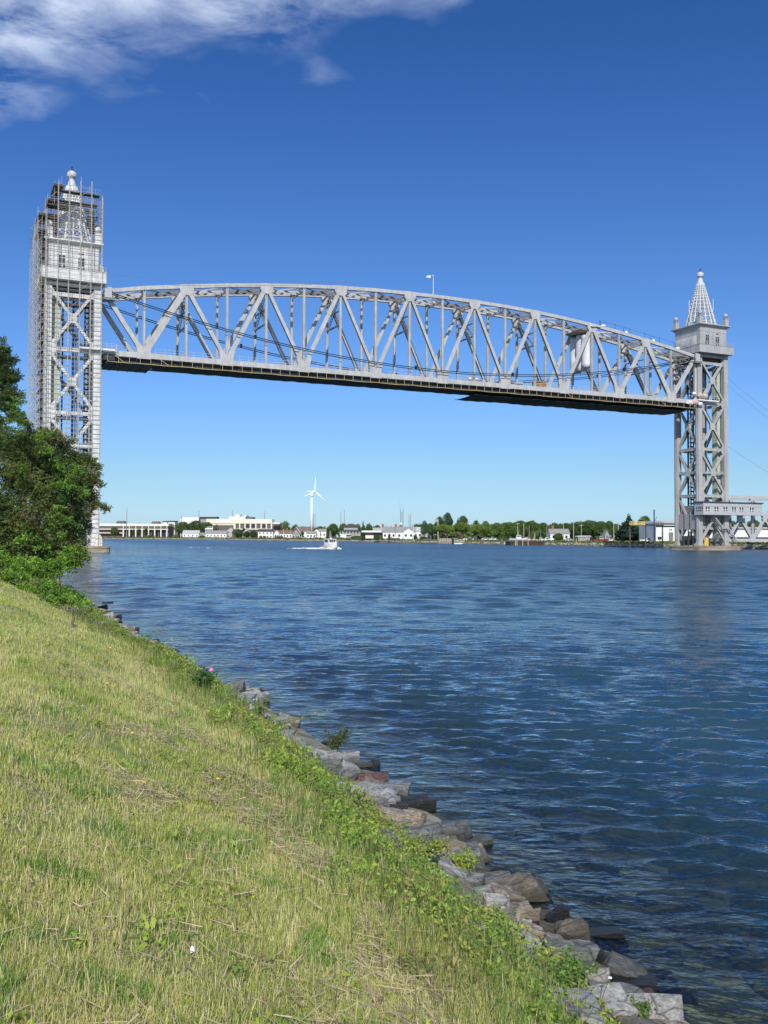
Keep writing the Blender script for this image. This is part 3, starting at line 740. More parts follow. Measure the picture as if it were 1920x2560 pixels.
    for k in range(16):
        x = rnd.choice([-11.4, -9.6, -7.2, -4.6, -2.4]); z = rnd.uniform(68, 77); mb.tube((x, -1.02, z), (x+2.2, -1.02, z+2.4), .035, 4)
    c_ = bpart(mb, 'crown_tube', G, o); c_['kind'] = 'stuff'
    # ledgers on the canal side of the tower
    return o
scaffold()

# ------------------------------------------------------------------ aerial cables
def cable(name, t, zs_, label, dz=0, r_=.1, pair=.5, s0=.6, s1=167, zm=45.7, sm=84, ze=56.8):
    o = broot(name, (s0, t, ze), label, 'cable', 'cables slung between the towers')
    mb = MB()
    for j in range(2 if pair else 1):
        pts = []
        for k in range(61):
            s = s0+(s1-s0)*k/60; f = ((s-sm)/(s1-sm if s > sm else sm-s0)); pts.append((s, t+j*.3, zm+(ze-zm)*f*f+j*pair))
        mb.path(pts, r_, 6)
    bpart(mb, 'strand', K['black'], o)
    for s in (34, 75, 103, 139):
        f = ((s-sm)/(s1-sm if s > sm else sm-s0)); z = zm+(ze-zm)*f*f
        mb = MB(); mb.box(s-.25, s+.25, t-.25, t+.25, z+.1, z+.9); bpart(mb, 'spacer', K['black'], o)
    return o
cable('aerial_cable', -1.1, None, 'thick black cable sagging across the near side of the truss span')
cable('aerial_cable', 10.3, None, 'thick black cable sagging across the far side of the truss span, behind the hangers')
def wire(p, q, sag, label, r_=.035, n=24):
    o = empty('wire', tuple(p), 0, label, 'wire'); mb = MB(); pts = []
    for k in range(n+1):
        f = k/n; v = Vector(p).lerp(Vector(q), f); v.z -= sag*4*f*(1-f); pts.append(v-Vector(p))
    mb.path(pts, r_, 5); mb.build('strand', K['mid_steel'], o); return o
wire(bw(1.0, -1.9, 58.8), bw(58, -.4, 64.3), .8, 'thin wire from the left tower balcony to the crest of the top chord', .03)
wire(bw(1.0, 9.5, 56.6), bw(40, 8.8, 62.9), .3, 'short thin wire just above the left end of the top chord', .03)
wire(bw(177.5, 4, 54), bw(250, 2, 21), 3, 'upper thin guy wire running down to the right from the right tower', .03)
wire(bw(177.5, 6, 53.5), bw(252, 4, 19), 3.2, 'thin guy wire just below the upper one right of the right tower', .03)
wire(bw(177.5, 4, 33), bw(240, 2, 9), 2, 'lower thin guy wire right of the right tower', .03)

# ------------------------------------------------------------------ control house and approach span
ch = broot('control_house', (176.5, -.4, 10.3), 'long light grey control house with paired windows on the side of the right tower', 'control house')
s0, s1, t0_, t1_ = 165.5, 188.2, -3.0, -.75
mb = MB(); zb_, zt_ = 10.4, 14.0
poly = [(s0, t0_+.0), (s1, t0_), (s1, t1_), (s0, t1_)]
mb.box(s0, s1, t0_, t1_, zb_, zt_); mb.box(s0, 166.4, t1_+.002, .5, zb_, zt_)
bpart(mb, 'wall', K['light_grey'], ch)
mb = MB(); mb.box(s0-.3, s1+.35, t0_-.35, t1_+.1, zt_, zt_+.28); mb.box(s0-.3, 166.7, t1_+.1, .8, zt_, zt_+.28); bpart(mb, 'roof', K['roof_dark'], ch)
mb = MB(); mb.box(s0-.06, s1+.06, t0_-.05, t0_, 12.95, zt_-.01); mb.box(s0-.06, s1+.06, t0_-.07, t0_, 12.9, 12.97); bpart(mb, 'fascia', K['light_grey'], ch)
for s in (166.6, 169.9, 173.3, 176.6, 179.5, 183.5):
    for d_ in (0, .95):
        x = s+d_; mb = MB(); mb.box(x-.33, x+.33, t0_-.05, t0_-.02, 11.5, 12.8); wi = bpart(mb, 'window', K['glass_dark'], ch)
        mb = MB(); mb.box(x-.33, x+.33, t0_-.09, t0_-.052, 11.86, 11.98); mb.box(x-.41, x-.33, t0_-.09, t0_-.0, 11.45, 12.85); mb.box(x+.33, x+.41, t0_-.09, t0_, 11.45, 12.85); mb.box(x-.33, x+.33, t0_-.09, t0_-.052, 11.42, 11.5)
        bpart(mb, 'frame', K['white'], ch, parent=wi)
for t in (-2.3, -.9):
    mb = MB(); mb.box(s0-.05, s0-.02, t-.55, t+.55, 11.5, 12.8); wi = bpart(mb, 'window', K['glass_dark'], ch)
    mb = MB(); mb.box(s0-.09, s0-.052, t-.55, t+.55, 11.86, 11.98); mb.box(s0-.09, s0-.052, t-.05, t+.05, 11.5, 12.8); bpart(mb, 'frame', K['white'], ch, parent=wi)
ap = broot('approach_span', (205, 4.6, 2.0), 'low grey steel truss approach span running off to the right from the right tower', 'bridge span')
za, zc_ = 3.0, 16.0; Pn = 9.75
for t in (0, TW):
    mb = MB(); mb.box(177.6, 260, t-.35, t+.35, za-.45, za+.45); bpart(mb, 'bottom_chord', K['light_grey'], ap)
    mb = MB(); mb.box(177.6, 260, t-.35, t+.35, zc_-.45, zc_+.45); bpart(mb, 'top_chord', K['light_grey'], ap)
    for k in range(-1, 8):
        a = 177.6+k*Pn; b = a+Pn
        for (p, q) in (((a, za), (b, zc_)), ((a, zc_), (b, za))):
            if k == -1: continue
            mb = MB()
            for dt in (-.3, .3): mb.beam((p[0], t+dt, p[1]), (q[0], t+dt, q[1]), .6, .08)
            mb.beam((p[0], t+(.01 if p[1] == za else -.01), p[1]), (q[0], t, q[1]), .1, .5)
            bpart(mb, 'diagonal', K['light_grey'], ap)
        if k >= 0:
            mb = MB(); x = (a+b)/2; z = (za+zc_)/2; mb.prism([(x-.6, z-1), (x+.6, z-1), (x+.9, z), (x+.6, z+1), (x-.6, z+1), (x-.9, z)], t-.38, t+.38); bpart(mb, 'gusset_plate', K['light_grey'], ap)
            mb = MB(); mb.box(b-.25, b+.25, t-.3, t+.3, za+.46, zc_-.46); bpart(mb, 'vertical_post', K['mid_steel'] if t else K['light_grey'], ap)
            mb = MB(); mb.prism([(b-1.1, za-.6), (b+1.1, za-.6), (b+1.1, za+.6), (b+.7, za+1.8), (b-.7, za+1.8), (b-1.1, za+.6)], t-.39, t+.39); bpart(mb, 'gusset_plate', K['light_grey'], ap)
mb = MB()
for t in (3.4, 5.8): mb.box(177.6, 260, t-.2, t+.2, za, za+.7)
for k in range(120): s = 178+k*.68; mb.box(s-.12, s+.12, 2.6, 6.6, za+.71, za+.9)
bpart(mb, 'track_deck', K['dark_steel'], ap)
st = broot('steel_stair', (174, -2.6, 2.6), 'light grey steel stair slanting down to the right below the control house', 'stair')
mb = MB()
for (p, q) in (((170.6, 10.2), (174.2, 6.6)), ((174.2, 6.6), (176.2, 6.6)), ((176.2, 6.6), (179.8, 2.7)), ((179.8, 2.7), (181.3, 2.7))): mb.beam((p[0], -1.9, p[1]), (q[0], -1.9, q[1]), .3, .08); mb.beam((p[0], -1.0, p[1]), (q[0], -1.0, q[1]), .3, .08)
bpart(mb, 'stringer', K['light_grey'], st)
mb = MB()
for k in range(10):
    f = k/9; mb.box(170.7+3.5*f-.12, 170.7+3.5*f+.12, -1.86, -1.04, 10.1-3.5*f-.02, 10.1-3.5*f+.03); mb.box(176.3+3.4*f-.12, 176.3+3.4*f+.12, -1.86, -1.04, 6.5-3.7*f-.02, 6.5-3.7*f+.03)
bpart(mb, 'tread', K['mid_steel'], st)
mb = MB()
for z in (7.1, 7.5, 7.9): mb.box(174.2, 176.3, -1.95, -1.9, z-.03, z+.03)
for (p, q) in (((176.2, 7.9), (179.8, 3.9)), ((179.8, 3.9), (181.3, 3.9))): mb.beam((p[0], -1.92, p[1]), (q[0], -1.92, q[1]), .06, .06)
for s in (174.2, 175.2, 176.2): mb.box(s-.03, s+.03, -1.95, -1.9, 6.6, 7.9)
bpart(mb, 'handrail', K['light_grey'], st)

bm_ = broot('bearing_machinery', (171.8, 4, 1.3), 'dark buffer girders and machinery on the pier between the legs of the right tower', 'machinery')
mb = MB(); mb.box(167.7, 176, .2, 8.2, 2.6, 3.1); mb.box(168.5, 175, 1, 7.5, 1.4, 2.59); bpart(mb, 'girder', K['mid_steel'], bm_)
for s in (168.3, 170.4, 172.6, 174.8): mb = MB(); mb.box(s-.3, s+.3, -.3, .15, 1.4, 3.6); bpart(mb, 'buffer', K['dark_steel'], bm_)
for t in (2, 4, 6): mb = MB(); mb.box(166.2, 167.6, t-.3, t+.3, 1.5, 4.2); bpart(mb, 'buffer', K['dark_steel'], bm_)
mb = MB()
for s in (167.8, 169.8, 171.8, 173.8, 175.8): mb.box(s-.03, s+.03, -.5, -.44, 3.1, 4.2)
mb.box(167.7, 175.9, -.5, -.45, 4.15, 4.22); mb.box(167.7, 175.9, -.5, -.45, 3.65, 3.7); bpart(mb, 'handrail', K['light_grey'], bm_)
# ================================================================== GROUND, WATER AND THE FAR SHORE
BANK_A = np.array([4.47, 0.0]); BANK_D = np.array([-.44, 1.141]); BANK_D /= np.linalg.norm(BANK_D); BANK_N = np.array([-BANK_D[1], BANK_D[0]])
_hd = [-60, -14, -8, -3.5, -1.2, 0, .8, 1.5, 1.9, 2.8, 4.8, 8.5, 20, 80, 400]
_hz = [-6, -3.6, -2.4, -1.1, -.42, -.05, .22, .55, .82, 1.2, 1.9, 2.15, 2.3, 3.0, 3.0]
def vnoise(x, y, s, seed=0):
    x = np.asarray(x)/s; y = np.asarray(y)/s
    xi = np.floor(x).astype(int); yi = np.floor(y).astype(int); xf = x-xi; yf = y-yi
    def h(a, b):
        n = (a*374761393+b*668265263+seed*974634777) & 0x7fffffff; n = ((n ^ (n >> 13))*1274126177) & 0x7fffffff; return ((n ^ (n >> 16)) & 0xffff)/65535.0
    u_ = xf*xf*(3-2*xf); v_ = yf*yf*(3-2*yf)
    return (h(xi, yi)*(1-u_)+h(xi+1, yi)*u_)*(1-v_)+(h(xi, yi+1)*(1-u_)+h(xi+1, yi+1)*u_)*v_
def bank_b(x, y): return (np.asarray(x)-BANK_A[0])*BANK_D[0]+(np.asarray(y)-BANK_A[1])*BANK_D[1]
_wb = [-12, 3.6, 7.1, 11.9, 17.8, 23.7, 28.5, 34.4, 45, 54.6, 78, 119, 202]; _wd = [-.4, -.35, -.4, -.68, -.65, -.37, .05, .33, .55, 1.1, 1.4, 2, 2]
def waterline(b): return np.interp(b, _wb, _wd)
def bank_d(x, y): return (np.asarray(x)-BANK_A[0])*BANK_N[0]+(np.asarray(y)-BANK_A[1])*BANK_N[1]-waterline(bank_b(x, y))
def bank_xy(b, d): dd = d+waterline(b); return BANK_A[0]+BANK_D[0]*b+BANK_N[0]*dd, BANK_A[1]+BANK_D[1]*b+BANK_N[1]*dd
def ground(x, y):
    d = bank_d(x, y); b = bank_b(x, y)
    d = d+(vnoise(b, d*0, 3.1, 3)-.5)*.35
    z = np.interp(d, _hd, _hz)
    land = np.clip(d/1.5, 0, 1)
    return z+(vnoise(x, y, 1.3, 1)-.5)*.10*land+(vnoise(x, y, .35, 2)-.5)*.035*land
# near bank
bs = np.concatenate([np.linspace(-12, 36, 350), np.linspace(36.3, 110, 150), np.linspace(112, 420, 80)])
ds = np.concatenate([np.linspace(-40, -8, 20), np.linspace(-7.8, 9, 170), np.linspace(9.3, 30, 40), np.linspace(32, 400, 24)])
Bg, Dg = np.meshgrid(bs, ds, indexing='ij')
X, Y = bank_xy(Bg, Dg)
Z = ground(X, Y)
nb, nd = Bg.shape; idx = np.arange(nb*nd).reshape(nb, nd)
F = np.stack([idx[:-1,:-1], idx[1:,:-1], idx[1:,1:], idx[:-1,1:]], -1).reshape(-1, 4)
mg = bpy.data.materials.new('bank_soil'); mg.use_nodes = True; t = mg.node_tree; b = t.nodes['Principled BSDF']; b.inputs['Roughness'].default_value = .95
g = N('ShaderNodeNewGeometry', t); n1 = N('ShaderNodeTexNoise', t); n1.inputs['Scale'].default_value = 1.2; n1.inputs['Detail'].default_value = 10; n1.inputs['Roughness'].default_value = .7
t.links.new(g.outputs['Position'], n1.inputs[0]); r = N('ShaderNodeValToRGB', t); t.links.new(n1.outputs[0], r.inputs[0])
for p_, c_ in ((.35, (.12,.15,.04,1)), (.5, (.20,.22,.08,1)), (.65, (.28,.26,.12,1))):
    e = r.color_ramp.elements.new(p_) if p_ == .5 else (r.color_ramp.elements[0] if p_ < .5 else r.color_ramp.elements[-1]); e.position = p_; e.color = c_
spz = N('ShaderNodeSeparateXYZ', t); t.links.new(g.outputs['Position'], spz.inputs[0])
vor = N('ShaderNodeTexVoronoi', t); vor.inputs['Scale'].default_value = 2.2; t.links.new(g.outputs['Position'], vor.inputs[0])
r2 = N('ShaderNodeValToRGB', t); t.links.new(vor.outputs['Color'], r2.inputs[0]); r2.color_ramp.elements[0].color = (.08,.078,.05,1); r2.color_ramp.elements[1].color = (.34,.31,.22,1)
fz = MA('MULTIPLY', MA('ADD', spz.outputs['Z'], -.35, tree=t), 4, tree=t, clamp=True)
mx = N('ShaderNodeMix', t, data_type='RGBA'); t.links.new(fz, mx.inputs['Factor']); t.links.new(r2.outputs[0], mx.inputs['A']); t.links.new(r.outputs[0], mx.inputs['B']); t.links.new(mx.outputs['Result'], b.inputs['Base Color'])
bn = N('ShaderNodeBump', t); bn.inputs['Distance'].default_value = .06; n4 = N('ShaderNodeTexNoise', t); n4.inputs['Scale'].default_value = 14; n4.inputs['Detail'].default_value = 8
t.links.new(g.outputs['Position'], n4.inputs[0]); t.links.new(n4.outputs[0], bn.inputs['Height']); t.links.new(bn.outputs[0], b.inputs['Normal'])
bank = arr_mesh('bank_ground', np.stack([X, Y, Z], -1), F, mg, smooth=True); bank['kind'] = 'structure'

# seabed
mb = MB(); mb.raw([(-9000,-3000,-6.5),(9000,-3000,-6.5),(9000,14000,-6.5),(-9000,14000,-6.5)], [(0,1,2,3)])
tag(mb.build('seabed', mat('seabed', (.05,.05,.04))), kind='structure')

# water: one fan-shaped sheet with modelled waves, finer near the viewer
def water_mat():
    m = bpy.data.materials.new('sea_water'); m.use_nodes = True; t = m.node_tree; t.nodes.clear(); k = t.links.new
    o = N('ShaderNodeOutputMaterial', t); g = N('ShaderNodeNewGeometry', t)
    mp = N('ShaderNodeMapping', t); mp.inputs['Rotation'].default_value = (0, 0, R(12)); mp.inputs['Scale'].default_value = (.55, 1.0, 1); k(g.outputs['Position'], mp.inputs[0])
    def nz(sc, det, dist=0.): n = N('ShaderNodeTexNoise', t); n.inputs['Scale'].default_value = sc; n.inputs['Detail'].default_value = det; n.inputs['Distortion'].default_value = dist; n.inputs['Roughness'].default_value = .55; k(mp.outputs[0], n.inputs[0]); return n.outputs[0]
    a1 = nz(2.9, 2, .2); a2 = nz(7.5, 2, .2); a3 = nz(18, 2)
    sp = N('ShaderNodeSeparateXYZ', t); k(g.outputs['Position'], sp.inputs[0])
    a0 = nz(.55, 3, .2); a0 = MA('MULTIPLY', a0, MA('MULTIPLY', MA('SUBTRACT', sp.outputs['Y'], 16.0, tree=t), .016, tree=t, clamp=True), tree=t)
    hgt = MA('ADD', MA('MULTIPLY', a0, .42, tree=t), MA('ADD', MA('ADD', MA('MULTIPLY', a1, .080, tree=t), MA('MULTIPLY', a2, .038, tree=t), tree=t), MA('MULTIPLY', a3, .010, tree=t), tree=t), tree=t)
    bn = N('ShaderNodeBump', t); bn.inputs['Strength'].default_value = .75; bn.inputs['Distance'].default_value = 1.0; k(hgt, bn.inputs['Height'])
    # patches where wind or wake smooths the surface
    mp2 = N('ShaderNodeMapping', t); mp2.inputs['Scale'].default_value = (.012, .05, 1); mp2.inputs['Rotation'].default_value = (0, 0, R(-8)); k(g.outputs['Position'], mp2.inputs[0])
    n5 = N('ShaderNodeTexNoise', t); n5.inputs['Scale'].default_value = 1; n5.inputs['Detail'].default_value = 5; k(mp2.outputs[0], n5.inputs[0])
    st = MA('ADD', MA('MULTIPLY', n5.outputs[0], .9, tree=t), .30, tree=t); k(st, bn.inputs['Strength'])
    gl = N('ShaderNodeBsdfGlossy', t); gl.inputs['Roughness'].default_value = .06; k(bn.outputs[0], gl.inputs['Normal']); gl.inputs['Color'].default_value = (.95,.97,1,1)
    fr = N('ShaderNodeFresnel', t); fr.inputs['IOR'].default_value = 1.333; k(bn.outputs[0], fr.inputs['Normal'])
    # water body: dark blue-green scattering, clear over the shallow bank
    df = N('ShaderNodeBsdfDiffuse', t)
    df.inputs['Color'].default_value = (.012, .047, .075, 1)
    tr = N('ShaderNodeBsdfTransparent', t); tr.inputs['Color'].default_value = (.72,.84,.78,1)
    dx = MA('MULTIPLY', MA('SUBTRACT', sp.outputs['X'], float(BANK_A[0]), tree=t), float(BANK_N[0]), tree=t)
    dd = MA('ADD', dx, MA('MULTIPLY', sp.outputs['Y'], float(BANK_N[1]), tree=t), tree=t)
    off = MA('MULTIPLY', MA('SUBTRACT', MA('MULTIPLY', dd, -1.0, tree=t), 6.0, tree=t), 1/55.0, tree=t, clamp=True)      # 0 by the bank, 1 out in the channel where the wind gets at it
    k(MA('ADD', MA('MULTIPLY', off, .15, tree=t), .07, tree=t), gl.inputs['Roughness'])
    clr = N('ShaderNodeMapRange', t); clr.inputs['From Min'].default_value = -6.5; clr.inputs['From Max'].default_value = -.5; clr.inputs['To Min'].default_value = 0; clr.inputs['To Max'].default_value = 1; k(dd, clr.inputs['Value'])
    cp = MA('POWER', clr.outputs[0], 1.2, tree=t)
    body = N('ShaderNodeMixShader', t); k(cp, body.inputs[0]); k(df.outputs[0], body.inputs[1]); k(tr.outputs[0], body.inputs[2])
    ff = MA('MULTIPLY', fr.outputs[0], MA('SUBTRACT', 1.0, MA('MULTIPLY', off, .45, tree=t), tree=t), tree=t)
    fin = N('ShaderNodeMixShader', t); k(ff, fin.inputs[0]); k(body.outputs[0], fin.inputs[1]); k(gl.outputs[0], fin.inputs[2]); k(fin.outputs[0], o.inputs[0])
    return m
K['water'] = water_mat()
rs = 2.2*np.exp(np.linspace(0, math.log(900/2.2), 900)); an = np.radians(np.linspace(-62, 62, 640))
Rg, Ag = np.meshgrid(rs, an, indexing='ij'); X = Rg*np.sin(Ag); Y = Rg*np.cos(Ag)-1.0
rng = np.random.default_rng(7); Z = np.zeros_like(X)
for i in range(90):
    lam = 0.17*(5.5**rng.uniform(0, 1.0)); th = R(84)+rng.normal(0, .45); kx, ky = math.cos(th)*2*math.pi/lam, math.sin(th)*2*math.pi/lam
    amp = .0098*lam**1.0*rng.uniform(.5, 1.3); step = Rg*.0069*1.0
    fade = np.clip((lam/step-2.2)/3, 0, 1)
    ph = kx*X+ky*Y+rng.uniform(0, 6.28)+1.6*vnoise(X, Y, lam*6, i); s_ = np.sin(ph); Z += amp*fade*(s_+.28*np.cos(2*ph))
calm = np.clip((-bank_d(X, Y)-.1)/2.5, .25, 1); Z *= calm*(.8+.5*vnoise(X, Y, 9, 77))
nb, nd = X.shape; idx = np.arange(nb*nd).reshape(nb, nd)
F = np.stack([idx[:-1,:-1], idx[:-1,1:], idx[1:,1:], idx[1:,:-1]], -1).reshape(-1, 4)
for i in range(36):
    lam = 1.0*(4.5**rng.uniform(0, 1.0)); th = R(86)+rng.normal(0, .5); kx, ky = math.cos(th)*2*math.pi/lam, math.sin(th)*2*math.pi/lam; step = Rg*.0069
    ph = kx*X+ky*Y+rng.uniform(0, 6.28)+1.8*vnoise(X, Y, lam*5, i+200); Z += .0052*lam**.8*np.clip((lam/step-2.0)/2, 0, 1)*np.clip((Rg-14)/50, 0, 1)*np.sin(ph)
wv = np.stack([X, Y, Z], -1)
# outer ring of the same sheet, to the horizon
wat = arr_mesh('water', wv, F, K['water'], smooth=True); wat['kind'] = 'structure'
mb = MB(); a0, a1 = an[0], an[-1]
ring = []; n_ = 40
vs = []; fs = []
for i in range(n_+1):
    a_ = a0+(a1-a0)*i/n_
    vs.append((rs[-1]*math.sin(a_)*.995, rs[-1]*math.cos(a_)*.995-1, -.03)); vs.append((9000*math.sin(a_), 9000*math.cos(a_), -.03))
for i in range(n_): fs.append((2*i, 2*i+2, 2*i+3, 2*i+1))
mb.raw(vs, fs); tag(mb.build('outer_water', K['water']), kind='structure')

# far land: shore line from near the right tower away to the left
SH = [(3400, 120), (2400, 165), (1830, 246), (1770, 252), (1640, 262), (1560, 283), (1460, 303), (1380, 322), (1300, 345), (1180, 372), (1090, 415), (1000, 465), (880, 510), (720, 560), (600, 690), (500, 790), (330, 850), (150, 900), (-400, 950), (-1600, 1000)]
def shore_pt(px, Y): p = at(px, 1342, Y); return p.x, p.y
def shoreY(px): a = sorted(SH); return float(np.interp(px, [q[0] for q in a], [q[1] for q in a]))
edge_ = []
for (p0, Y0), (p1, Y1) in zip(SH[:-1], SH[1:]):
    x0, y0 = shore_pt(p0, Y0); x1, y1 = shore_pt(p1, Y1); m_ = max(2, int(math.hypot(x1-x0, y1-y0)/6))
    for i in range(m_): f = i/m_; edge_.append((x0+(x1-x0)*f, y0+(y1-y0)*f))
edge_.append(shore_pt(*SH[-1])); edge_ = np.array(edge_)
tang = np.gradient(edge_, axis=0); tang /= np.linalg.norm(tang, axis=1)[:, None]; nrm = np.stack([tang[:,1], -tang[:,0]], 1)
nrm *= np.sign((nrm*np.array([.15, 1])).sum(1))[:, None]
jit = (vnoise(np.arange(len(edge_)), np.zeros(len(edge_)), 3, 9)-.5)*3
LZ = 1.65
rows = [(-3, -1.0), (0, .05), (1.6, .8), (3.2, 1.35), (7, LZ), (30, LZ+.05)]
V = [np.stack([edge_[:,0]+nrm[:,0]*(o_+jit*(k < 4)), edge_[:,1]+nrm[:,1]*(o_+jit*(k < 4)), np.full(len(edge_), z_)], 1) for k, (o_, z_) in enumerate(rows)]
far = edge_+np.array([0, 1])*8000; far[:, 0] = edge_[:, 0]*8; V.append(np.stack([far[:,0], far[:,1], np.full(len(edge_), LZ+.3)], 1))
V = np.stack(V, 1); nb, nd = V.shape[:2]; idx = np.arange(nb*nd).reshape(nb, nd)
F = np.stack([idx[:-1,:-1], idx[1:,:-1], idx[1:,1:], idx[:-1,1:]], -1).reshape(-1, 4)
K['lawn'] = mat('lawn', (.16,.17,.06), (.07,.10,.035), .95, scale=.12, detail=8)
tag(arr_mesh('far_ground', V, F, K['lawn']), kind='structure')
# rock armour along the far waterline: nobody could count it
rng = np.random.default_rng(11); vs = []; fs = []; cols = []
ico = bmesh.new(); bmesh.ops.create_icosphere(ico, subdivisions=1, radius=1); iv = np.array([v.co[:] for v in ico.verts]); fi = np.array([[v.index for v in f.verts] for f in ico.faces]); ico.free()
VV = []; FF = []; CC = []; nv = 0
for i in range(5200):
    k = rng.integers(0, len(edge_)-1); 
    if rng.random() < .55: k = rng.integers(0, len(edge_)//2)
    e = edge_[k]+(edge_[k+1]-edge_[k])*rng.random(); o_ = rng.uniform(-.6, 2.8)+jit[k]; z_ = np.interp(o_-jit[k], [-1, 0, 1.6, 3.2], [-.2, .05, .8, 1.3])
    s_ = rng.uniform(.25, .75); a_ = rng.uniform(0, 6.28); q = iv*rng.uniform(.75, 1.2, (len(iv), 1))*np.array([s_*1.3, s_, s_*.7])
    ca, sa = math.cos(a_), math.sin(a_); q = np.stack([q[:,0]*ca-q[:,1]*sa, q[:,0]*sa+q[:,1]*ca, q[:,2]], 1)
    VV.append(q+np.array([e[0]+nrm[k,0]*o_, e[1]+nrm[k,1]*o_, z_])); FF.append(fi+nv); nv += len(iv)
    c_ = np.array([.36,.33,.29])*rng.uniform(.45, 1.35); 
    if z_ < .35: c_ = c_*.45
    CC.append(np.repeat(c_[None], len(iv), 0))
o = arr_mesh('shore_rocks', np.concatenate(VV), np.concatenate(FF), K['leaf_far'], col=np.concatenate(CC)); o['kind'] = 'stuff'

# ---------------------------------------------------------------- foliage
def rand_dirs(rng, n): v = rng.normal(size=(n, 3)); return v/np.linalg.norm(v, axis=1)[:, None]
def leaf_quads(P, Nn, L_, W_, rng, droop=0.):
    """one leaf-sized quad at every point, its length lying at random in the plane across Nn"""
    n = len(P); a = rand_dirs(rng, n); a -= (a*Nn).sum(1)[:, None]*Nn*.7; a /= np.linalg.norm(a, axis=1)[:, None]+1e-9; a[:, 2] -= droop
    b = np.cross(a, Nn); b /= np.linalg.norm(b, axis=1)[:, None]+1e-9
    L_ = np.broadcast_to(L_, n)[:, None]; W_ = np.broadcast_to(W_, n)[:, None]
    V = np.stack([P-a*L_*.5, P+b*W_*.5, P+a*L_*.5, P-b*W_*.5], 1)
    F = np.arange(n*4).reshape(n, 4); return V.reshape(-1, 3), F
def crown(rng, blobs, per_m2, size, col, var=.25, up=.25):
    """leaf quads over the shells of overlapping ellipsoids, denser outside, gaps left by clump noise"""
    Ps = []; Ns = []; Bi = []
    for bi, (cx_, cy_, cz_, rx, ry, rz_) in enumerate(blobs):
        n = max(12, int(per_m2*4*math.pi*((rx*ry+ry*rz_+rx*rz_)/3)))
        d = rand_dirs(rng, n); rad = rng.uniform(.62, 1.06, n)**.6
        P = d*np.array([rx, ry, rz_])*rad[:, None]+np.array([cx_, cy_, cz_]); Ps.append(P); Ns.append(d); Bi.append(np.full(n, bi))
    P = np.concatenate(Ps); D = np.concatenate(Ns)
    keep = vnoise(P[:,0]+P[:,2]*.7, P[:,1]+P[:,2]*1.3, size*3.2, 5) > .18
    P = P[keep]; D = D[keep]; n = len(P)
    Nn = D+rand_dirs(rng, n)*.8+np.array([0, 0, up]); Nn /= np.linalg.norm(Nn, axis=1)[:, None]
    s_ = size*rng.uniform(.6, 1.35, n); V, F = leaf_quads(P, Nn, s_, s_*.62, rng)
    cb_ = vnoise(P[:,0]+P[:,2], P[:,1]-P[:,2]*.8, size*6, 8)
    c_ = np.array(col)[None]*(1+(cb_[:, None]-.5)*1.0+rng.uniform(-var, var, (n, 1))); c_[:, 0] *= rng.uniform(.85, 1.2, n)
    return V, F, np.repeat(np.clip(c_, .005, .9), 4, 0)
TREEN = [0]
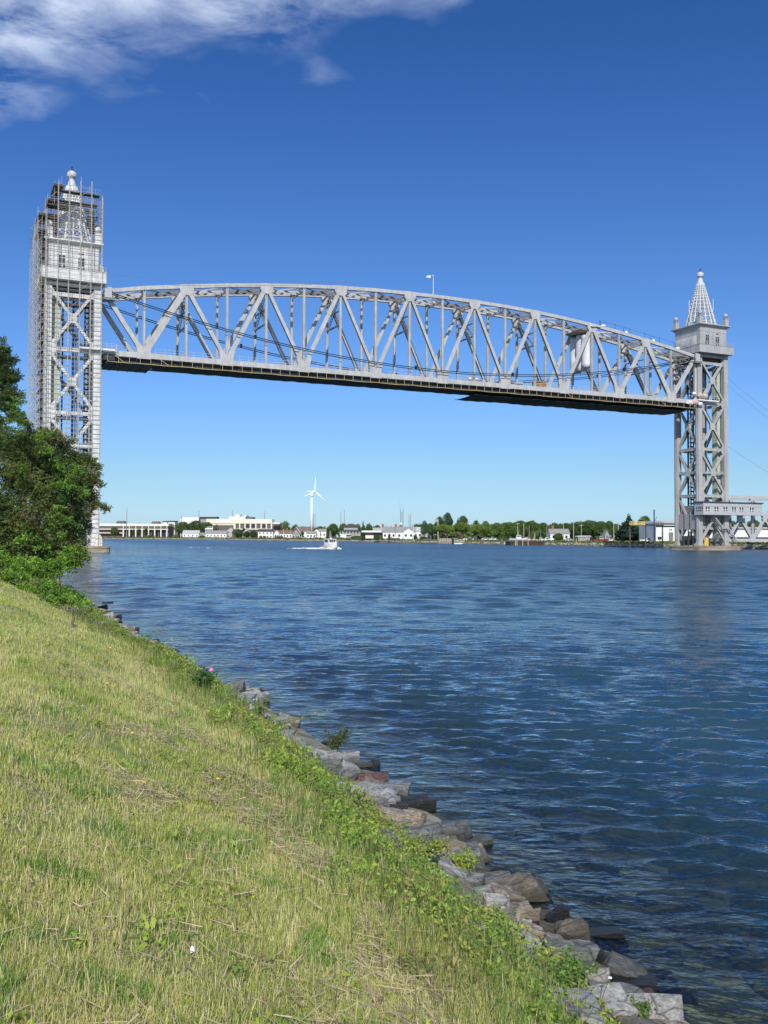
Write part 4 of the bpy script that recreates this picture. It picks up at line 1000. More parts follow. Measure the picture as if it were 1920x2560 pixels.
def tree(px, ytop, w_px, Y, label, col=(.06,.10,.028), shape='round', base=LZ, zbase=None, group=None, trunk=True, cat='tree', name='tree', dens=1.0):
    TREEN[0] += 1; rng = np.random.default_rng(100+TREEN[0])
    p = at(px, 1342, Y); top = zat(px, ytop, Y); w_ = sz(w_px, Y); h = top-base; loc = Vector((p.x, p.y, base))
    root = empty(name, loc, 0, label, cat, group)
    blobs = []
    if shape == 'round':
        blobs.append((0, 0, h*.62, w_*.40, w_*.38, h*.36))
        for i in range(9):
            a = rng.uniform(0, 6.28); r_ = w_*rng.uniform(.18, .34); zz = h*rng.uniform(.36, .82); q = w_*rng.uniform(.14, .24)
            if zz > h*.66: r_ *= .6
            blobs.append((r_*math.cos(a), r_*math.sin(a), zz, q, q, min(q*.85, h-zz)))
        blobs.append((w_*.05, 0, h*.84, w_*.2, w_*.2, h*.16))
    elif shape == 'flat':
        for i in range(11):
            a = rng.uniform(0, 6.28); r_ = w_*rng.uniform(0, .38); q = w_*rng.uniform(.14, .22); blobs.append((r_*math.cos(a), r_*math.sin(a), h*(.80-.30*(r_/w_*2)**2)-q*.1, q, q, h*.18))
        blobs.append((0, 0, h*.74, w_*.34, w_*.34, h*.24))
    elif shape == 'cone':
        blobs.append((0, 0, h*.35, w_*.24, w_*.24, h*.33)); blobs.append((0, 0, h*.7, w_*.12, w_*.12, h*.24)); n_ = 15
        for i in range(n_):
            f = i/(n_-1); rr_ = w_*.5*(1-f)**.85+w_*.04
            for j in range(max(1, int(6*(1-f)+1))):
                a = rng.uniform(0, 6.28); q = rr_*.45+.15; blobs.append(((rr_-q*.6)*math.cos(a), (rr_-q*.6)*math.sin(a), h*(.08+.88*f), q*1.15, q*1.15, h*.06))
    elif shape == 'bush':
        for i in range(7):
            a = rng.uniform(0, 6.28); r_ = w_*rng.uniform(0, .32); q = w_*rng.uniform(.16, .26); blobs.append((r_*math.cos(a), r_*math.sin(a), h*rng.uniform(.3, .6), q, q, h*.38))
        blobs.append((0, 0, h*.45, w_*.4, w_*.4, h*.5))
    size = max(.42, Y*.0014)
    area = sum(4*math.pi*((b_[3]*b_[4]+b_[4]*b_[5]+b_[3]*b_[5])/3) for b_ in blobs)
    per = 3.0/(size*size)*dens; tot = area*per
    if tot > 9000: per *= 9000/tot; size *= math.sqrt(tot/9000)
    V, F, C_ = crown(rng, blobs, per, size, col)
    o = arr_mesh('crown', V, F, K['leaf_far'], col=C_, parent=root)
    if trunk:
        mb = MB(); r_ = max(.12, h*.022); mb.tube((0, 0, 0), (r_*.3, 0, h*.38), r_*1.2, 7, r_*.8)
        for i in range(4):
            a = rng.uniform(0, 6.28); mb.tube((r_*.3, 0, h*.34), (w_*.22*math.cos(a), w_*.22*math.sin(a), h*.66), r_*.6, 5, r_*.2)
        mb.build('trunk', K['bark'], root)
    return root

# ---------------------------------------------------------------- buildings of the far shore
def local(px0, px1, Y): a = at(px0, 1342, Y); b_ = at(px1, 1342, Y); return a.x, b_.x
def house(px0, px1, yr, ye, Y, label, wall='white', roof='roof_grey', ridge='x', depth=None, wins=3, chim=None, storeys=1, rz=0., base=LZ, door=True):
    """gabled house: yr / ye = ridge and eave rows read off the photo, turned into metres"""
    x0, x1 = local(px0, px1, Y); W_ = x1-x0; xc = (x0+x1)/2; zr = zat((px0+px1)/2, yr, Y)-base; ze = zat((px0+px1)/2, ye, Y)-base; D = depth or max(6, min(W_, 11))
    root = empty('house', (xc, Y*YS+D/2, base), rz, label, 'house'); h_ = W_/2; d_ = D/2
    mb = MB()
    if ridge == 'x':
        mb.box(-h_, h_, -d_, d_, 0, ze); mb.raw([(-h_, -d_, ze), (-h_, d_, ze), (-h_, 0, zr), (h_, -d_, ze), (h_, d_, ze), (h_, 0, zr)], [(0,1,2), (3,5,4), (0,2,5,3), (1,4,5,2), (0,3,4,1)])
    else:
        mb.box(-h_, h_, -d_, d_, 0, ze); mb.raw([(-h_, -d_, ze), (h_, -d_, ze), (0, -d_, zr), (-h_, d_, ze), (h_, d_, ze), (0, d_, zr)], [(0,1,2), (3,5,4), (0,2,5,3), (1,4,5,2), (0,3,4,1)])
    mb.build('wall', K[wall], root)
    mb = MB(); e = .35; t_ = .16
    if ridge == 'x':
        s_ = (zr-ze)/d_
        for sg in (-1, 1):
            y1 = sg*(d_+e); z1 = ze-s_*e
            mb.raw([(-h_-e, 0, zr+.02), (h_+e, 0, zr+.02), (h_+e, y1, z1+.02), (-h_-e, y1, z1+.02), (-h_-e, 0, zr+.02+t_), (h_+e, 0, zr+.02+t_), (h_+e, y1, z1+.02+t_), (-h_-e, y1, z1+.02+t_)], [(0,1,2,3), (7,6,5,4), (0,4,5,1), (1,5,6,2), (2,6,7,3), (3,7,4,0)])
    else:
        s_ = (zr-ze)/h_
        for sg in (-1, 1):
            x1_ = sg*(h_+e); z1 = ze-s_*e
            mb.raw([(0, -d_-e, zr+.02), (0, d_+e, zr+.02), (x1_, d_+e, z1+.02), (x1_, -d_-e, z1+.02), (0, -d_-e, zr+.02+t_), (0, d_+e, zr+.02+t_), (x1_, d_+e, z1+.02+t_), (x1_, -d_-e, z1+.02+t_)], [(0,1,2,3), (7,6,5,4), (0,4,5,1), (1,5,6,2), (2,6,7,3), (3,7,4,0)])
    rf = mb.build('roof', K[roof], root)
    if chim is not None:
        mb = MB(); cx_ = -h_+chim*W_; mb.box(cx_-.7, cx_+.7, -.6, .6, zr-.8, zr+1.9); mb.build('chimney', K['brick'], root, ).parent = rf
    for st_ in range(storeys):
        zc_ = ze*(st_+.55)/storeys; wh = min(.75, ze/storeys*.26)
        for i in range(wins):
            x = -h_+(i+.5)*W_/wins; ww = min(.65, W_/wins*.28)
            mb = MB(); mb.box(x-ww, x+ww, -d_-.04, -d_-.01, zc_-wh, zc_+wh); wi = mb.build('window', K['glass_dark'], root)
    if door:
        mb = MB(); x = -h_+W_*(.42 if wins % 2 else .5); mb.box(x-.5, x+.5, -d_-.08, -d_-.045, .05, min(2.1, ze*.8)); mb.build('door', K['wall_grey'], root)
    return root

# academy: long low block with white roof band and a colonnade
YA = 905; base = LZ
x0, x1 = local(150, 420, YA); zt_ = zat(330, 1309.5, YA)-base; hh = lambda y: zat(330, y, YA)-base
root = empty('academy_building', ((x0+x1)/2, YA*YS+14, base), 0, 'long low academy building with a white roof band and white columns at far left', 'building'); xc = (x0+x1)/2; w2 = (x1-x0)/2
mb = MB(); mb.box(-w2, w2, -9, 14, 0, hh(1316)); mb.build('wall', K['brown_wall'], root)
mb = MB(); mb.box(-w2-.5, w2+.5, -14, 15, hh(1315), hh(1309.3)); mb.build('roof_band', K['cream'], root)
mb = MB(); mb.box(-w2, w2, -13.4, -9.002, hh(1324), hh(1322)); mb.build('balcony_band', K['cream'], root)
mb = MB(); mb.box(-w2, w2-sz(110, YA), -13.2, -9.004, hh(1333.5), hh(1331.5)); mb.build('balcony_band', K['cream'], root)
mb = MB(); mb.box(-w2, w2-.4, -12.6, -9.006, hh(1321.9), hh(1317)); mb.build('panel_band', K['brown_wall'], root)
for q in (308, 323, 339, 355, 371, 386.5, 402, 417):
    x = at(q, 1342, YA).x-xc; mb = MB(); mb.box(x-.75, x+.75, -14, -12.9, 0, hh(1324)-.02); mb.box(x-.4, x+.4, -14, -12.9, hh(1322)+.02, hh(1315)-.02); mb.build('column', K['cream'], root)
for k in range(12):
    x = at(308+k*9, 1342, YA).x-xc; mb = MB(); mb.box(x-1.6, x+1.6, -9.08, -9.02, 1.2, hh(1326)); mb.build('window', K['glass_dark'], root)
for (a, b_, yt) in ((283, 305, 1302), (372, 393, 1303)):
    xa, xb = local(a, b_, YA); mb = MB(); mb.prism([(xa-xc, hh(1309)), (xb-xc, hh(1309)), (xb-xc-1, hh(yt)), (xa-xc+1.5, hh(yt))], -4, 6); mb.build('roof_plant', K['brown_wall'], root)
def block(name, parts, Y, label, D=16, cat='building', base=LZ):
    """parts: (name, px0, px1, ytop, ybottom, material, forward offset)"""
    a = min(p[1] for p in parts); b_ = max(p[2] for p in parts); xa, xb = local(a, b_, Y); xc = (xa+xb)/2
    root = empty(name, (xc, Y*YS+D/2, base), 0, label, cat)
    for (n_, p0, p1, yt, yb, m_, off) in parts:
        u0, u1 = local(p0, p1, Y); zt_ = zat((p0+p1)/2, yt, Y)-base; zb_ = max(0, zat((p0+p1)/2, yb, Y)-base)
        mb = MB(); mb.box(u0-xc, u1-xc, -D/2-off, (D/2-off*.5) if off < 3 else -D/2-off+3, zb_, zt_); mb.build(n_, K[m_], root)
    return root
block('tower_block', [('wall', 407, 418, 1305, 1343, 'cream', 0), ('wall', 420, 437, 1305, 1343, 'cream', .3), ('roof', 406, 419, 1302.5, 1304.9, 'roof_dark', .6), ('roof', 419.5, 438, 1302, 1304.9, 'roof_dark', .9), ('window', 422, 431, 1309, 1317, 'glass_dark', .34)], 930, 'pair of small cream blocks with dark flat roofs just right of the long academy building')
block('hall', [('wall', 451, 497, 1297, 1343, 'white', 0), ('roof', 456, 496, 1293.5, 1296.9, 'white', -.6)], 980, 'low white hall roof showing above the big dark trees at left')
block('dark_hall', [('wall', 499, 542, 1293, 1343, 'roof_dark', 0), ('wall_panel', 501, 516, 1298, 1306, 'wall_grey', .1), ('roof', 498, 543, 1291.8, 1292.9, 'mid_steel', .5)], 975, 'dark grey box building rising behind the left end of the sports hall')
YG = 900
sp_ = [('wall', 530, 682, 1309, 1343, 'brown_wall', 0), ('roof_band', 516, 680, 1297.5, 1308.9, 'cream', 1.2), ('base_band', 586, 680, 1321.5, 1324, 'cream', 1.0), ('annex_band', 681, 700, 1306, 1310, 'cream', .6), ('annex_wall', 681, 698, 1310.1, 1343, 'brown_wall', .1),
       ('roof_plant', 571, 612, 1291.5, 1297.4, 'white', -4), ('roof_plant', 587, 597, 1286, 1291.4, 'white', -4), ('roof_plant', 608, 614, 1288, 1291.4, 'white', -4), ('roof_plant', 615, 630, 1292, 1297.4, 'brown_wall', -4), ('lower_band', 530, 584, 1309, 1313, 'cream', .5)]
sp_ += [('column', q, q+(5 if q == 584 else 3.2), 1309, 1321.4, 'cream', 1.0) for q in (584, 597.5, 611, 624.5, 638, 651.5, 664.5, 677)]
sp_ += [('window', q+1, q+9, 1312, 1319, 'glass_dark', .08) for q in (614, 628, 655)]
block('sports_hall', sp_, YG, 'large cream and brown sports hall with a white colonnade under its roof band', 26)
house(456, 497, 1326, 1334, 830, 'white pale-roofed house at the left end of the waterfront before dark trees', 'white', 'light_grey', 'x', wins=4, storeys=1)
house(497, 516, 1332, 1337, 832, 'low grey-roofed white annex between two white houses at far left', 'white', 'roof_grey', wins=2, door=False)
house(515, 566, 1326.5, 1334, 815, 'long white waterfront house left of the beige gable', 'white', 'roof_grey', 'x', wins=6)
fr_ = empty('white_frame', (at(523, 1342, 850).x, 850*YS, LZ), 0, 'white open lookout frame standing up behind the long white waterfront house', 'lookout')
mb = MB(); u = sz(1, 850)
for q in (-8.5, -3, 2, 7.5): mb.box(q*u-.35, q*u+.35, -.4, .4, 0, zat(523, 1316 if q > -5 else 1322, 850)-LZ)
mb.build('post', K['white'], fr_); mb = MB(); mb.box(-10*u, 9*u, -.41, .41, zat(523, 1323, 850)-LZ, zat(523, 1320, 850)-LZ); mb.build('beam', K['white'], fr_)
house(566, 587, 1318.5, 1327, 820, 'tall beige gable-fronted house between the white houses', 'beige', 'roof_grey', 'y', wins=2, storeys=2)
house(606, 626, 1323, 1332, 800, 'small white gabled house half hidden by dark shrubs', 'white', 'roof_grey', 'y', wins=2, storeys=1)
house(645, 682, 1323, 1329, 760, 'white dark-roofed house right of the dark shrubs on the left waterfront', 'white', 'roof_dark', 'x', wins=4, storeys=2)
house(684, 730, 1326, 1334, 700, 'long low white house with grey-brown roof left of the timber-fronted gable', 'white', 'roof_brown', 'x', wins=6, chim=.7)
house(686, 697, 1326, 1333, 690, 'tiny white gable end projecting from the long low white house', 'white', 'light_grey', 'y', wins=2, door=False)
af = house(730, 750, 1317, 1333, 660, 'white house with a steep trussed gable beside the wind turbine', 'brown_wall', 'white', 'y', wins=1)
mb = MB(); d_ = 3.6
for (a, b_) in (((-3.4, 3), (0, 7.4)), ((3.4, 3), (0, 7.4)), ((-2.2, 3), (0, 5.2)), ((2.2, 3), (0, 5.2)), ((0, 3), (0, 7.4)), ((-3.4, 3), (3.4, 3))): mb.beam((a[0], -3.75, a[1]), (b_[0], -3.75, b_[1]), .3, .2)
for x in (-3.2, -1, 1, 3.2): mb.box(x-.15, x+.15, -3.85, -3.65, 0, 3)
mb.build('gable_truss', K['white'], af)
house(743, 775, 1317, 1328, 690, 'brown-roofed house between the trussed gable and the turbine tower', 'white', 'roof_brown', 'x', wins=3, storeys=2)
house(766, 790, 1328, 1334, 640, 'low white house with grey roof at the foot of the turbine', 'white', 'roof_grey', 'x', wins=3)
house(783, 800, 1322.5, 1330, 650, 'white gable-fronted house just right of the turbine', 'white', 'roof_grey', 'y', wins=1, door=False)
house(797, 815, 1322.5, 1328, 655, 'white house with grey roof left of the big dark tree', 'white', 'roof_grey', 'x', wins=2, door=False)
# big grey house with two hipped roofs
YH = 560; gx = local(849, 901, YH); gc = sum(gx)/2; w2 = (gx[1]-gx[0])/2
gh = empty('grey_house', (gc, YH*YS+5, LZ), 0, 'large grey house with stacked pagoda-like hipped roofs right of the big dark tree', 'house')
def hip(mb, x0, x1, y0, y1, z0, z1, e=.7, fl=.35):
    a = [(x0-e, y0-e, z0), (x1+e, y0-e, z0), (x1+e, y1+e, z0), (x0-e, y1+e, z0)]; cx_ = (x1-x0)*fl; b_ = [(x0+cx_, (y0+y1)/2-.3, z1), (x1-cx_, (y0+y1)/2-.3, z1), (x1-cx_, (y0+y1)/2+.3, z1), (x0+cx_, (y0+y1)/2+.3, z1)]
    mb.raw(a+b_, [(3,2,1,0), (4,5,6,7), (0,1,5,4), (1,2,6,5), (2,3,7,6), (3,0,4,7)])
hz = lambda y: zat(875, y, YH)-LZ
mb = MB(); mb.box(-w2, w2, -5, 5, 0, hz(1327)); mb.box(-w2*.6, w2*.75, -3.5, 3.5, hz(1327), hz(1318)); mb.build('wall', K['wall_grey'], gh)
mb = MB(); hip(mb, -w2, w2, -5, 5, hz(1327.5), hz(1321)); hip(mb, -w2*.6, w2*.75, -3.5, 3.5, hz(1318), hz(1309), .6); mb.build('roof', K['roof_dark'], gh)
for i in range(6):
    x = -w2+(.6+i)*w2*2/6.4; mb = MB(); mb.box(x-.5, x+.5, -5.05, -5.01, hz(1334), hz(1329)); mb.build('window', K['glass_dark'], gh)
mb = MB(); mb.box(-w2*.9, -w2*.35, -6.4, -5.06, 0, hz(1337)); mb.box(-w2, w2*.1, -6.3, -5.06, hz(1336.8), hz(1335.5)); mb.build('porch', K['white'], gh)
block('pavilion', [('wall', 913, 952, 1331, 1343, 'brown_wall', 0), ('roof', 904, 966, 1326.5, 1330.9, 'white', 2.6), ('terrace_wall', 914, 934, 1338.5, 1346, 'white', 2.7), ('clerestory', 932, 962, 1319, 1326.4, 'wall_grey', -3), ('window', 932, 950, 1332, 1338, 'glass_dark', .1)], 500, 'flat-roofed pavilion with a broad white fascia left of the long white house', 9)
house(957, 1000, 1317, 1330, 490, 'left part of the long white house, brick chimney at its left end', 'white', 'roof_grey', 'x', wins=4, chim=.0, depth=12)
house(990, 1038, 1317, 1330, 488, 'middle part of the long white house with grey roof and brick chimney on its left', 'white', 'roof_grey', 'x', wins=3, chim=.0, depth=12)
house(1008, 1034, 1320, 1329.5, 478, 'white gable-fronted wing of the long white house, facing the water', 'white', 'roof_grey', 'y', wins=2, door=False)
house(1034, 1055, 1318, 1328, 492, 'right end of the long white house beside the dark trees', 'white', 'light_grey', 'x', wins=2)
house(1055, 1078, 1333, 1338, 470, 'low white wing behind the small dark tree right of the long white house', 'white', 'roof_grey', 'x', wins=2)
house(1376, 1424, 1322.5, 1334, 420, 'house with a large grey gable roof in front of the wooded hill', 'white', 'roof_grey', 'x', wins=3, chim=.2)
house(1512, 1524, 1326, 1338, 380, 'small grey gabled boathouse roof right of the red boat', 'wall_grey', 'roof_grey', 'y', wins=1)

# wind turbine
YT = 900; p = at(778.5, 1342, YT); wt = empty('wind_turbine', (p.x, p.y, LZ), 0, 'tall white three-bladed wind turbine rising above the waterfront houses', 'wind turbine')
zh = zat(778.5, 1229, YT)-LZ
mb = MB(); mb.tube((0, 0, 0), (0, 0, zh-1.0), 1.75, 24, 1.15); mb.build('tower', K['turbine'], wt, smooth=True)
mb = MB(); mb.tube((4.3, -3.5, zh), (-4.9, 1.6, zh-.5), 1.25, 12, 1.0); mb.build('nacelle', K['turbine'], wt)
hubp = Vector((4.2, -4.6, zh+.1)); mb = MB(); mb.tube(hubp, hubp+Vector((.6, -1.2, 0)), 1.3, 12, .4); hb = mb.build('hub', K['turbine'], wt)
for ang in (88, -41, 205):
    a = R(ang); d_ = Vector((math.cos(a)*.93, math.cos(a)*.3, math.sin(a))); Lb = 18.5 if ang != 205 else 17
    side = Vector((-math.sin(a)*.93, -math.sin(a)*.3, math.cos(a)))
    mb = MB(); st_ = [(0, .5), (.08, .6), (.2, 1.05), (.5, .7), (.8, .42), (1, .12)]; vs = []; fs = []
    for (f, c_) in st_:
        q = hubp+Vector((.3, -.6, 0))+d_*Lb*f
        vs += [q-side*c_*.7, q+Vector((.1, -.16, 0)), q+side*c_*.9, q+Vector((-.1, .16, 0))]
    for i in range(len(st_)-1):
        for j in range(4): fs.append((i*4+j, i*4+(j+1)%4, i*4+4+(j+1)%4, i*4+4+j))
    fs += [(3,2,1,0), tuple(range(len(vs)-4, len(vs)))]
    mb.raw(vs, fs); mb.build('blade', K['turbine'], wt)

# stadium light masts
for (q, yt, Y, hw, lb) in ((316.5, 1268, 800, 1.3, 'tallest slim floodlight mast, standing in front of the academy building'), (453, 1289, 980, 2.2, 'faint short floodlight mast above the big dark trees'),
        (497, 1275, 930, 4.5, 'floodlight mast with a broad lamp head left of the sports hall'), (580.5, 1275.5, 960, 2.8, 'floodlight mast rising behind the sports hall roof, left one'), (661, 1278.5, 960, 3.6, 'floodlight mast rising behind the right half of the sports hall'),
        (784, 1283, 1000, 1.6, 'floodlight mast half hidden by the turbine tower'), (787.5, 1286, 1050, 2.0, 'slightly lower floodlight mast just right of the turbine tower'), (852, 1281, 900, 3.2, 'left one of the floodlight mast pair above the grey house'), (860.5, 1275, 940, 3.2, 'taller right one of the floodlight mast pair above the grey house'),
        (1022.5, 1288.5, 900, 3.0, 'left lower one of the floodlight mast pair above the long white house'), (1026.7, 1284, 930, 3.0, 'right taller one of the floodlight mast pair above the long white house')):
    p = at(q, 1342, Y); z = zat(q, yt, Y)-LZ; o = empty('floodlight_mast', (p.x, p.y, LZ), 0, lb, 'floodlight', 'floodlight masts of the playing field')
    mb = MB(); mb.tube((0, 0, 0), (0, 0, z), .42, 7, .26); mb.build('mast', K['mid_steel'], o)
    mb = MB(); w_ = sz(hw, Y)
    for k in range(2): mb.box(-w_, w_, -.25, .25, z-.2-k*1.4, z+.65-k*1.4)
    mb.build('lamp_head', K['light_grey'], o)
# lattice radio mast
p = at(1003.5, 1342, 700); z = zat(1003.5, 1273, 700)-LZ; o = empty('radio_mast', (p.x, p.y, LZ), 0, 'lattice radio mast with whip antennas behind the long white house', 'radio mast')
mb = MB()
for a in range(3):
    x, y = 1.6*math.cos(a*2.094), 1.6*math.sin(a*2.094); mb.tube((x, y, 0), (x, y, z), .18, 5)
for k in range(int(z/2.4)):
    for a in range(3):
        x, y = 1.6*math.cos(a*2.094), 1.6*math.sin(a*2.094); x2, y2 = 1.6*math.cos((a+1)*2.094), 1.6*math.sin((a+1)*2.094); mb.tube((x, y, k*2.4), (x2, y2, k*2.4+2.4), .1, 4); mb.tube((x, y, k*2.4), (x2, y2, k*2.4), .08, 4)
mb.build('lattice', K['mid_steel'], o)
mb = MB()
for (x, l_) in ((-1.8, 8), (-.6, 6), (.6, 4.5), (1.8, 3)): mb.tube((x, 0, z-1), (x, 0, z+l_), .07, 4)
mb.build('whip_antenna', K['light_grey'], o)
mb = MB(); mb.tube((-.3, -1.8, z*.52), (-.3, -2.2, z*.52), 1.0, 10); mb.build('dish', K['white'], o)

# utility poles, flagpoles and masts
for (q, yt, yb, Y, arm, m_, lb) in ((1294.5, 1307, 1341, 390, 3.2, 'pole_wood', 'utility pole with a crossarm behind the left end of the brown wharf'), (1309.5, 1309, 1343, 385, 0, 'pole_wood', 'plain wooden pole just right of the crossarm pole behind the wharf'),
        (1408.5, 1306, 1350, 335, 0, 'pole_wood', 'pale wooden pole left of the grey shed'), (1434, 1304.5, 1357, 318, 0, 'pole_wood', 'tallest pale wooden pole at the left corner of the grey shed'), (1453.5, 1311, 1338, 400, 3.5, 'pole_wood', 'utility pole with a crossarm standing behind the grey shed'),
        (1534.5, 1310, 1349, 330, 0, 'pole_wood', 'pale wooden pole just left of the dark fir'), (1545.5, 1304, 1350, 335, 0, 'light_grey', 'thin grey pole touching the left side of the dark fir'), (709, 1323, 1343, 640, 1.5, 'white', 'thin white flagpole in front of the long low white house'), (1033.5, 1315, 1352, 440, 0, 'white', 'white flagpole on the lawn before the gable-fronted wing'),
        (1095, 1298, 1330, 440, 0, 'white', 'white flagpole among the light green trees'), (726, 1308, 1330, 640, 0, 'pole_wood', 'plain pole left of the trussed gable'), (1337, 1332, 1346, 350, 0, 'light_grey', 'short boat mast behind the wharf')):
    p = at(q, 1342, Y); z = zat(q, yt, Y)-LZ; o = empty('utility_pole' if m_ != 'white' else 'flagpole', (p.x, p.y, LZ), 0, lb, 'pole'); mb = MB(); mb.tube((0, 0, 0), (0, 0, z), .19, 8, .13); mb.build('shaft', K[m_], o)
    if arm and m_ != 'white': mb = MB(); mb.box(-arm*.36, arm*.36, -.08, .08, z-.55, z-.35); mb.build('crossarm', K[m_], o)
    if m_ == 'white' and q != 1033.5: mb = MB(); mb.box(-1.5, -.1, -.02, .02, z-1.4, z-.3); mb.build('flag_cloth', K['tarp_pink' if q > 1000 else 'red'], o)

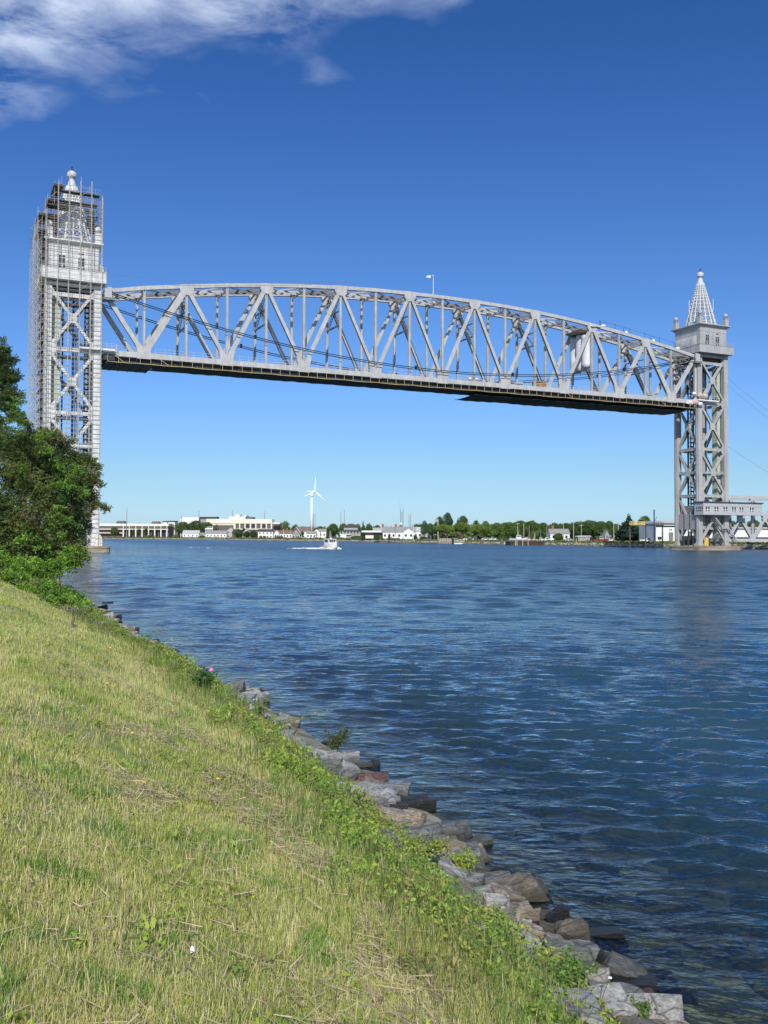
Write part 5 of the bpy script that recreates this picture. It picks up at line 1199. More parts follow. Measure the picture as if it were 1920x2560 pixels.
# trees of the far shore, left to right
G1 = (.065,.105,.032); G2 = (.08,.135,.036); G3 = (.14,.205,.04); PU = (.05,.026,.03)
TT = [(286, 1317, 26, 880, 'dark tree before the left part of the academy building', G1, 'round'), (333, 1323, 12, 870, 'small tree between the academy columns, left one', G1, 'round'), (347, 1322, 13, 870, 'small tree between the academy columns, middle one', G1, 'round'), (365, 1320, 13, 870, 'small tree between the academy columns, right one', G1, 'round'), (378, 1336, 22, 850, 'low shrub before the academy columns', G2, 'bush'),
 (455, 1304, 50, 880, 'broad dark tree left part of the big grove beside the sports hall', G1, 'round'), (487, 1301, 50, 885, 'broad dark tree in the middle of the big grove beside the sports hall', G1, 'round'), (517, 1305, 40, 880, 'broad dark tree at the right of the big grove beside the sports hall', G1, 'round'), (541, 1310, 14, 870, 'narrow dark tree before the brown wall of the sports hall', G1, 'round'),
 (440, 1336, 22, 822, 'light green bush left of the first white house', G3, 'bush'), (504, 1338, 22, 812, 'low green bush between the first two white houses', G2, 'bush'), (592, 1320, 32, 790, 'dark conifer-like shrub right of the tall beige gable', (0.070,0.119,0.056), 'bush'), (616, 1326, 22, 770, 'dark shrub before the small white gabled house', G1, 'bush'), (634, 1325, 26, 775, 'dark shrub between the small gabled house and the dark-roofed house', G1, 'bush'), (610, 1320, 14, 830, 'reddish dark tree behind the small white gabled house', PU, 'round'),
 (692, 1313, 26, 850, 'purple-leaved tree right of the sports hall', PU, 'round'), (712, 1302, 30, 880, 'rounded green tree right of the sports hall', G2, 'round'), (738, 1311, 26, 900, 'dark tree behind the trussed gable', G1, 'round'), (757, 1315, 26, 900, 'dark tree behind the brown-roofed house', G1, 'round'), (652, 1339, 10, 735, 'round clipped bush, left one before the dark-roofed white house', G1, 'bush'), (662, 1339, 8, 735, 'round clipped bush, right one before the dark-roofed white house', G1, 'bush'),
 (697, 1340, 30, 660, 'grey-green bush on the bank before the long low white house', (0.126,0.154,0.084), 'bush'), (755, 1328, 12, 620, 'small tree right of the trussed gable', G2, 'round'), (800, 1316, 40, 900, 'distant dark tree right of the turbine tower', G1, 'round'),
 (832.5, 1308.5, 35, 580, 'big round dark tree left of the grey pagoda-roofed house', (0.049,0.091,0.031), 'round'), (857, 1308, 28, 640, 'dark tree behind the left side of the grey house', G1, 'round'), (893, 1309, 26, 680, 'dark tree behind the right side of the grey house', G1, 'round'), (908, 1303, 16, 640, 'pointed dark tree right of the grey house', G1, 'cone'), (922, 1308, 22, 650, 'rounded dark tree above the flat-roofed pavilion', G1, 'round'), (943, 1312, 24, 700, 'purple-leaved tree behind the pavilion', PU, 'round'), (890, 1339, 30, 530, 'low hedge before the grey house', G2, 'bush'), (908, 1338, 14, 500, 'bush at the left end of the pavilion', G1, 'bush'), (942, 1337, 20, 482, 'bush before the pavilion glass', G2, 'bush'), (973, 1333, 8, 470, 'small reddish bush against the long white house', (0.112,0.070,0.049), 'bush'),
 (1001, 1312, 20, 760, 'dark tree behind the long white house below the radio mast', G1, 'round'), (1040, 1310, 28, 640, 'dark tree behind the right end of the long white house', G1, 'round'), (1037, 1336, 14, 465, 'round bush before the right end of the long white house', G2, 'bush'), (1056, 1340, 18, 455, 'low dark hedge on the lawn right of the long white house', G1, 'bush'),
 (1060, 1301, 24, 455, 'narrow dark tree at the right end of the long white house', (0.056,0.105,0.042), 'round'), (1076, 1308, 22, 462, 'dark tree between the narrow tree and the tallest dark tree', (0.056,0.098,0.042), 'round'), (1098, 1291, 30, 490, 'dark tree left of the tallest dark tree', G1, 'round'), (1118, 1281, 36, 485, 'tallest broad dark tree above the light green trees', (0.049,0.091,0.035), 'round'), (1156, 1289, 40, 490, 'second tallest dark tree above the light green trees', G1, 'round'), (1190, 1300, 24, 500, 'dark tree top above the third light green tree', G1, 'round'),
 (1110, 1310, 58, 430, 'light green spreading tree, leftmost of the row behind the dock', G3, 'flat'), (1152, 1304, 52, 432, 'light green spreading tree, second of the row behind the dock', G3, 'flat'), (1192, 1309, 46, 425, 'light green spreading tree, third of the row behind the dock', G3, 'flat'), (1213, 1302, 34, 440, 'light green tree, fourth of the row behind the dock', (0.119,0.196,0.042), 'round'),
 (1240, 1306, 50, 415, 'mid green tree at the left foot of the wooded hill', (0.098,0.168,0.039), 'round'), (1272, 1305, 52, 425, 'mid green tree behind the parked cars', (0.091,0.154,0.036), 'round'), (1300, 1301, 54, 470, 'green tree on the wooded hill above the utility poles', (0.084,0.140,0.036), 'round'), (1328, 1302, 52, 475, 'green tree at the crest of the wooded hill, left of its middle', (0.077,0.133,0.035), 'round'), (1334, 1326, 30, 400, 'light green bushy tree behind the wharf', (0.140,0.182,0.049), 'bush'),
 (1356, 1306, 46, 480, 'green tree right of the hill crest', (0.077,0.126,0.035), 'round'), (1384, 1308, 48, 500, 'dark green tree above the grey-roofed house', (0.070,0.119,0.035), 'round'), (1414, 1307, 44, 490, 'dark green tree right of the grey-roofed house', (0.063,0.112,0.034), 'round'), (1442, 1304, 50, 470, 'dark green tree above the grey shed', (0.070,0.119,0.035), 'round'), (1470, 1300, 52, 465, 'broad green tree at the second crest of the wooded hill', (0.077,0.133,0.036), 'round'), (1498, 1303, 48, 460, 'broad green tree above the red boat', (0.077,0.126,0.036), 'round'), (1522, 1302, 40, 455, 'broad green tree left of the dark fir', (0.077,0.133,0.036), 'round'), (1545, 1311, 34, 470, 'low green tree behind the dark fir', (0.070,0.119,0.035), 'round'), (1396, 1332, 34, 400, 'low bushes before the grey-roofed house', G2, 'bush'), (1260, 1343, 40, 372, 'low green hedge on the bank between the two mooring cylinders', G2, 'bush'),
 (1571, 1285, 54, 312, 'dark wide fir tree left of the yellow gantry', (0.025,0.053,0.036), 'cone'), (1612, 1289, 46, 372, 'round green tree behind the yellow gantry', (0.105,0.154,0.042), 'round'), (1600, 1318, 44, 330, 'dark low tree behind the gantry posts', (0.028,0.056,0.036), 'bush'),
 (1850, 1300, 44, 420, 'green tree behind the approach span, left one', G2, 'round'), (1884, 1299, 40, 425, 'green tree behind the approach span, middle one', (0.098,0.154,0.042), 'round'), (1912, 1303, 44, 415, 'green tree behind the approach span, right one', G2, 'round'), (1830, 1302, 36, 430, 'green tree just right of the right tower', G2, 'round')]
for (q, yt, w_, Y, lb, c_, sh) in TT: tree(q, yt, w_, Y, lb, c_, sh, trunk=(sh != 'bush'), cat='tree' if sh != 'bush' else 'bush', name={'round': 'broadleaf_tree', 'flat': 'broadleaf_tree', 'cone': 'fir_tree', 'bush': 'bush'}[sh], dens=1.0 if Y < 600 else .8)
# low scrub and beach along the waterline, far wood on the horizon
def scrub(name, p0, p1, Yf, hmax, col, n, seed, m_='leaf_far'):
    rng = np.random.default_rng(seed); q = rng.uniform(p0, p1, n); P = []
    for a in q:
        Y = shoreY(a)+Yf+rng.uniform(0, 14); w_ = at(a, 1342, Y); P.append((w_.x, w_.y, LZ+rng.uniform(-.5, hmax)*rng.random()))
    P = np.array(P); Nn = rand_dirs(rng, n)+np.array([0, -.4, .8]); Nn /= np.linalg.norm(Nn, axis=1)[:, None]
    s_ = rng.uniform(.5, 1.3, n); V, F = leaf_quads(P, Nn, s_, s_*.7, rng); c_ = np.array(col)[None]*rng.uniform(.55, 1.5, (n, 1))
    o = arr_mesh(name, V, F, K[m_], col=np.repeat(c_, 4, 0)); o['kind'] = 'stuff'
scrub('shore_scrub', 240, 1000, 5, 1.6, (.10,.12,.045), 9000, 3); scrub('shore_grass', 1000, 1920, 5, .7, (.13,.15,.05), 9000, 4)
rng = np.random.default_rng(21); bl = []
for q in np.arange(-200, 2100, 11):
    Y = 1150 if q < 1050 else 600; p = at(float(q), 1342, Y); hh_ = (zat(float(q), 1318+rng.uniform(-3, 3), Y)-LZ) if q < 1040 else (zat(float(q), np.interp(q, [1040, 1225, 1290, 1330, 1365, 1395, 1420, 1470, 1510, 1545, 1600, 2000], [1308, 1310, 1305, 1302.5, 1305, 1309, 1308, 1302, 1304, 1310, 1312, 1308])+rng.uniform(-1, 3), Y)-LZ)
    w_ = sz(13, Y); bl.append((p.x, p.y, LZ+hh_*.5, w_, w_, hh_*.5))
V, F, C_ = crown(rng, bl, .55, 2.4, (.08,.12,.04), up=.4)
o = arr_mesh('distant_wood', V, F, K['leaf_far'], col=C_); o['kind'] = 'stuff'

# dock, mooring cylinders, wharf
dk = empty('timber_pier', (at(1111, 1350, 388).x, 388*YS, 0), 0, 'small timber pier with piles on the far shore, left of the gangway', 'pier'); u = sz(1, 388)
mb = MB(); mb.box(-15*u, 17*u, -1.5, 2, 1.75, 2.0); mb.build('deck', K['pole_wood'], dk)
mb = MB()
for k in range(8): x = (-14+k*4.3)*u; mb.tube((x, -1.3, -1.5), (x, -1.3, 3.0 if k % 2 else 2.6), .17, 6); mb.tube((x, 1.6, -1.5), (x, 1.6, 2.8), .17, 6)
mb.build('pile', K['pole_wood'], dk)
mb = MB(); mb.box(-15*u, 17*u, -1.42, -1.34, 2.75, 2.85); mb.box(-15*u, 17*u, -1.42, -1.34, 2.35, 2.42); mb.build('rail', K['pole_wood'], dk)
o = empty('gangway', (at(1145, 1350, 386).x, 386*YS, 0), 0, 'white gangway truss sloping down from the timber pier to the float', 'gangway'); mb = MB()
mb.beam((-2.2, 0, 2.1), (4.8, 0, .7), .12, 1.2); mb.beam((-2.2, -.6, 3.0), (4.8, -.6, 1.6), .1, .08)
for k in range(9): f = k/8; mb.beam((-2.2+7*f, -.6, 2.1-1.4*f), (-2.2+7*f+.4, -.6, 3.0-1.4*f), .06, .06)
mb.build('truss', K['white'], o)
o = empty('floating_dock', (at(1161, 1357, 384).x, 384*YS, 0), 0, 'long low white floating dock at the foot of the gangway', 'dock'); mb = MB(); mb.box(-5.4, 5.4, -1, 1.2, -.2, .45); mb.build('float', K['white'], o)
mb = MB(); mb.tube((4.2, .2, .45), (4.2, .2, 1.5), .3, 6); mb.tube((-2, .3, .45), (-2, .3, 1.0), .4, 6); mb.build('dock_box', K['light_grey'], o)
for (q, Y, w_, zt_, lb) in ((1132, 386, 3.5, 3.1, 'tall black pile at the left end of the float'), (1180, 382, 2.2, 3.2, 'left one of the two black piles at the right end of the float'), (1187, 382, 2.2, 3.3, 'right one of the two black piles at the right end of the float')):
    p = at(q, 1350, Y); o = empty('mooring_pile', (p.x, p.y, 0), 0, lb, 'pile'); mb = MB(); mb.tube((0, 0, -3), (0, 0, zt_), sz(w_, Y)*.6, 10); mb.build('shaft', K['black'], o)
    mb = MB(); mb.tube((0, 0, zt_), (0, 0, zt_+.15), sz(w_, Y)*.68, 10); mb.build('cap', K['mid_steel'], o)
for (q, Y, w_, lb) in ((1204.5, 352, 9.5, 'fat grey mooring cylinder standing alone in the water'), (1254, 345, 7.5, 'slimmer grey mooring cylinder in the water left of the wharf')):
    p = at(q, 1350, Y); o = empty('mooring_cylinder', (p.x, p.y, 0), 0, lb, 'mooring'); mb = MB(); r_ = sz(w_, Y)/2; mb.tube((0, 0, -3), (0, 0, 2.35), r_, 18); mb.build('cylinder', K['timber'], o)
    mb = MB(); mb.tube((0, 0, 2.36), (0, 0, 2.62), r_*1.12, 18); mb.build('cap', K['concrete'], o)
p0 = at(1272, 1350, 330); p1 = at(1368, 1350, 318); o = empty('wharf', ((p0.x+p1.x)/2, 330*YS, 0), 0, 'rusty brown sheet-pile wharf on the far shore', 'wharf'); W_ = (p1.x-p0.x)/2
mb = MB(); n_ = 60
vs = []; fs = []
for i in range(n_+1):
    x = -W_+2*W_*i/n_; y = -6+(.35 if (i//2) % 2 else 0); vs += [(x, y, -2), (x, y, 1.75)]
for i in range(n_): fs.append((2*i, 2*i+2, 2*i+3, 2*i+1))
mb.raw(vs, fs); mb.box(-W_, W_, -5.6, 12, -2, 1.7); mb.build('sheet_piling', K['rust_wall'], o)
mb = MB(); mb.box(-W_-.2, W_+.2, -6.3, -5.5, 1.76, 2.0); mb.build('cap_beam', K['timber'], o)
for q in (-.72, -.62, -.28, .05): mb = MB(); mb.tube((W_*q*1.0, -6.5, -2), (W_*q, -6.5, 2.7), .2, 8); mb.build('fender_pile', K['pole_wood'], o)

# vehicles on the far shore (each one a separate car)
def car(q, Y, label, m_='white', kind='car', L_=4.5, rz=0., z=LZ):
    p = at(q, 1342, Y); root = empty('parked_' + kind, (p.x, p.y, z+.02), rz, label, kind); h2 = L_/2
    mb = MB()
    if kind == 'truck': prof = [(-h2, .45), (h2, .45), (h2, .95), (h2-.9, 1.1), (h2-1.5, 1.75), (-.1, 1.8), (-.35, 1.15), (-h2, 1.15)]
    else: prof = [(-h2, .4), (h2, .4), (h2, .8), (h2-1.0, .98), (h2-1.7, 1.48), (-h2+1.0, 1.5), (-h2+.15, 1.0), (-h2, .9)]
    mb.prism(prof, -.88, .88); body = mb.build('body', K[m_], root)
    mb = MB()
    if kind == 'truck': gp = [(h2-1.15, 1.16), (h2-1.6, 1.66), (.02, 1.7), (-.15, 1.2)]
    else: gp = [(h2-1.25, 1.02), (h2-1.8, 1.4), (-h2+1.1, 1.42), (-h2+.55, 1.02)]
    mb.prism(gp, -.91, .91); mb.build('window', K['glass_dark'], root)
    for x in (-h2+.85, h2-.85):
        for y in (-.82, .82):
            mb = MB(); mb.tube((x, y-.1, .33), (x, y+.1, .33), .34, 12); mb.build('wheel', K['black'], root)
    return root
for (q, Y, lb) in ((1214, 395, 'white car under the light green trees, left one'), (1224, 396, 'white car parked right after the first one under the light green trees'), (1236, 392, 'white car parked left of the slimmer mooring cylinder'), (1246, 391, 'white car nearest the slimmer mooring cylinder'), (1262, 380, 'white car parked behind the slimmer mooring cylinder'), (1168, 405, 'white car in the shade behind the floating dock, left one'), (1178, 405, 'white car in the shade behind the floating dock, right one')): car(q, Y, lb)
car(1423, 372, 'light grey car parked by the pale pole', 'light_grey'); car(1528, 352, 'white car parked left of the dark fir', 'white'); car(1364, 352, 'white pickup truck at the right end of the wharf', 'white', 'truck', 5.2)
car(1616, 292, 'white pickup truck parked behind the gantry posts', 'white', 'truck', 5.6); car(1702, 286, 'white van-like car parked behind the left leg of the right tower', 'white'); car(1774, 268, 'white pickup truck under the right tower', 'white', 'truck', 5.4); car(1882, 262, 'white car seen through the approach span', 'light_grey')
# workboats on shore
def workboat(q, Y, L_, hull, cab, label, z, rz=0., mast=3.0):
    p = at(q, 1342, Y); root = empty('boat', (p.x, p.y, z), rz, label, 'boat'); st_ = [(-.5, .82, 0, .95), (-.2, 1, 0, .95), (.15, .95, 0, 1.02), (.38, .6, .1, 1.2), (.5, .05, .45, 1.45)]; B = L_*.17; H = L_*.14; vs = []; fs = []
    for (x, b_, k0, dk_) in st_: vs += [(x*L_, -B*b_, dk_*H), (x*L_, -B*b_*.75, H*(.3+k0)), (x*L_, 0, H*k0), (x*L_, B*b_*.75, H*(.3+k0)), (x*L_, B*b_, dk_*H)]
    for i in range(len(st_)-1):
        for j in range(4): fs.append((i*5+j, i*5+j+1, i*5+j+6, i*5+j+5))
        fs.append((i*5, i*5+5, i*5+9, i*5+4))
    fs += [(0,1,2,3,4)]
    mb = MB(); mb.raw(vs, fs); mb.build('hull', K[hull], root)
    mb = MB(); mb.prism([(-.12*L_, H), (.16*L_, H), (.12*L_, H*2.3), (-.1*L_, H*2.3)], -B*.6, B*.6); c = mb.build('cabin', K[cab], root)
    mb = MB(); mb.prism([(-.09*L_, H*1.6), (.125*L_, H*1.6), (.11*L_, H*2.1), (-.085*L_, H*2.1)], -B*.62, B*.62); mb.build('window', K['glass_dark'], root)
    mb = MB(); mb.tube((0, 0, H*2.3), (0, 0, H*2.3+mast), .07, 5); mb.build('mast', K['light_grey'], root)
    return root
workboat(1502.5, 318, 6.6, 'red', 'light_grey', 'small boat with red hull parked ashore right of the grey shed', LZ+.35, rz=0, mast=1.6)
workboat(1296, 345, 8.5, 'white', 'white', 'white motor yacht ashore behind the left part of the wharf', 1.9, mast=2.2)
workboat(1352, 342, 5.5, 'white', 'light_grey', 'small white boat ashore behind the right part of the wharf', 1.9)
workboat(1262, 350, 4.0, 'light_grey', 'white', 'small grey skiff afloat between the cylinder and the wharf', .0, mast=.5)
workboat(1323, 348, 4.0, 'white', 'white', 'small white boat with a tall mast behind the middle of the wharf', 1.9, mast=6)
workboat(1334, 346, 3.6, 'red', 'white', 'small red boat behind the middle of the wharf', 1.9, mast=1)
workboat(1367, 356, 4.5, 'white', 'white', 'white boat with high mast behind the right end of the wharf', 2.2, mast=5.6)
# grey shed, bollards, bin
sh = empty('shed', (at(1461, 1342, 318).x, 320*YS, LZ), 0, 'low pale grey shed right of the tallest wooden pole', 'shed'); u = sz(1, 318)
mb = MB(); mb.box(-15*u, 16*u, -2.5, 2.5, 0, 2.4); mb.build('wall', K['wall_grey'], sh)
mb = MB(); mb.prism([(-18*u, 2.15), (-15.5*u, 2.75), (14.5*u, 2.8), (17*u, 2.4), (17*u, 2.3), (-18*u, 2.05)], -2.8, 2.8); mb.build('roof', K['light_grey'], sh)
for k, q in enumerate((1440.5, 1450.5, 1468.5, 1681)):
    p = at(q, 1342, 312 if k < 3 else 268); o = empty('bollard', (p.x, p.y, LZ), 0, ['yellow bollard at the left corner of the grey shed', 'yellow bollard before the left part of the grey shed', 'yellow bollard before the middle of the grey shed', 'pale bollard before the grey roller door of the warehouse'][k], 'bollard'); mb = MB(); mb.lathe([(.16, 0), (.16, 1.2), (.12, 1.32), (.02, 1.36)], 10); mb.build('post', K['yellow_paint'], o)
o = empty('waste_bin', (at(1479, 1342, 314).x, 314*YS, LZ), 0, 'black waste bin between the grey shed and the red boat', 'bin'); mb = MB(); mb.prism([(-.55, 0), (.55, 0), (.68, 1.5), (.6, 1.9), (-.6, 1.9), (-.68, 1.5)], -.6, .6); mb.build('bin', K['black'], o)

# white warehouse behind the right tower
YW = 285; wa = local(1640, 2050, YW); wc = sum(wa)/2; w2 = (wa[1]-wa[0])/2; wh_ = empty('warehouse', (wc, YW*YS+12, LZ), 0, 'long white warehouse with a low white roof behind the right tower', 'warehouse'); wz = lambda y: zat(1700, y, YW)-LZ
xs2 = at(1708, 1342, YW).x-wc
mb = MB(); mb.box(-w2, xs2, -12, 12, 0, wz(1310)); mb.box(xs2+.01, w2, -11, 11, 0, wz(1321)); mb.build('wall', K['white'], wh_)
mb = MB(); mb.prism([(-w2-.6, wz(1308.5)), (xs2+.4, wz(1308.5)), (xs2+.4, wz(1303)), (-w2+2, wz(1301.5))], -12.8, 12.8); mb.box(xs2+.41, w2+.5, -11.7, 11.7, wz(1321)+.01, wz(1317)); mb.build('roof', K['light_grey'], wh_)
mb = MB(); mb.box(-w2, xs2, -12.06, -12.01, wz(1318), wz(1314)); mb.build('window_band', K['glass_dark'], wh_)
for (a, b_, y0, y1) in ((1672, 1683, 1331, 1354), (1722, 1733, 1329, 1350), (1745, 1757, 1331, 1352)):
    xa, xb = at(a, 1342, YW).x-wc, at(b_, 1342, YW).x-wc; dy = -12.06 if a < 1708 else -11.06; mb = MB(); mb.box(xa, xb, dy, dy+.04, .05, wz(y0)); mb.build('roller_door', K['mid_steel'], wh_)
mb = MB(); xa = at(1650, 1342, YW).x-wc; mb.box(xa-.9, xa+.6, -12.06, -12.01, 1.2, 2.3); mb.build('window', K['glass_dark'], wh_)
for q in (1674, 1678): xa = at(q, 1342, YW).x-wc; mb = MB(); mb.prism([(xa-.16, wz(1327)), (xa+.1, wz(1327)), (xa+.3, wz(1322)), (xa, wz(1322))], -12.07, -12.01); mb.build('wall_mark', K['dark_steel'], wh_)
o = empty('crane_post', (at(1635.5, 1342, 270).x, 270*YS, LZ), 0, 'dark blue crane post standing above the gantry', 'crane'); mb = MB(); z = zat(1635.5, 1274, 270)-LZ; mb.tube((0, 0, 0), (0, 0, z), .22, 10); mb.build('post', K['blue'], o)
mb = MB(); mb.tube((0, 0, z*.62), (.9, 0, z*.78), .12, 6); mb.tube((0, 0, z*.58), (-1.3, 0, z*.5), .16, 6); mb.build('jib', K['mid_steel'], o)

# yellow-railed mooring gantry on piles
YGn = 240; u = sz(1, YGn); gt = empty('mooring_gantry', (at(1615, 1350, YGn).x, YGn*YS, 0), 0, 'timber mooring gantry with a yellow railed platform left of the right tower pier', 'gantry'); gz = lambda y: zat(1615, y, YGn)
for (q, w_) in ((1575, 2.2), (1614.5, 3.0), (1656, 3.0)): mb = MB(); x = (q-1615)*u; mb.tube((x, 0, -3), (x, 0, gz(1311 if q != 1614.5 else 1306)), w_*u/2, 10); mb.build('pile', K['timber'], gt)
mb = MB(); mb.box(-42*u, 43*u, -.7, .7, gz(1314), gz(1312.5)); mb.build('platform', K['timber'], gt)
mb = MB()
for q in np.arange(-42, -4, 4.7): mb.box(q*u-.09, q*u+.09, -.75, -.6, gz(1312.5), gz(1305))
for y in (1305.3, 1308.8, 1312.2): mb.box(-42*u, -5*u, -.76, -.6, gz(y), gz(y)+.2)
mb.box(-14*u, -6*u, -.61, -.57, gz(1311), gz(1307)); mb.build('yellow_railing', K['yellow_paint'], gt)
mb = MB()
for q in np.arange(2, 43, 5.7): mb.box(q*u-.03, q*u+.03, -.7, -.62, gz(1312.5), gz(1306))
mb.box(2*u, 42*u, -.7, -.63, gz(1306), gz(1305)); mb.build('railing', K['rust_wall'], gt)
mb = MB()
for k in range(14): z = .4+k*.52; mb.box(40.2*u, 44.5*u, -.5, -.42, z, z+.07)
mb.build('ladder', K['mid_steel'], gt)

# motor boat under way
bx_ = at(826, 1370, 206); bt = empty('motor_boat', (bx_.x, 206*YS, -.05), R(-62), 'white cabin motor boat under way towards the viewer in the middle of the canal', 'boat')
st_ = [(-4.2, 1.35, .0, 1.05), (-2, 1.5, .0, 1.1), (0, 1.55, .0, 1.3), (2, 1.35, .08, 1.65), (3.4, .8, .3, 2.0), (4.3, .08, .9, 2.25)]; vs = []; fs = []
for (x, b_, k0, dk_) in st_: vs += [(x, -b_*1.05, dk_), (x, -b_*.86, .35+k0*.7), (x, 0, -.25+k0), (x, b_*.86, .35+k0*.7), (x, b_*1.05, dk_)]
for i in range(len(st_)-1):
    for j in range(4): fs.append((i*5+j, i*5+j+1, i*5+j+6, i*5+j+5))
    fs.append((i*5, i*5+5, i*5+9, i*5+4))
fs.append((0,1,2,3,4))
mb = MB(); mb.raw(vs, fs); mb.build('hull', K['white'], bt, smooth=False)
mb = MB(); mb.prism([(-1.6, 1.15), (1.6, 1.45), (1.0, 2.75), (-1.5, 2.8)], -1.15, 1.15); mb.build('wheelhouse', K['white'], bt)
mb = MB(); mb.prism([(-1.9, 2.81), (1.35, 2.76), (1.35, 2.9), (-1.9, 2.95)], -1.3, 1.3); mb.build('wheelhouse_roof', K['white'], bt)
for (a, b_) in ((-.95, -.4), (-.28, .28), (.4, .95)):
    mb = MB(); x0_, x1_ = 1.40, 1.13; mb.raw([(x0_+.04, a, 1.98), (x0_+.04, b_, 1.98), (x1_+.04, b_, 2.6), (x1_+.04, a, 2.6), (x0_-.02, a, 1.98), (x0_-.02, b_, 1.98), (x1_-.02, b_, 2.6), (x1_-.02, a, 2.6)], [(0,1,2,3), (7,6,5,4), (0,4,5,1), (1,5,6,2), (2,6,7,3), (3,7,4,0)]); mb.build('window', K['glass_dark'], bt)
for y in (-1.17, 1.17):
    mb = MB(); mb.prism([(-1.2, 2.0), (.9, 2.0), (.75, 2.55), (-1.2, 2.6)], min(y, y*.98), max(y, y*.98)); mb.build('window', K['glass_dark'], bt)
mb = MB(); mb.tube((-.3, 0, 2.9), (-.3, 0, 5.2), .05, 6); mb.tube((-.6, .5, 2.9), (-.7, .5, 4.6), .03, 5); mb.tube((.2, 0, 2.95), (.2, 0, 3.25), .3, 10); mb.build('mast', K['white'], bt)
mb = MB()
for k in range(7): x = .8+k*.52; mb.tube((x, -1.45+.17*k, 1.45+.1*k), (x, -1.4+.17*k, 2.1+.08*k), .02, 4); mb.tube((x, 1.45-.17*k, 1.45+.1*k), (x, 1.4-.17*k, 2.1+.08*k), .02, 4)
mb.build('bow_rail', K['light_grey'], bt)
# wake
rng = np.random.default_rng(31); V = []; Fq = []
def foam(cx_, cy_, rx, ry, n, zmax):
    for i in range(n):
        a = rng.uniform(0, 6.28); r_ = rng.random()**.6; V.append((cx_+rx*r_*math.cos(a), cy_+ry*r_*math.sin(a), .08+zmax*(1-r_)*rng.random()))
dv = Vector((math.cos(R(-62)), math.sin(R(-62)), 0)); sv = Vector((-dv.y, dv.x, 0)); c0 = Vector((bx_.x, 206*YS, 0))
for k in range(16):
    q = c0+dv*(3.6-k*.55)
    for s_ in (-1, 1): qq = q+sv*s_*(.9+k*.22); foam(qq.x, qq.y, .55+.05*k, .5, 40, .62 if k < 8 else .35)
for k in range(14): q = c0-dv*(3.5+k*.3)+Vector((-k*.62, 0, 0)); foam(q.x, q.y, 1.4, .5, 26-k//2, .35 if k < 12 else .1)
for k in range(26):
    q = c0+Vector((-19-k*.9, 6+k*.3, 0)); foam(q.x, q.y+1.2*math.sin(k*.8), .9, .3, 2 if k % 6 > 1 else 12, .1)
P = np.array(V); n = len(P); Nn = rand_dirs(rng, n)*.5+np.array([0, -.5, 1]); Nn /= np.linalg.norm(Nn, axis=1)[:, None]; s_ = rng.uniform(.18, .5, n)
Vq, Fq = leaf_quads(P, Nn, s_, s_*.7, rng); o = arr_mesh('wake_foam', Vq, Fq, K['white']); o['kind'] = 'stuff'
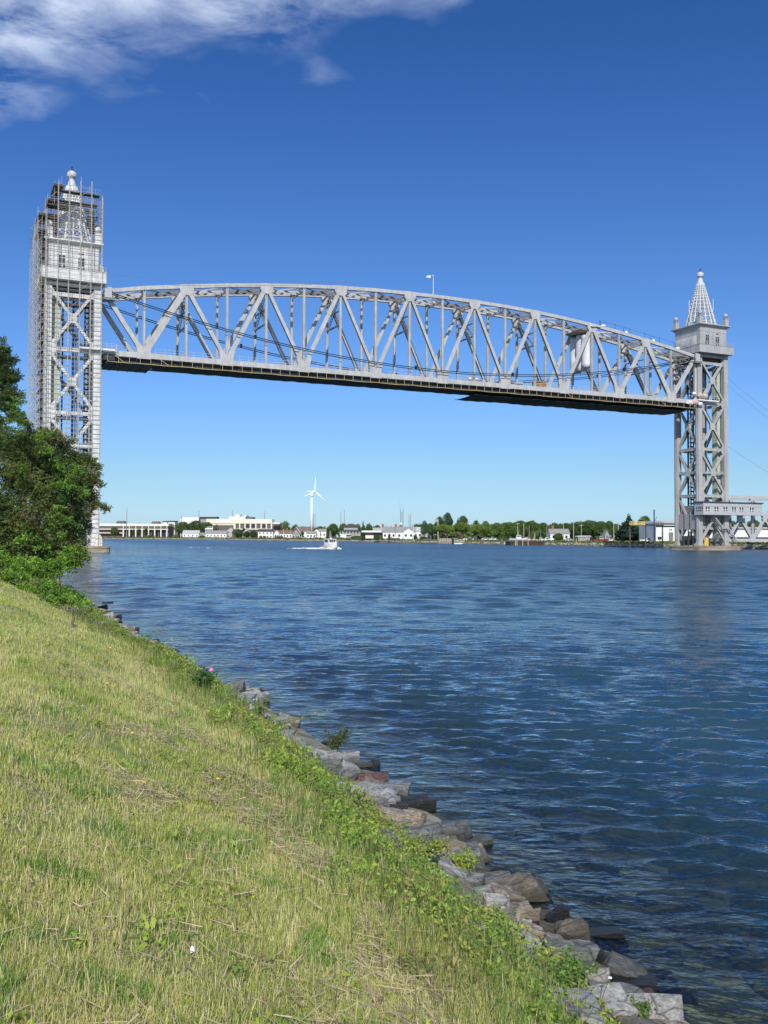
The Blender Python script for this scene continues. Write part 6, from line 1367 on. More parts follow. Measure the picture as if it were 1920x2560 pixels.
# ================================================================== THE NEAR BANK
def hit(px, py, zmin=-.15):
    """where the line of sight through a photo point meets the bank or the water"""
    r = ray(px, py); r = r/r[1]; Y = 1.0
    while Y < 150:
        z = CH+r[2]*Y
        if z <= max(float(ground(r[0]*Y, Y)), zmin): return Vector((r[0]*Y, Y, z))
        Y += .02+Y*.002
    return Vector((r[0]*Y, Y, 0))
def rockmat(name, c1, c2, vein=None, wet=.8, bump=.95):
    m = bpy.data.materials.new(name); m.use_nodes = True; t = m.node_tree; b = t.nodes['Principled BSDF']; b.inputs['Roughness'].default_value = wet
    tc_ = N('ShaderNodeTexCoord', t); n1 = N('ShaderNodeTexNoise', t); n1.inputs['Scale'].default_value = 4.5; n1.inputs['Detail'].default_value = 14; n1.inputs['Roughness'].default_value = .78
    mp_ = N('ShaderNodeMapping', t); mp_.inputs['Scale'].default_value = (1, 1.3, 3.2); mp_.inputs['Rotation'].default_value = (.5, .35, .2); t.links.new(tc_.outputs['Object'], mp_.inputs[0]); t.links.new(mp_.outputs[0], n1.inputs[0])
    r = N('ShaderNodeValToRGB', t); t.links.new(n1.outputs[0], r.inputs[0]); r.color_ramp.elements[0].position = .40; r.color_ramp.elements[1].position = .60; r.color_ramp.elements[0].color = (*c2, 1); r.color_ramp.elements[1].color = (*c1, 1)
    nf = N('ShaderNodeTexNoise', t); nf.inputs['Scale'].default_value = 22; nf.inputs['Detail'].default_value = 10; nf.inputs['Roughness'].default_value = .75; t.links.new(mp_.outputs[0], nf.inputs[0])
    rf_ = N('ShaderNodeMapRange', t); rf_.inputs['From Min'].default_value = .38; rf_.inputs['From Max'].default_value = .62; rf_.inputs['To Min'].default_value = .55; rf_.inputs['To Max'].default_value = 1.3; t.links.new(nf.outputs[0], rf_.inputs['Value'])
    vo = N('ShaderNodeTexVoronoi', t); vo.feature = 'DISTANCE_TO_EDGE'; vo.inputs['Scale'].default_value = 2.4; t.links.new(mp_.outputs[0], vo.inputs[0])
    ck = N('ShaderNodeMapRange', t); ck.inputs['From Min'].default_value = .0; ck.inputs['From Max'].default_value = .035; ck.inputs['To Min'].default_value = .35; ck.inputs['To Max'].default_value = 1.0; t.links.new(vo.outputs['Distance'], ck.inputs['Value'])
    sc_ = N('ShaderNodeVectorMath', t, operation='SCALE'); t.links.new(r.outputs[0], sc_.inputs[0]); t.links.new(MA('MULTIPLY', rf_.outputs[0], ck.outputs[0], tree=t), sc_.inputs['Scale'])
    src = sc_.outputs[0]
    if vein:
        wv_ = N('ShaderNodeTexWave', t); wv_.inputs['Scale'].default_value = 1.3; wv_.inputs['Distortion'].default_value = 9; wv_.inputs['Detail'].default_value = 4; t.links.new(mp_.outputs[0], wv_.inputs[0])
        r2 = N('ShaderNodeValToRGB', t); t.links.new(wv_.outputs[0], r2.inputs[0]); r2.color_ramp.elements[0].position = .90; r2.color_ramp.elements[1].position = .97; r2.color_ramp.elements[0].color = (0,0,0,1); r2.color_ramp.elements[1].color = (.5,.5,.5,1)
        mx_ = N('ShaderNodeMix', t, data_type='RGBA'); t.links.new(r2.outputs[0], mx_.inputs['Factor']); t.links.new(src, mx_.inputs['A']); mx_.inputs['B'].default_value = (*vein, 1); src = mx_.outputs['Result']
    # weed and wet line: darker where the tide reaches
    g_ = N('ShaderNodeNewGeometry', t); s_ = N('ShaderNodeSeparateXYZ', t); t.links.new(g_.outputs['Position'], s_.inputs[0])
    n2 = N('ShaderNodeTexNoise', t); n2.inputs['Scale'].default_value = 5; t.links.new(g_.outputs['Position'], n2.inputs[0])
    f_ = MA('MULTIPLY', MA('SUBTRACT', MA('ADD', s_.outputs['Z'], MA('MULTIPLY', n2.outputs[0], .25, tree=t), tree=t), .16, tree=t), 6, tree=t, clamp=True)
    mx2 = N('ShaderNodeMix', t, data_type='RGBA'); t.links.new(f_, mx2.inputs['Factor']); mx2.inputs['A'].default_value = (c2[0]*.46, c2[1]*.46, c2[2]*.42, 1); t.links.new(src, mx2.inputs['B']); t.links.new(mx2.outputs['Result'], b.inputs['Base Color'])
    bn_ = N('ShaderNodeBump', t); bn_.inputs['Strength'].default_value = bump; bn_.inputs['Distance'].default_value = .06; n3 = N('ShaderNodeTexNoise', t); n3.inputs['Scale'].default_value = 9; n3.inputs['Detail'].default_value = 10; n3.inputs['Roughness'].default_value = .7
    t.links.new(mp_.outputs[0], n3.inputs[0]); t.links.new(n3.outputs[0], bn_.inputs['Height']); t.links.new(bn_.outputs[0], b.inputs['Normal'])
    return m
RK = dict(grey=rockmat('rock_grey', (.38,.385,.38), (.20,.205,.21), (.5,.5,.48)), slate=rockmat('rock_slate', (.24,.25,.235), (.125,.13,.125), (.28,.28,.26)), tan=rockmat('rock_tan', (.46,.38,.29), (.25,.20,.155), (.5,.46,.4)),
          brown=rockmat('rock_brown', (.27,.235,.19), (.13,.112,.09)), dark=rockmat('rock_dark', (.05,.05,.047), (.022,.022,.021), wet=.4), white=rockmat('rock_white', (.68,.66,.61), (.45,.43,.40)),
          pink=rockmat('rock_pink', (.46,.37,.32), (.29,.23,.20)), red=rockmat('rock_red', (.19,.10,.08), (.10,.06,.05)), light=rockmat('rock_light', (.54,.52,.475), (.33,.32,.295), (.55,.52,.48)),
          under=rockmat('rock_under', (.42,.37,.26), (.20,.18,.13)))
def rock(px, py, w_, h_, m_, label, seed, group=None, p=None, size=None, sub=3, tilt=None, zoff=0.):
    rnd = random.Random(seed)
    if p is None: p = hit(px, py+h_*.15)
    dist = p.y
    W_ = size or w_*dist/FOC; H_ = (h_/w_)*W_ if size is None else size*rnd.uniform(.5, .75)
    bm = bmesh.new(); pts = []; jj = rnd.uniform(.22, .42)
    for sx in (-1, 1):
        for sy in (-1, 1):
            for sz2 in (-1, 1): pts.append((sx*W_*.45*(1+rnd.uniform(-jj, jj)), sy*W_*.36*(1+rnd.uniform(-jj, jj)), sz2*H_*.42*(1+rnd.uniform(-jj*1.3, jj*1.1))))
    for i in range(rnd.choice((3, 4, 5, 6))):
        v = Vector((rnd.gauss(0, 1), rnd.gauss(0, 1), rnd.gauss(0, 1))).normalized(); pts.append((v.x*W_*.56, v.y*W_*.45, v.z*H_*.54))
    for q in pts: bm.verts.new(q)
    r_ = bmesh.ops.convex_hull(bm, input=bm.verts); bmesh.ops.delete(bm, geom=[g for g in r_['geom_interior'] if isinstance(g, bmesh.types.BMVert)], context='VERTS')
    loose = [v for v in bm.verts if not v.link_faces]; bmesh.ops.delete(bm, geom=loose, context='VERTS')
    bmesh.ops.bevel(bm, geom=list(bm.edges), offset=W_*.016, segments=1, affect='EDGES')
    bmesh.ops.triangulate(bm, faces=bm.faces)
    for k in range(sub-1): bmesh.ops.subdivide_edges(bm, edges=[e for e in bm.edges if e.calc_length() > W_*.09], cuts=1, use_grid_fill=False); bmesh.ops.triangulate(bm, faces=bm.faces)
    ox = rnd.uniform(0, 50)
    for v in bm.verts:
        c = v.co/W_
        f = (float(vnoise(c.x*6+ox+c.z*3, c.y*6-c.z*4, 1.0, 4))-.5)*.12+(float(vnoise(c.x*18+ox, c.y*18+c.z*15, 1.0, 6))-.5)*.05
        v.co += v.co.normalized()*f*W_
    me = bpy.data.meshes.new('rock'); bm.to_mesh(me); bm.free(); me.materials.append(RK[m_])
    o = bpy.data.objects.new('rock', me); C.objects.link(o)
    tl = tilt if tilt is not None else rnd.uniform(-18, 18)
    o.rotation_euler = (R(rnd.uniform(-12, 12)), R(tl), rnd.uniform(-.5, .5)); o.location = p+Vector((0, 0, H_*.12+zoff))
    tag(o, label, 'rock', group); return o
RL = [(630,1742,56,40,'dark','large black wet boulder where the bank weeds end, farthest out along the shore'),(578,1724,60,34,'slate','grey boulder behind the weeds beside the black wet boulder'),(617,1777,42,30,'white','pale whitish rock among the weeds below the black boulder'),(554,1757,24,13,'white','small flat white rock half hidden in grass'),
 (690,1818,34,22,'dark','small dark rock under the arching bramble'),(730,1832,30,16,'brown','small brown rock right of the bramble roots'),(816,1902,58,50,'grey','grey blocky rock just below the little shrub by the water'),(857,1924,56,58,'grey','upright pointed grey rock beside the blocky grey rock'),(922,1950,84,44,'red','reddish brown wet rock with dark end at the waterline'),
 (942,1995,118,62,'grey','big grey slab with white cracks below the reddish rock'),(992,2022,50,34,'dark','dark low rock in the water right of the big cracked slab'),(915,2032,60,40,'pink','pinkish rock under the big cracked slab'),(970,2050,112,62,'tan','long tan streaked slab sloping into the bank weeds'),(1032,2050,62,48,'tan','tan angular rock right of the streaked slab'),
 (1043,2012,74,44,'dark','dark boulder standing in the water with a wet foot'),(1130,2082,92,56,'slate','dark grey rectangular block at the water edge'),(1036,2100,122,58,'slate','broad flat grey-green slab under the tan rocks'),(1116,2112,72,44,'brown','dark ledge rock with brown weed on top'),(1160,2135,32,44,'brown','narrow brown speckled rock standing on end'),
 (1082,2076,26,24,'slate','small dark rock wedged between slab and rectangular block'),(1060,2135,40,30,'white','small rounded white rock against the flat slab'),(1113,2143,48,28,'light','light grey rock right of the rounded white one'),(1138,2166,52,34,'light','light grey cracked rock below the narrow brown one'),(1167,2170,34,30,'pink','small pinkish angular rock'),(1184,2168,24,22,'pink','small rosy rock beside the dark round one'),(1208,2176,34,28,'brown','dark brown round rock near the splash of the water'),
 (1226,2206,96,42,'slate','wide flat grey brown rock sloping to the water'),(1250,2187,52,24,'dark','low wet striped rock at the waterline'),(1305,2234,96,92,'brown','big dark brown boulder with a ridged top, tallest on the shore'),(1262,2242,78,44,'tan','tan flat-topped rock against the big brown boulder'),(1203,2231,46,28,'grey','bluish grey rock at the weed edge'),(1243,2292,60,96,'light','tall pale slab leaning down the bank'),(1268,2310,44,90,'slate','long grey slab leaning next to the tall pale slab'),
 (1289,2272,50,22,'light','thin pale rock lying on a white block'),(1292,2288,46,30,'white','white block under the thin pale rock'),(1330,2296,40,40,'tan','tan-white rock with a rusty side'),(1362,2294,50,44,'brown','brown rock between the tan-white one and the water'),(1367,2324,52,36,'brown','golden brown rounded rock'),(1428,2340,84,88,'brown','big brown triangular boulder at the waterline'),(1388,2300,60,50,'dark','dark rock behind the triangular boulder'),
 (1331,2338,52,44,'pink','pinkish grey rock above the bank weeds'),(1258,2344,44,30,'light','pale rock half buried in weeds'),(1312,2316,40,26,'white','white chip of rock in the middle of the pile'),(1383,2350,46,28,'light','light grey rock below the golden brown one'),(1292,2318,26,24,'tan','small rusty rock in a gap of the pile'),(1240,2305,34,22,'white','small white rock left of the leaning slabs'),
 (1455,2392,104,50,'dark','low black rock under the triangular boulder'),(1482,2374,52,32,'brown','brown wet rock beside the low black one'),(1422,2306,56,18,'tan','thin tan rock awash right of the dark rock'),(1484,2442,68,44,'light','light grey speckled rock at the lower weeds'),(1588,2462,112,46,'dark','long black weedy rock near the bottom right'),(1545,2502,140,66,'slate','broad grey slab at the foot of the picture'),(1614,2498,58,38,'red','brick red rock beside the black weedy one'),(1642,2532,66,44,'brown','brown rock at the bottom edge of the shore'),
 (1498,2432,50,26,'brown','brown submerged-footed rock above the black weedy one'),(1680,2552,40,30,'tan','tan rock in the bottom right corner of the shore'),(1500,2552,60,40,'slate','grey rock under the weeds at the bottom edge'),(268,1512,26,14,'light','pale rock left of the dark shore rocks, far along the bank'),(262,1518,14,10,'dark','small black rock beside the pale far one'),(250,1521,30,13,'dark','low dark rocks far along the shore'),(262,1546,24,14,'light','light grey rock on the far part of the bank'),(170,1527,30,12,'light','pale rock flush with the grass far along the bank'),
 (325,1587,30,14,'tan','tan rock between far weeds and water'),(335,1595,26,12,'light','light rock next to the tan far one'),(362,1607,26,16,'dark','black rock at the far waterline'),(372,1618,34,14,'pink','pink-brown rock by the far black one'),(418,1630,20,12,'light','small light rock in the far weeds')]
for i, (q, y, w_, h_, m_, lb) in enumerate(RL): rock(q, y, w_*1.0, h_*1.0, m_, lb, 1000+i)
UL = [(1498,2312,72,44,'under','tan rock lying just under the water right of the triangular boulder'),(1588,2342,96,30,'under','flat rock seen through the water, right of the tan one'),(1640,2392,90,40,'under','dim long rock deeper under the water'),(1672,2450,110,70,'under','broad dim rock under water near the bottom right'),(1472,2245,56,22,'tan','orange-brown rock glowing under shallow water'),(1705,2510,90,60,'under','dim rock under the water at the lower right corner')]
for i, (q, y, w_, h_, m_, lb) in enumerate(UL):
    r = ray(q, y); r = r/r[1]; Y = CH/-r[2]; p = Vector((r[0]*Y, Y, -.18-w_*Y/FOC*.26)); rock(q, y, w_, h_, m_, lb, 1200+i, p=p, size=w_*Y/FOC*1.1)
rnd = random.Random(77); HERO = []
for (q, y, w_, h_, m_, lb) in RL+UL:
    cut_ = lb
    for wd in (' where ', ' behind ', ' among ', ' half ', ' under ', ' right of ', ' beside ', ' just ', ' below ', ' with ', ' sloping ', ' in the ', ' in a ', ' at ', ' against ', ' wedged ', ' standing ', ' near ', ' leaning ', ' lying ', ' above ', ' between ', ' awash ', ' far ', ' flush ', ' next ', ' seen ', ' deeper ', ' glowing ', ' left of ', ' on ', ', '):
        i_ = cut_.find(wd)
        if i_ > 0: cut_ = cut_[:i_]
    HERO.append((q, y, cut_))
USED = set()
def near_label(first, p):
    v = np.array(p)-np.array([0, 0, CH]); dy = v@FWD; qx = 960+FOC*(v@RT)/dy; qy = 1280-FOC*(v@UP)/dy
    for (hx, hy, nm) in sorted(HERO, key=lambda h: (h[0]-qx)**2+(h[1]-qy)**2)[:24]:
        side = ('left of' if qx < hx else 'right of') if abs(qx-hx) > abs(qy-hy) else ('just above' if qy < hy else 'just below')
        for extra in ('',):
            t_ = ('%s %s the %s' % (first, side, nm)).strip()
            if t_ not in USED and len(t_.split()) <= 16: USED.add(t_); return t_
    return first+' far along the shore'
for k in range(262):
    b_ = 5.0+rnd.random()**1.7*42 if k < 180 else rnd.uniform(5, 15); d_ = rnd.uniform(-.15, 1.75) if k < 180 else rnd.uniform(-3.8, -.4)
    x, y = (float(v) for v in bank_xy(b_, d_)); z = float(ground(x, y))
    if k < 180:
        m_ = rnd.choice(['grey', 'slate', 'slate', 'grey', 'light', 'light', 'grey', 'brown', 'tan']) if d_ > .1 else rnd.choice(['dark', 'slate', 'slate', 'brown'])
        cn = {'grey': 'mid grey', 'slate': 'slate grey', 'light': 'pale', 'brown': 'brown', 'tan': 'tan', 'dark': 'black wet'}[m_]; sz_ = rnd.uniform(.18, .42)*min(1.3, .75+b_*.018)
        rock(0, 0, 1, 1, m_, near_label(('small ' if sz_ < .36 else 'medium ' if sz_ < .55 else 'large ')+cn+' stone', (x, y, z)), 2000+k, 'stones filling in between the shore rocks', p=Vector((x, y, z)), size=sz_, sub=2)
    else: sz_ = rnd.uniform(.3, .75); rock(0, 0, 1, 1, 'under', near_label(('small ' if sz_ < .42 else '' if sz_ < .55 else 'broad ' if sz_ < .66 else 'large ')+'dim underwater stone', (x, y, 0)), 2000+k, 'stones under the water', p=Vector((x, y, max(z, -.9)*.5-.14-sz_*.34)), size=sz_, sub=2)

# ---------------------------------------------------------------- grass
def blades(P, H_, W_, lean, az, col, curl):
    n = len(P); dx = np.cos(az); dy = np.sin(az); L_ = np.stack([dx, dy, np.zeros(n)], 1); S_ = np.stack([-dy, dx, np.zeros(n)], 1)
    H_ = H_[:, None]; W_ = W_[:, None]; lean = lean[:, None]; up_ = np.array([0, 0, 1.0])
    m1 = P+up_*H_*.45*np.cos(lean*.5)+L_*H_*.45*np.sin(lean*.5); m2 = m1+up_*H_*.35*np.cos(lean)+L_*H_*.35*np.sin(lean); tp_ = m2+up_*H_*.25*np.cos(lean*curl[:, None])+L_*H_*.25*np.sin(lean*curl[:, None])
    V = np.stack([P-S_*W_*.5, P+S_*W_*.5, m1-S_*W_*.45, m1+S_*W_*.45, m2-S_*W_*.3, m2+S_*W_*.3, tp_], 1).reshape(-1, 3)
    base_ = (np.arange(n)*7)[:, None]; F = np.concatenate([base_+np.array(f) for f in ((0,1,3), (0,3,2), (2,3,5), (2,5,4), (4,5,6))], 0)
    return V, F, np.repeat(col, 7, 0)
rng = np.random.default_rng(3)
def scatter(n, r0, r1, dmin, dmax, pw=0., a0=R(-30), a1=R(28)): 
    out_ = []
    while sum(map(len, out_)) < n:
        m_ = n*2; r_ = r0*(r1/r0)**(rng.random(m_)**(1-pw)); a = a0+rng.random(m_)*(a1-a0); x = r_*np.sin(a); y = r_*np.cos(a); d = bank_d(x, y)+(vnoise(x, y, .8, 12)-.5)*.5
        k = (d > dmin) & (d < dmax) & (y > 1.2); out_.append(np.stack([x[k], y[k]], 1))
    return np.concatenate(out_)[:n]
def grass_set(name, n, r0, r1, hmul, seed, a0=R(-30), a1=R(28)):
    P2 = scatter(n, r0, r1, 1.5, 60, a0=a0, a1=a1); x, y = P2[:,0], P2[:,1]; r_ = np.hypot(x, y); d = bank_d(x, y); b_ = bank_b(x, y)
    g1 = vnoise(x, y, 1.1, 20); g2 = vnoise(x, y, .33, 21); g3 = vnoise(x+y*.3, y, 3.6, 22)
    # mown rows run along the bank: dry windrows and fresher strips between
    row = vnoise(d*1.0+.35*g1, b_*.16, .55, 25)
    dry = np.clip(.15+1.1*(row-.35)+.5*(g1-.5)+.55*(g3-.5)+rng.normal(0, .20, n)+.10, 0, 1)
    green = np.array([.31,.385,.08]); lush = np.array([.19,.33,.05]); straw = np.array([.72,.64,.34]); yel = np.array([.60,.59,.18])
    u = rng.random(n)[:, None]; dr = dry[:, None]
    c_ = np.where(u < dr*.52, straw, np.where(u < .30+dr*.46, yel, green)); lushm = (g2 > .72)[:, None]; c_ = np.where(lushm & (u > .35), lush, c_)
    c_ = c_*rng.uniform(.75, 1.25, (n, 1)); thin = vnoise(x, y, .5, 28)
    H_ = (.028+.03*g2+.028*rng.random(n))*hmul*np.where(d < 2.6, 1.5, 1.0)*np.where(rng.random(n) < .05, 1.8, 1.0); keep = (thin > .22) | (rng.random(n) < .35)
    W_ = .0022*(.6+.8*rng.random(n))*(1+r_/9.0)
    az = rng.uniform(0, 6.28, n)*.55+R(-60)+g3*1.5; lean = np.abs(rng.normal(.45, .38, n)); z = ground(x, y)-.008
    V, F, cc = blades(np.stack([x, y, z], 1)[keep], H_[keep], W_[keep], lean[keep], az[keep], c_[keep], rng.uniform(1, 2.2, n)[keep])
    o = arr_mesh(name, V, F, K['grass'], col=cc); o['kind'] = 'stuff'
grass_set('grass', 360000, 2.2, 11, 1.0, 1); grass_set('grass', 180000, 10, 72, 1.25, 2)
grass_set('grass', 90000, 3.5, 40, 1.3, 3, R(-62), R(-24))
# cut hay lying in loose rows, and single dry stalks
n = 22000; P2 = scatter(n*3, 2.2, 42, 2.1, 9); x, y = P2[:,0], P2[:,1]; r_0 = np.hypot(x, y); d = bank_d(x, y); b_ = bank_b(x, y)
row = vnoise(d, b_*.22, .55, 25); m_ = (row > .57) & (vnoise(x, y, .6, 30) > .50) & (d > 2.4) & (d < 4.6) & (rng.random(len(x)) < np.clip((r_0-3)/6, .12, 1)) | (rng.random(len(x)) < .05); x, y = x[m_][:n], y[m_][:n]; n = len(x); r_ = np.hypot(x, y)
az = rng.normal(math.atan2(BANK_D[1], BANK_D[0])+.35, .7, n)+math.pi*(rng.random(n) < .5); L_ = rng.uniform(.05, .22, n)
z = ground(x, y)+rng.uniform(.015, .07, n); dirv = np.stack([np.cos(az), np.sin(az), rng.normal(0, .12, n)], 1); sv_ = np.stack([-np.sin(az), np.cos(az), rng.normal(0, .2, n)], 1); w__ = (.0022*(1+r_/8))[:, None]
P = np.stack([x, y, z], 1); V = np.stack([P-dirv*L_[:, None]*.5-sv_*w__, P-dirv*L_[:, None]*.5+sv_*w__, P+dirv*L_[:, None]*.5+sv_*w__*.5, P+dirv*L_[:, None]*.5-sv_*w__*.5], 1).reshape(-1, 3)
c_ = np.array([.70,.56,.37])[None]*rng.uniform(.5, 1.3, (n, 1)); o = arr_mesh('cut_hay', V, np.arange(n*4).reshape(n, 4), K['grass'], col=np.repeat(c_, 4, 0)); o['kind'] = 'stuff'

# ---------------------------------------------------------------- leafy weeds along the rock edge (ground cover)
VV = []; FF = []; CC = []; nv = 0; rng = np.random.default_rng(41)
def clump(x, y, rad, h, n, ls, col, var=.35, bend=.3):
    global nv
    a = rng.uniform(0, 6.28, n); r_ = rad*np.sqrt(rng.random(n)); px2 = x+r_*np.cos(a); py2 = y+r_*np.sin(a); top = h*(1-(r_/rad)**2*.7)*(.55+.9*vnoise(px2, py2, rad*.5, 55))
    z = ground(px2, py2)+top*rng.random(n)**.55; P = np.stack([px2, py2, z], 1); Nn = rand_dirs(rng, n)*.75+np.stack([np.cos(a)*.4, np.sin(a)*.4-.1, np.full(n, .9)], 1); Nn /= np.linalg.norm(Nn, axis=1)[:, None]
    s_ = ls*rng.uniform(.55, 1.4, n); V, F = leaf_quads(P, Nn, s_, s_*.48, rng, bend); c_ = np.array(col)[None]*rng.uniform(1-var, 1+var, (n, 1)); c_[:, 0] *= rng.uniform(.8, 1.25, n)
    VV.append(V); FF.append(F+nv); CC.append(np.repeat(c_, 4, 0)); nv += len(V)
WC = [(.26,.39,.06), (.20,.33,.055), (.33,.44,.075), (.16,.27,.05), (.32,.36,.09), (.26,.27,.09)]
for k in range(1100):
    b_ = 2.5+rng.random()**1.7*68; dc = rng.normal(1.75+.15*math.sin(b_*1.1)-(.25 if b_ > 26 or b_ < 8.5 else 0), .30); dc = max(1.15+.2*math.sin(b_*2.3)-(.35 if b_ > 26 else .3 if b_ < 8.5 else 0), dc)
    x, y = bank_xy(b_, dc); s_ = 1+b_*.012
    big = float(vnoise(b_, 0, 2.2, 61)); h = (.10+.26*big*rng.random())*s_; clump(x, y, rng.uniform(.12, .34)*s_, h, int(rng.uniform(150, 380)), .027*(1+b_*.045), WC[rng.integers(0, 6)])
# scattered broadleaf tufts in the grass
for k in range(170):
    r_ = 2.8*(25/2.8)**rng.random(); a = R(-25)+rng.random()*R(36); x, y = r_*math.sin(a), r_*math.cos(a)
    if bank_d(x, y) < 1.8: continue
    clump(x, y, rng.uniform(.05, .16), .08, int(rng.uniform(12, 50)), .032*(1+r_*.03), WC[rng.integers(0, 5)])
o = arr_mesh('bank_weeds', np.concatenate(VV), np.concatenate(FF), K['leaf'], col=np.concatenate(CC)); o['kind'] = 'stuff'
# tall stems and seed heads among the weeds
n = 16000; b_ = 2.0+rng.random(n)**1.6*66; dc = rng.normal(2.0, .42, n); x, y = bank_xy(b_, dc); k_ = dc > 1.3; x, y, b_ = x[k_], y[k_], b_[k_]; n = len(x)
c_ = np.where(rng.random((n, 1)) < .4, np.array([.36,.31,.15]), np.array([.13,.20,.05]))*rng.uniform(.7, 1.3, (n, 1))
V, F, cc = blades(np.stack([x, y, ground(x, y)], 1), rng.uniform(.10, .34, n), .0028*(1+b_/9), np.abs(rng.normal(.3, .3, n)), rng.uniform(0, 6.28, n), c_, rng.uniform(1, 3, n)); o = arr_mesh('tall_grass', V, F, K['grass'], col=cc); o['kind'] = 'stuff'
# small white blossoms in the weeds
P = []
for (q, y_, s_, m_) in ((1060, 2180, 26, 22), (1075, 2205, 30, 14), (1185, 2300, 22, 10), (1100, 2215, 18, 8), (985, 2118, 14, 16), (170, 1535, 34, 60), (560, 1757, 14, 30), (630, 1770, 24, 40)):
    c0_ = hit(q, y_); rr_ = s_*c0_.y/FOC
    for i in range(m_): P.append((c0_.x+rng.normal(0, rr_*.6), c0_.y+rng.normal(0, rr_*.6), c0_.z+.05+rng.random()*.12))
P = np.array(P); Nn = rand_dirs(rng, len(P))*.6+np.array([0, -.5, .8]); Nn /= np.linalg.norm(Nn, axis=1)[:, None]; V, F = leaf_quads(P, Nn, .013*(1+P[:,1]*.03), .012*(1+P[:,1]*.03), rng)
o = arr_mesh('white_blossoms', V, F, K['leaf'], col=np.full((len(V), 3), .72)); o['kind'] = 'stuff'

# ---------------------------------------------------------------- single plants and small things on the bank
def plant(q, y_, w_px, h_px, nst, label, col, name='shrub', ls=.04, lpst=26, lean=(0, 0), cat='plant', spread=1.0, stem='bark'):
    p = hit(q, y_); s_ = p.y/FOC; rn = np.random.default_rng(int(q*7+y_)); root = empty(name, tuple(p), 0, label, cat); mb = MB(); Ps = []; Nn_ = []
    for i in range(nst):
        a = rn.uniform(0, 6.28); ex = Vector((math.cos(a)*w_px*.5*s_*spread*rn.uniform(.2, 1)+lean[0]*s_, math.sin(a)*w_px*.25*s_, h_px*s_*rn.uniform(.55, 1)+lean[1]*s_)); pts = [Vector((0, 0, -.03)), ex*.5+Vector((0, 0, h_px*s_*.18)), ex]
        cv = [];
        for f in np.linspace(0, 1, 7): cv.append(pts[0]*(1-f)**2+pts[1]*2*f*(1-f)+pts[2]*f*f)
        mb.path(cv, lambda k: .006*(1-k/9), 5)
        for j in range(lpst):
            f = rn.uniform(.25, 1.0); k = min(5, int(f*6)); q_ = cv[k].lerp(cv[k+1], f*6-k if k < 6 else 1); Ps.append((q_.x+rn.normal(0, ls*.7), q_.y+rn.normal(0, ls*.7), q_.z+rn.normal(0, ls*.6)))
    P = np.array(Ps); Nn_ = rand_dirs(rn, len(P))*.7+np.array([0, -.3, .8]); Nn_ /= np.linalg.norm(Nn_, axis=1)[:, None]; sz_ = ls*rn.uniform(.6, 1.4, len(P)); V, F = leaf_quads(P, Nn_, sz_, sz_*.5, rn, .2)
    c_ = np.array(col)[None]*rn.uniform(.6, 1.4, (len(P), 1)); arr_mesh('foliage', V, F, K['leaf'], col=np.repeat(c_, 4, 0), parent=root); mb.build('stem', K[stem], root); return root
K['stem_green'] = mat('stem_green', (.16,.20,.06), (.10,.12,.04), .7)
plant(828, 1890, 90, 75, 14, 'small dark green shrub leaning out over the water above the grey rocks', (.075,.11,.035), ls=.045, lpst=34, lean=(26, 0))
plant(676, 1818, 200, 60, 6, 'bramble with long thin arching shoots reaching over the water', (.20,.30,.07), 'bramble', ls=.045, lpst=9, lean=(95, -20), stem='stem_green')
plant(640, 1810, 90, 60, 12, 'leafy bright green bush at the root of the arching bramble', (.15,.24,.045), 'bush', ls=.055, lpst=30, stem='stem_green')
plant(340, 1600, 120, 42, 5, 'thin arching shoots over the water on the far part of the bank', (.16,.24,.06), 'bramble', ls=.06, lpst=8, lean=(60, 5), stem='stem_green')
rb = plant(505, 1735, 80, 62, 16, 'dark green wild rose bush with a pink flower at the weed edge', (.06,.14,.03), 'rose_bush', ls=.06, lpst=32, stem='stem_green')
mb = MB(); c0_ = hit(505, 1735); s_ = c0_.y/FOC
for k in range(6): a = k*1.05; mb.raw([(0.15+.0, -.05, 62*s_), (.15+.03*math.cos(a), -.06+.02*math.sin(a), 62*s_+.03*math.sin(a)), (.15+.03*math.cos(a+.9), -.05+.02*math.sin(a+.9), 62*s_+.03*math.sin(a+.9)), (.15+.03*math.cos(a+.5), -.03, 62*s_+.03*math.sin(a+.5))], [(0,1,2), (0,2,3), (0,3,1), (1,3,2)])
K['pink_petal'] = mat('pink_petal', (.75,.22,.40), (.6,.15,.3), .6); mb.build('flower', K['pink_petal'], rb)
plant(1150, 2190, 120, 60, 22, 'yellow-green leafy bush spilling over the pale rocks', (.26,.33,.05), 'bush', ls=.035, lpst=40, stem='stem_green')
plant(1060, 2150, 170, 50, 22, 'yellow-green ground-hugging bush below the flat grey-green slab', (.25,.31,.055), 'bush', ls=.035, lpst=40, stem='stem_green')
plant(1255, 2395, 60, 60, 8, 'young broad-leaved plant with a pale yellow leaf near the bottom', (.12,.25,.05), 'broadleaf_plant', ls=.06, lpst=10, stem='stem_green')
plant(1420, 2480, 190, 90, 26, 'dense bright green weed bush at the lower edge beside the black rock', (.14,.24,.05), 'bush', ls=.03, lpst=40, stem='stem_green')
plant(1590, 2560, 120, 60, 16, 'small leafy bush at the bottom right corner of the bank', (.13,.20,.05), 'bush', ls=.028, lpst=34, stem='stem_green')
dz = hit(1495, 2540); o = empty('daisy', tuple(dz), 0, 'single white daisy on a bent stalk above the bottom rocks', 'flower'); mb = MB(); s_ = dz.y/FOC
mb.path([(0, 0, 0), (.03, .0, .12), (.075, .0, .24)], .0028, 5); mb.build('stalk', K['stem_green'], o); mb = MB(); mb.lathe([(.006, .24), (.015, .243), (.014, .247), (.006, .251)], 12, (.077, 0, 0)); mb.build('flower_head', K['white'], o)
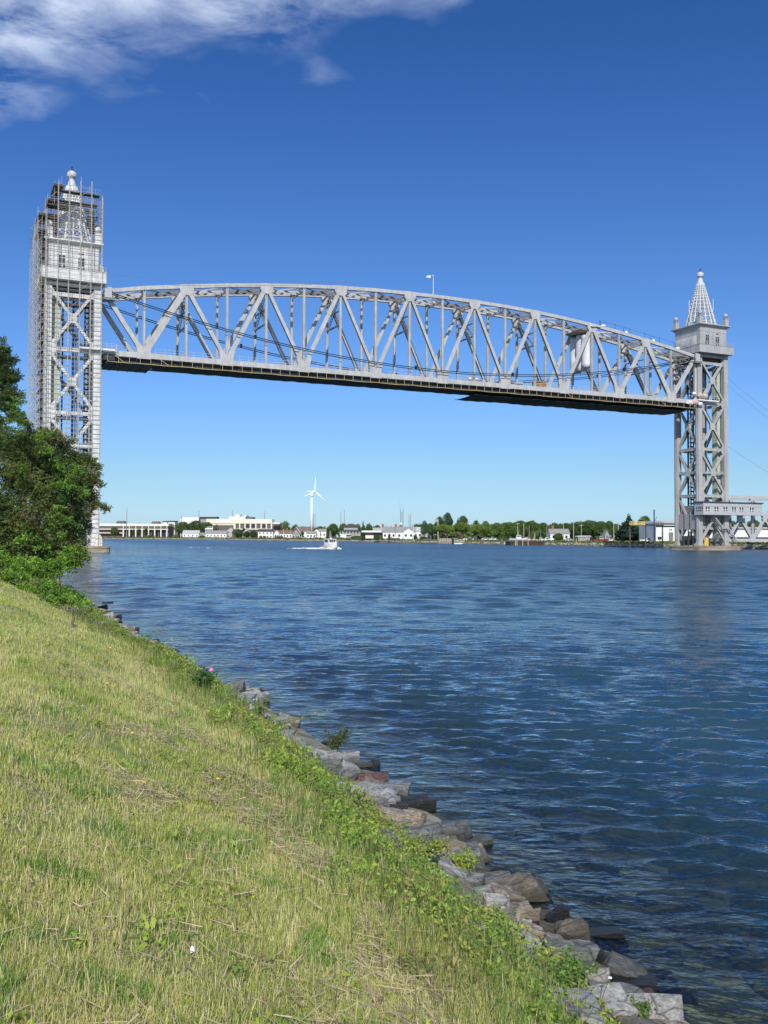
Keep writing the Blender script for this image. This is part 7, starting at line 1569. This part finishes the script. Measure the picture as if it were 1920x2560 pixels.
sc = hit(481, 2398); o = empty('paper_scrap', tuple(sc+Vector((0, 0, .03))), .4, 'crumpled white scrap of paper lying in the grass at bottom left', 'litter'); mb = MB(); mb.raw([(.7*a_, .7*b2_, .7*c2_) for a_, b2_, c2_ in ((-.013,-.01,0),(.012,-.012,.01),(.015,.01,.028),(-.01,.012,.03),(0,0,.042),(-.016,.0,.02),(.0,.016,.012))], [(0,1,4),(1,2,4),(2,3,4),(3,5,4),(5,0,4),(0,6,1),(1,6,2),(2,6,3),(3,6,5),(5,6,0)]); mb.build('paper', K['white'], o)
st = hit(178, 1572); o = empty('stick', tuple(st+Vector((0, 0, .07))), 0, 'dark dead stick lying in the grass far along the bank', 'stick'); s_ = st.y/FOC; mb = MB(); mb.path([(-14*s_, .5, .10), (-6*s_, .2, .0), (4*s_, 0, .02), (18*s_, -.5, .0)], lambda k: .035-.006*k, 6); mb.build('branch', K['bark'], o)
for k, (q, y_, lb) in enumerate(((268, 1739, 'yellow dandelion left of the hay row, upper of three'), (331, 1869, 'yellow dandelion below the upper hay row'), (275, 1645, 'yellow dandelion farthest along the bank'), (360, 1998, 'yellow flower patch in the middle of the slope'), (545, 1985, 'yellow-leaved weed between the two hay rows'))):
    p = hit(q, y_); o = empty('dandelion', tuple(p), 0, lb, 'flower', 'dandelions in the grass'); h = .09+p.y*.004; r_ = .010+p.y*.0011; mb = MB(); mb.tube((0, 0, 0), (0, 0, h), .003, 5); mb.build('stalk', K['stem_green'], o); mb = MB(); mb.lathe([(.3*r_, h), (r_, h+.3*r_), (r_*.9, h+.7*r_), (.2*r_, h+.9*r_)], 10); mb.build('flower_head', K['yellow_paint'], o)

# ---------------------------------------------------------------- the cedars and shrubs at the left
def sprays(rn, blobs, per, ls, lw, cols, n_in=22, spread=.22):
    """foliage in sprays: short twigs of narrow leaves pointing outward from each bough"""
    P = []; A = []; Cc = []
    for (x, y, z, rx, ry, rz_, ci) in blobs:
        m_ = max(10, int(per*4*math.pi*((rx*ry+ry*rz_+rx*rz_)/3))); d = rand_dirs(rn, m_); rad = rn.uniform(.45, 1.08, m_)
        c_ = d*np.array([rx, ry, rz_])*rad[:, None]+np.array([x, y, z]); k = vnoise(c_[:,0]*1.1+c_[:,2], c_[:,1]+c_[:,2]*.6, .55, 9) > (.36 if spread > .19 else .25); c_ = c_[k]; d = d[k]; m_ = len(c_)
        ax = d*np.array([1, 1, .45])+rn.normal(0, .35, (m_, 3))+np.array([0, 0, .22]); ax /= np.linalg.norm(ax, axis=1)[:, None]
        tone = rn.uniform(.5, 1.5, m_)*(.65+.75*vnoise(c_[:,0], c_[:,2], .9, 14))
        for j in range(n_in):
            f = rn.uniform(-.5, .9, (m_, 1)); P.append(c_+ax*spread*f+rn.normal(0, spread*.22, (m_, 3))*(1.1-f*.6)); A.append(ax+rn.normal(0, .45, (m_, 3))); Cc.append(np.array(cols[ci])[None]*tone[:, None]*rn.uniform(.75, 1.25, (m_, 1)))
    P = np.concatenate(P); A = np.concatenate(A); A /= np.linalg.norm(A, axis=1)[:, None]; Cc = np.concatenate(Cc); n = len(P); b = np.cross(A, rand_dirs(rn, n)); b /= np.linalg.norm(b, axis=1)[:, None]
    L_ = ls*rn.uniform(.6, 1.5, (n, 1)); V = np.stack([P-A*L_*.5, P+b*lw*.5, P+A*L_*.5, P-b*lw*.5], 1).reshape(-1, 3); return V, np.arange(n*4).reshape(n, 4), np.repeat(Cc, 4, 0)
def pb(px, py, rx, ry, Y, ci=0, dep=None):
    p = at(px, py, Y); u_ = sz(1, Y); return (p.x, p.y, p.z, rx*u_, (dep or (rx+ry)/2)*u_, ry*u_, ci)
CED = [(.13,.185,.055), (.09,.14,.045), (.185,.205,.075)]
def near_tree(name, label, base_px, Y, blobs, per, ls, lw, cols, limbs, cat='tree', n_in=22, spread=.22, seed=1, tr=.13, topz=8):
    x = at(base_px, 1342, Y).x; Y = Y*YS; gz_ = float(ground(x, Y)); root = empty(name, (x, Y, gz_), 0, label, cat); rn = np.random.default_rng(seed)
    V, F, c_ = sprays(rn, [(a-x, b-Y, c-gz_, d, e, f, g) for (a, b, c, d, e, f, g) in blobs], per, ls, lw, cols, n_in, spread); arr_mesh('foliage', V, F, K['leaf'], col=c_, parent=root)
    mb = MB(); mb.path([(0, 0, -.2), (tr*.8, 0, topz*.3), (-tr*.5, .1, topz*.6), (0, 0, topz)], lambda k: tr*(1-k*.27), 8)
    if name == 'climbing_shrub': return root
    mb.build('trunk', K['bark'], root); mb = MB()
    for (a, b, c, d, e, f, g) in (blobs[::3] if name == 'cedar_tree' else blobs[:1]):
        for j in range(1):
            e_ = Vector((a-x+rn.normal(0, d*.4), b-Y+rn.normal(0, e*.4), c-gz_+rn.normal(0, f*.3))); s0_ = Vector((0, 0, max(.4, min(topz*.92, e_.z-.35*math.hypot(e_.x, e_.y))))); mid = s0_.lerp(e_, .5)+Vector((0, 0, -.12)); mb.path([s0_, mid, e_], lambda k: .035-.014*k, 5)
    mb.build('limb', K['bark'], root); return root
YC = 30
near_tree('cedar_tree', 'tall slender dark cedar at the left edge with its tip above the others', -14, YC+1.5, [pb(8, 868, 14, 30, YC+1.5), pb(12, 905, 30, 26, YC+1.5), pb(-8, 900, 24, 24, YC+1.5), pb(24, 942, 28, 20, YC+1.5), pb(-2, 955, 40, 30, YC+1.5, 1), pb(30, 985, 30, 18, YC+1.5), pb(-10, 1010, 50, 34, YC+1.5, 1), pb(-40, 1060, 60, 50, YC+1.5), pb(22, 1030, 34, 24, YC+1.5, 1), pb(-60, 1130, 60, 60, YC+1.5, 1)], 44, .10, .036, CED, [], seed=1, n_in=24, spread=.20, tr=.14, topz=9.6)
near_tree('cedar_tree', 'broad bushy brownish green cedar covering the foot of the left bridge tower', 60, YC, [pb(20, 1100, 46, 34, YC), pb(48, 1128, 48, 34, YC, 1), pb(86, 1098, 34, 22, YC), pb(126, 1096, 34, 20, YC, 2), pb(160, 1100, 36, 16, YC, 2), pb(190, 1093, 18, 8, YC, 2), pb(100, 1140, 56, 34, YC), pb(150, 1142, 44, 24, YC, 1), pb(60, 1180, 70, 40, YC, 2), pb(190, 1152, 30, 18, YC), pb(218, 1150, 26, 14, YC), pb(236, 1142, 14, 9, YC, 2), pb(246, 1130, 14, 6, YC, 2), pb(258, 1124, 8, 4, YC, 0), pb(214, 1090, 10, 4, YC, 2), pb(256, 1264, 9, 4, YC, 0), pb(264, 1272, 6, 3, YC, 2), pb(252, 1214, 8, 4, YC, 1), pb(70, 1075, 16, 10, YC, 1), pb(244, 1168, 9, 5, YC, 2), pb(60, 1052, 14, 12, YC, 0), pb(222, 1180, 26, 20, YC, 2), pb(130, 1190, 60, 36, YC), pb(205, 1205, 36, 22, YC), pb(236, 1200, 16, 10, YC, 2), pb(60, 1235, 80, 44, YC), pb(150, 1240, 60, 34, YC, 1), pb(212, 1243, 30, 20, YC, 1), pb(238, 1262, 12, 8, YC, 2), pb(205, 1275, 34, 18, YC, 2), pb(90, 1290, 80, 44, YC, 2), pb(160, 1300, 56, 30, YC), pb(200, 1318, 26, 22, YC, 1), pb(40, 1330, 80, 50, YC), pb(120, 1345, 70, 36, YC), pb(176, 1358, 40, 20, YC, 2), pb(90, 1390, 70, 30, YC, 1), pb(-10, 1250, 60, 80, YC, 1), pb(-30, 1380, 70, 50, YC), pb(100, 1215, 110, 80, YC+1.2), pb(90, 1340, 110, 70, YC+1.2, 1), pb(60, 1130, 60, 50, YC+1.2)], 42, .10, .036, CED, [], seed=2, n_in=24, spread=.22, tr=.2, topz=6)
lf = [(.16,.29,.04), (.21,.35,.055), (.12,.21,.035)]
rn_ = np.random.default_rng(91); sb = []
for (x_, y_, n_) in ((85, 1088, 4), (112, 1112, 5), (150, 1170, 5), (186, 1178, 4), (152, 1198, 5), (200, 1236, 4), (165, 1224, 4), (134, 1285, 4), (182, 1302, 3), (135, 1330, 5), (45, 1010, 3), (40, 1048, 4), (70, 1260, 3), (100, 1375, 4), (150, 1385, 4), (60, 1340, 3), (20, 1180, 3)):
    for k in range(n_): sb.append(pb(x_+rn_.normal(0, 15), y_+rn_.normal(0, 13), rn_.uniform(7, 15), rn_.uniform(5, 11), YC-rn_.uniform(1.0, 2.0), int(rn_.integers(0, 3))))
near_tree('climbing_shrub', 'bright green leafy shrub growing up through the broad cedar', 120, YC-1.2, sb, 40, .085, .055, [(.12,.21,.035), (.17,.29,.045), (.09,.16,.03)], [], 'shrub', n_in=12, spread=.15, seed=3, tr=.05, topz=5.0)
near_tree('bush', 'green leafy bush under the broad cedar at the water side', 150, YC-2, [pb(176, 1392, 34, 24, YC-2, 0), pb(205, 1392, 22, 22, YC-2, 1), pb(150, 1418, 40, 24, YC-2, 0), pb(184, 1412, 16, 12, YC-2, 2), pb(110, 1425, 44, 28, YC-2.4, 0), pb(60, 1420, 46, 30, YC-2.6, 1), pb(10, 1415, 46, 30, YC-2.6, 0), pb(-50, 1420, 46, 36, YC-2.6, 0)], 40, .075, .05, lf, [], 'bush', n_in=16, spread=.16, seed=4, tr=.04, topz=1.2)
near_tree('bush', 'long low bright green hedge of bushes between the grass and the cedars', 90, 24.5, [pb(4, 1440, 40, 22, 25.5, 1), pb(48, 1452, 40, 22, 25.5, 0), pb(88, 1468, 36, 22, 24.8, 1), pb(120, 1482, 30, 20, 24.2, 0), pb(150, 1478, 26, 18, 24, 2), pb(60, 1475, 30, 14, 24.2, 1)], 46, .07, .045, lf, [], 'bush', n_in=16, spread=.14, seed=5, tr=.03, topz=.7)
near_tree('bush', 'rounded bright green bush at the right end of the hedge by the shore rocks', 180, 22, [pb(168, 1496, 26, 14, 22.2, 0), pb(196, 1500, 22, 13, 21.8, 1), pb(150, 1500, 18, 14, 22.4, 1), pb(120, 1498, 24, 12, 22.8, 0), pb(210, 1508, 14, 9, 21.4, 1)], 50, .065, .045, lf, [], 'bush', n_in=16, spread=.12, seed=6, tr=.03, topz=.4)
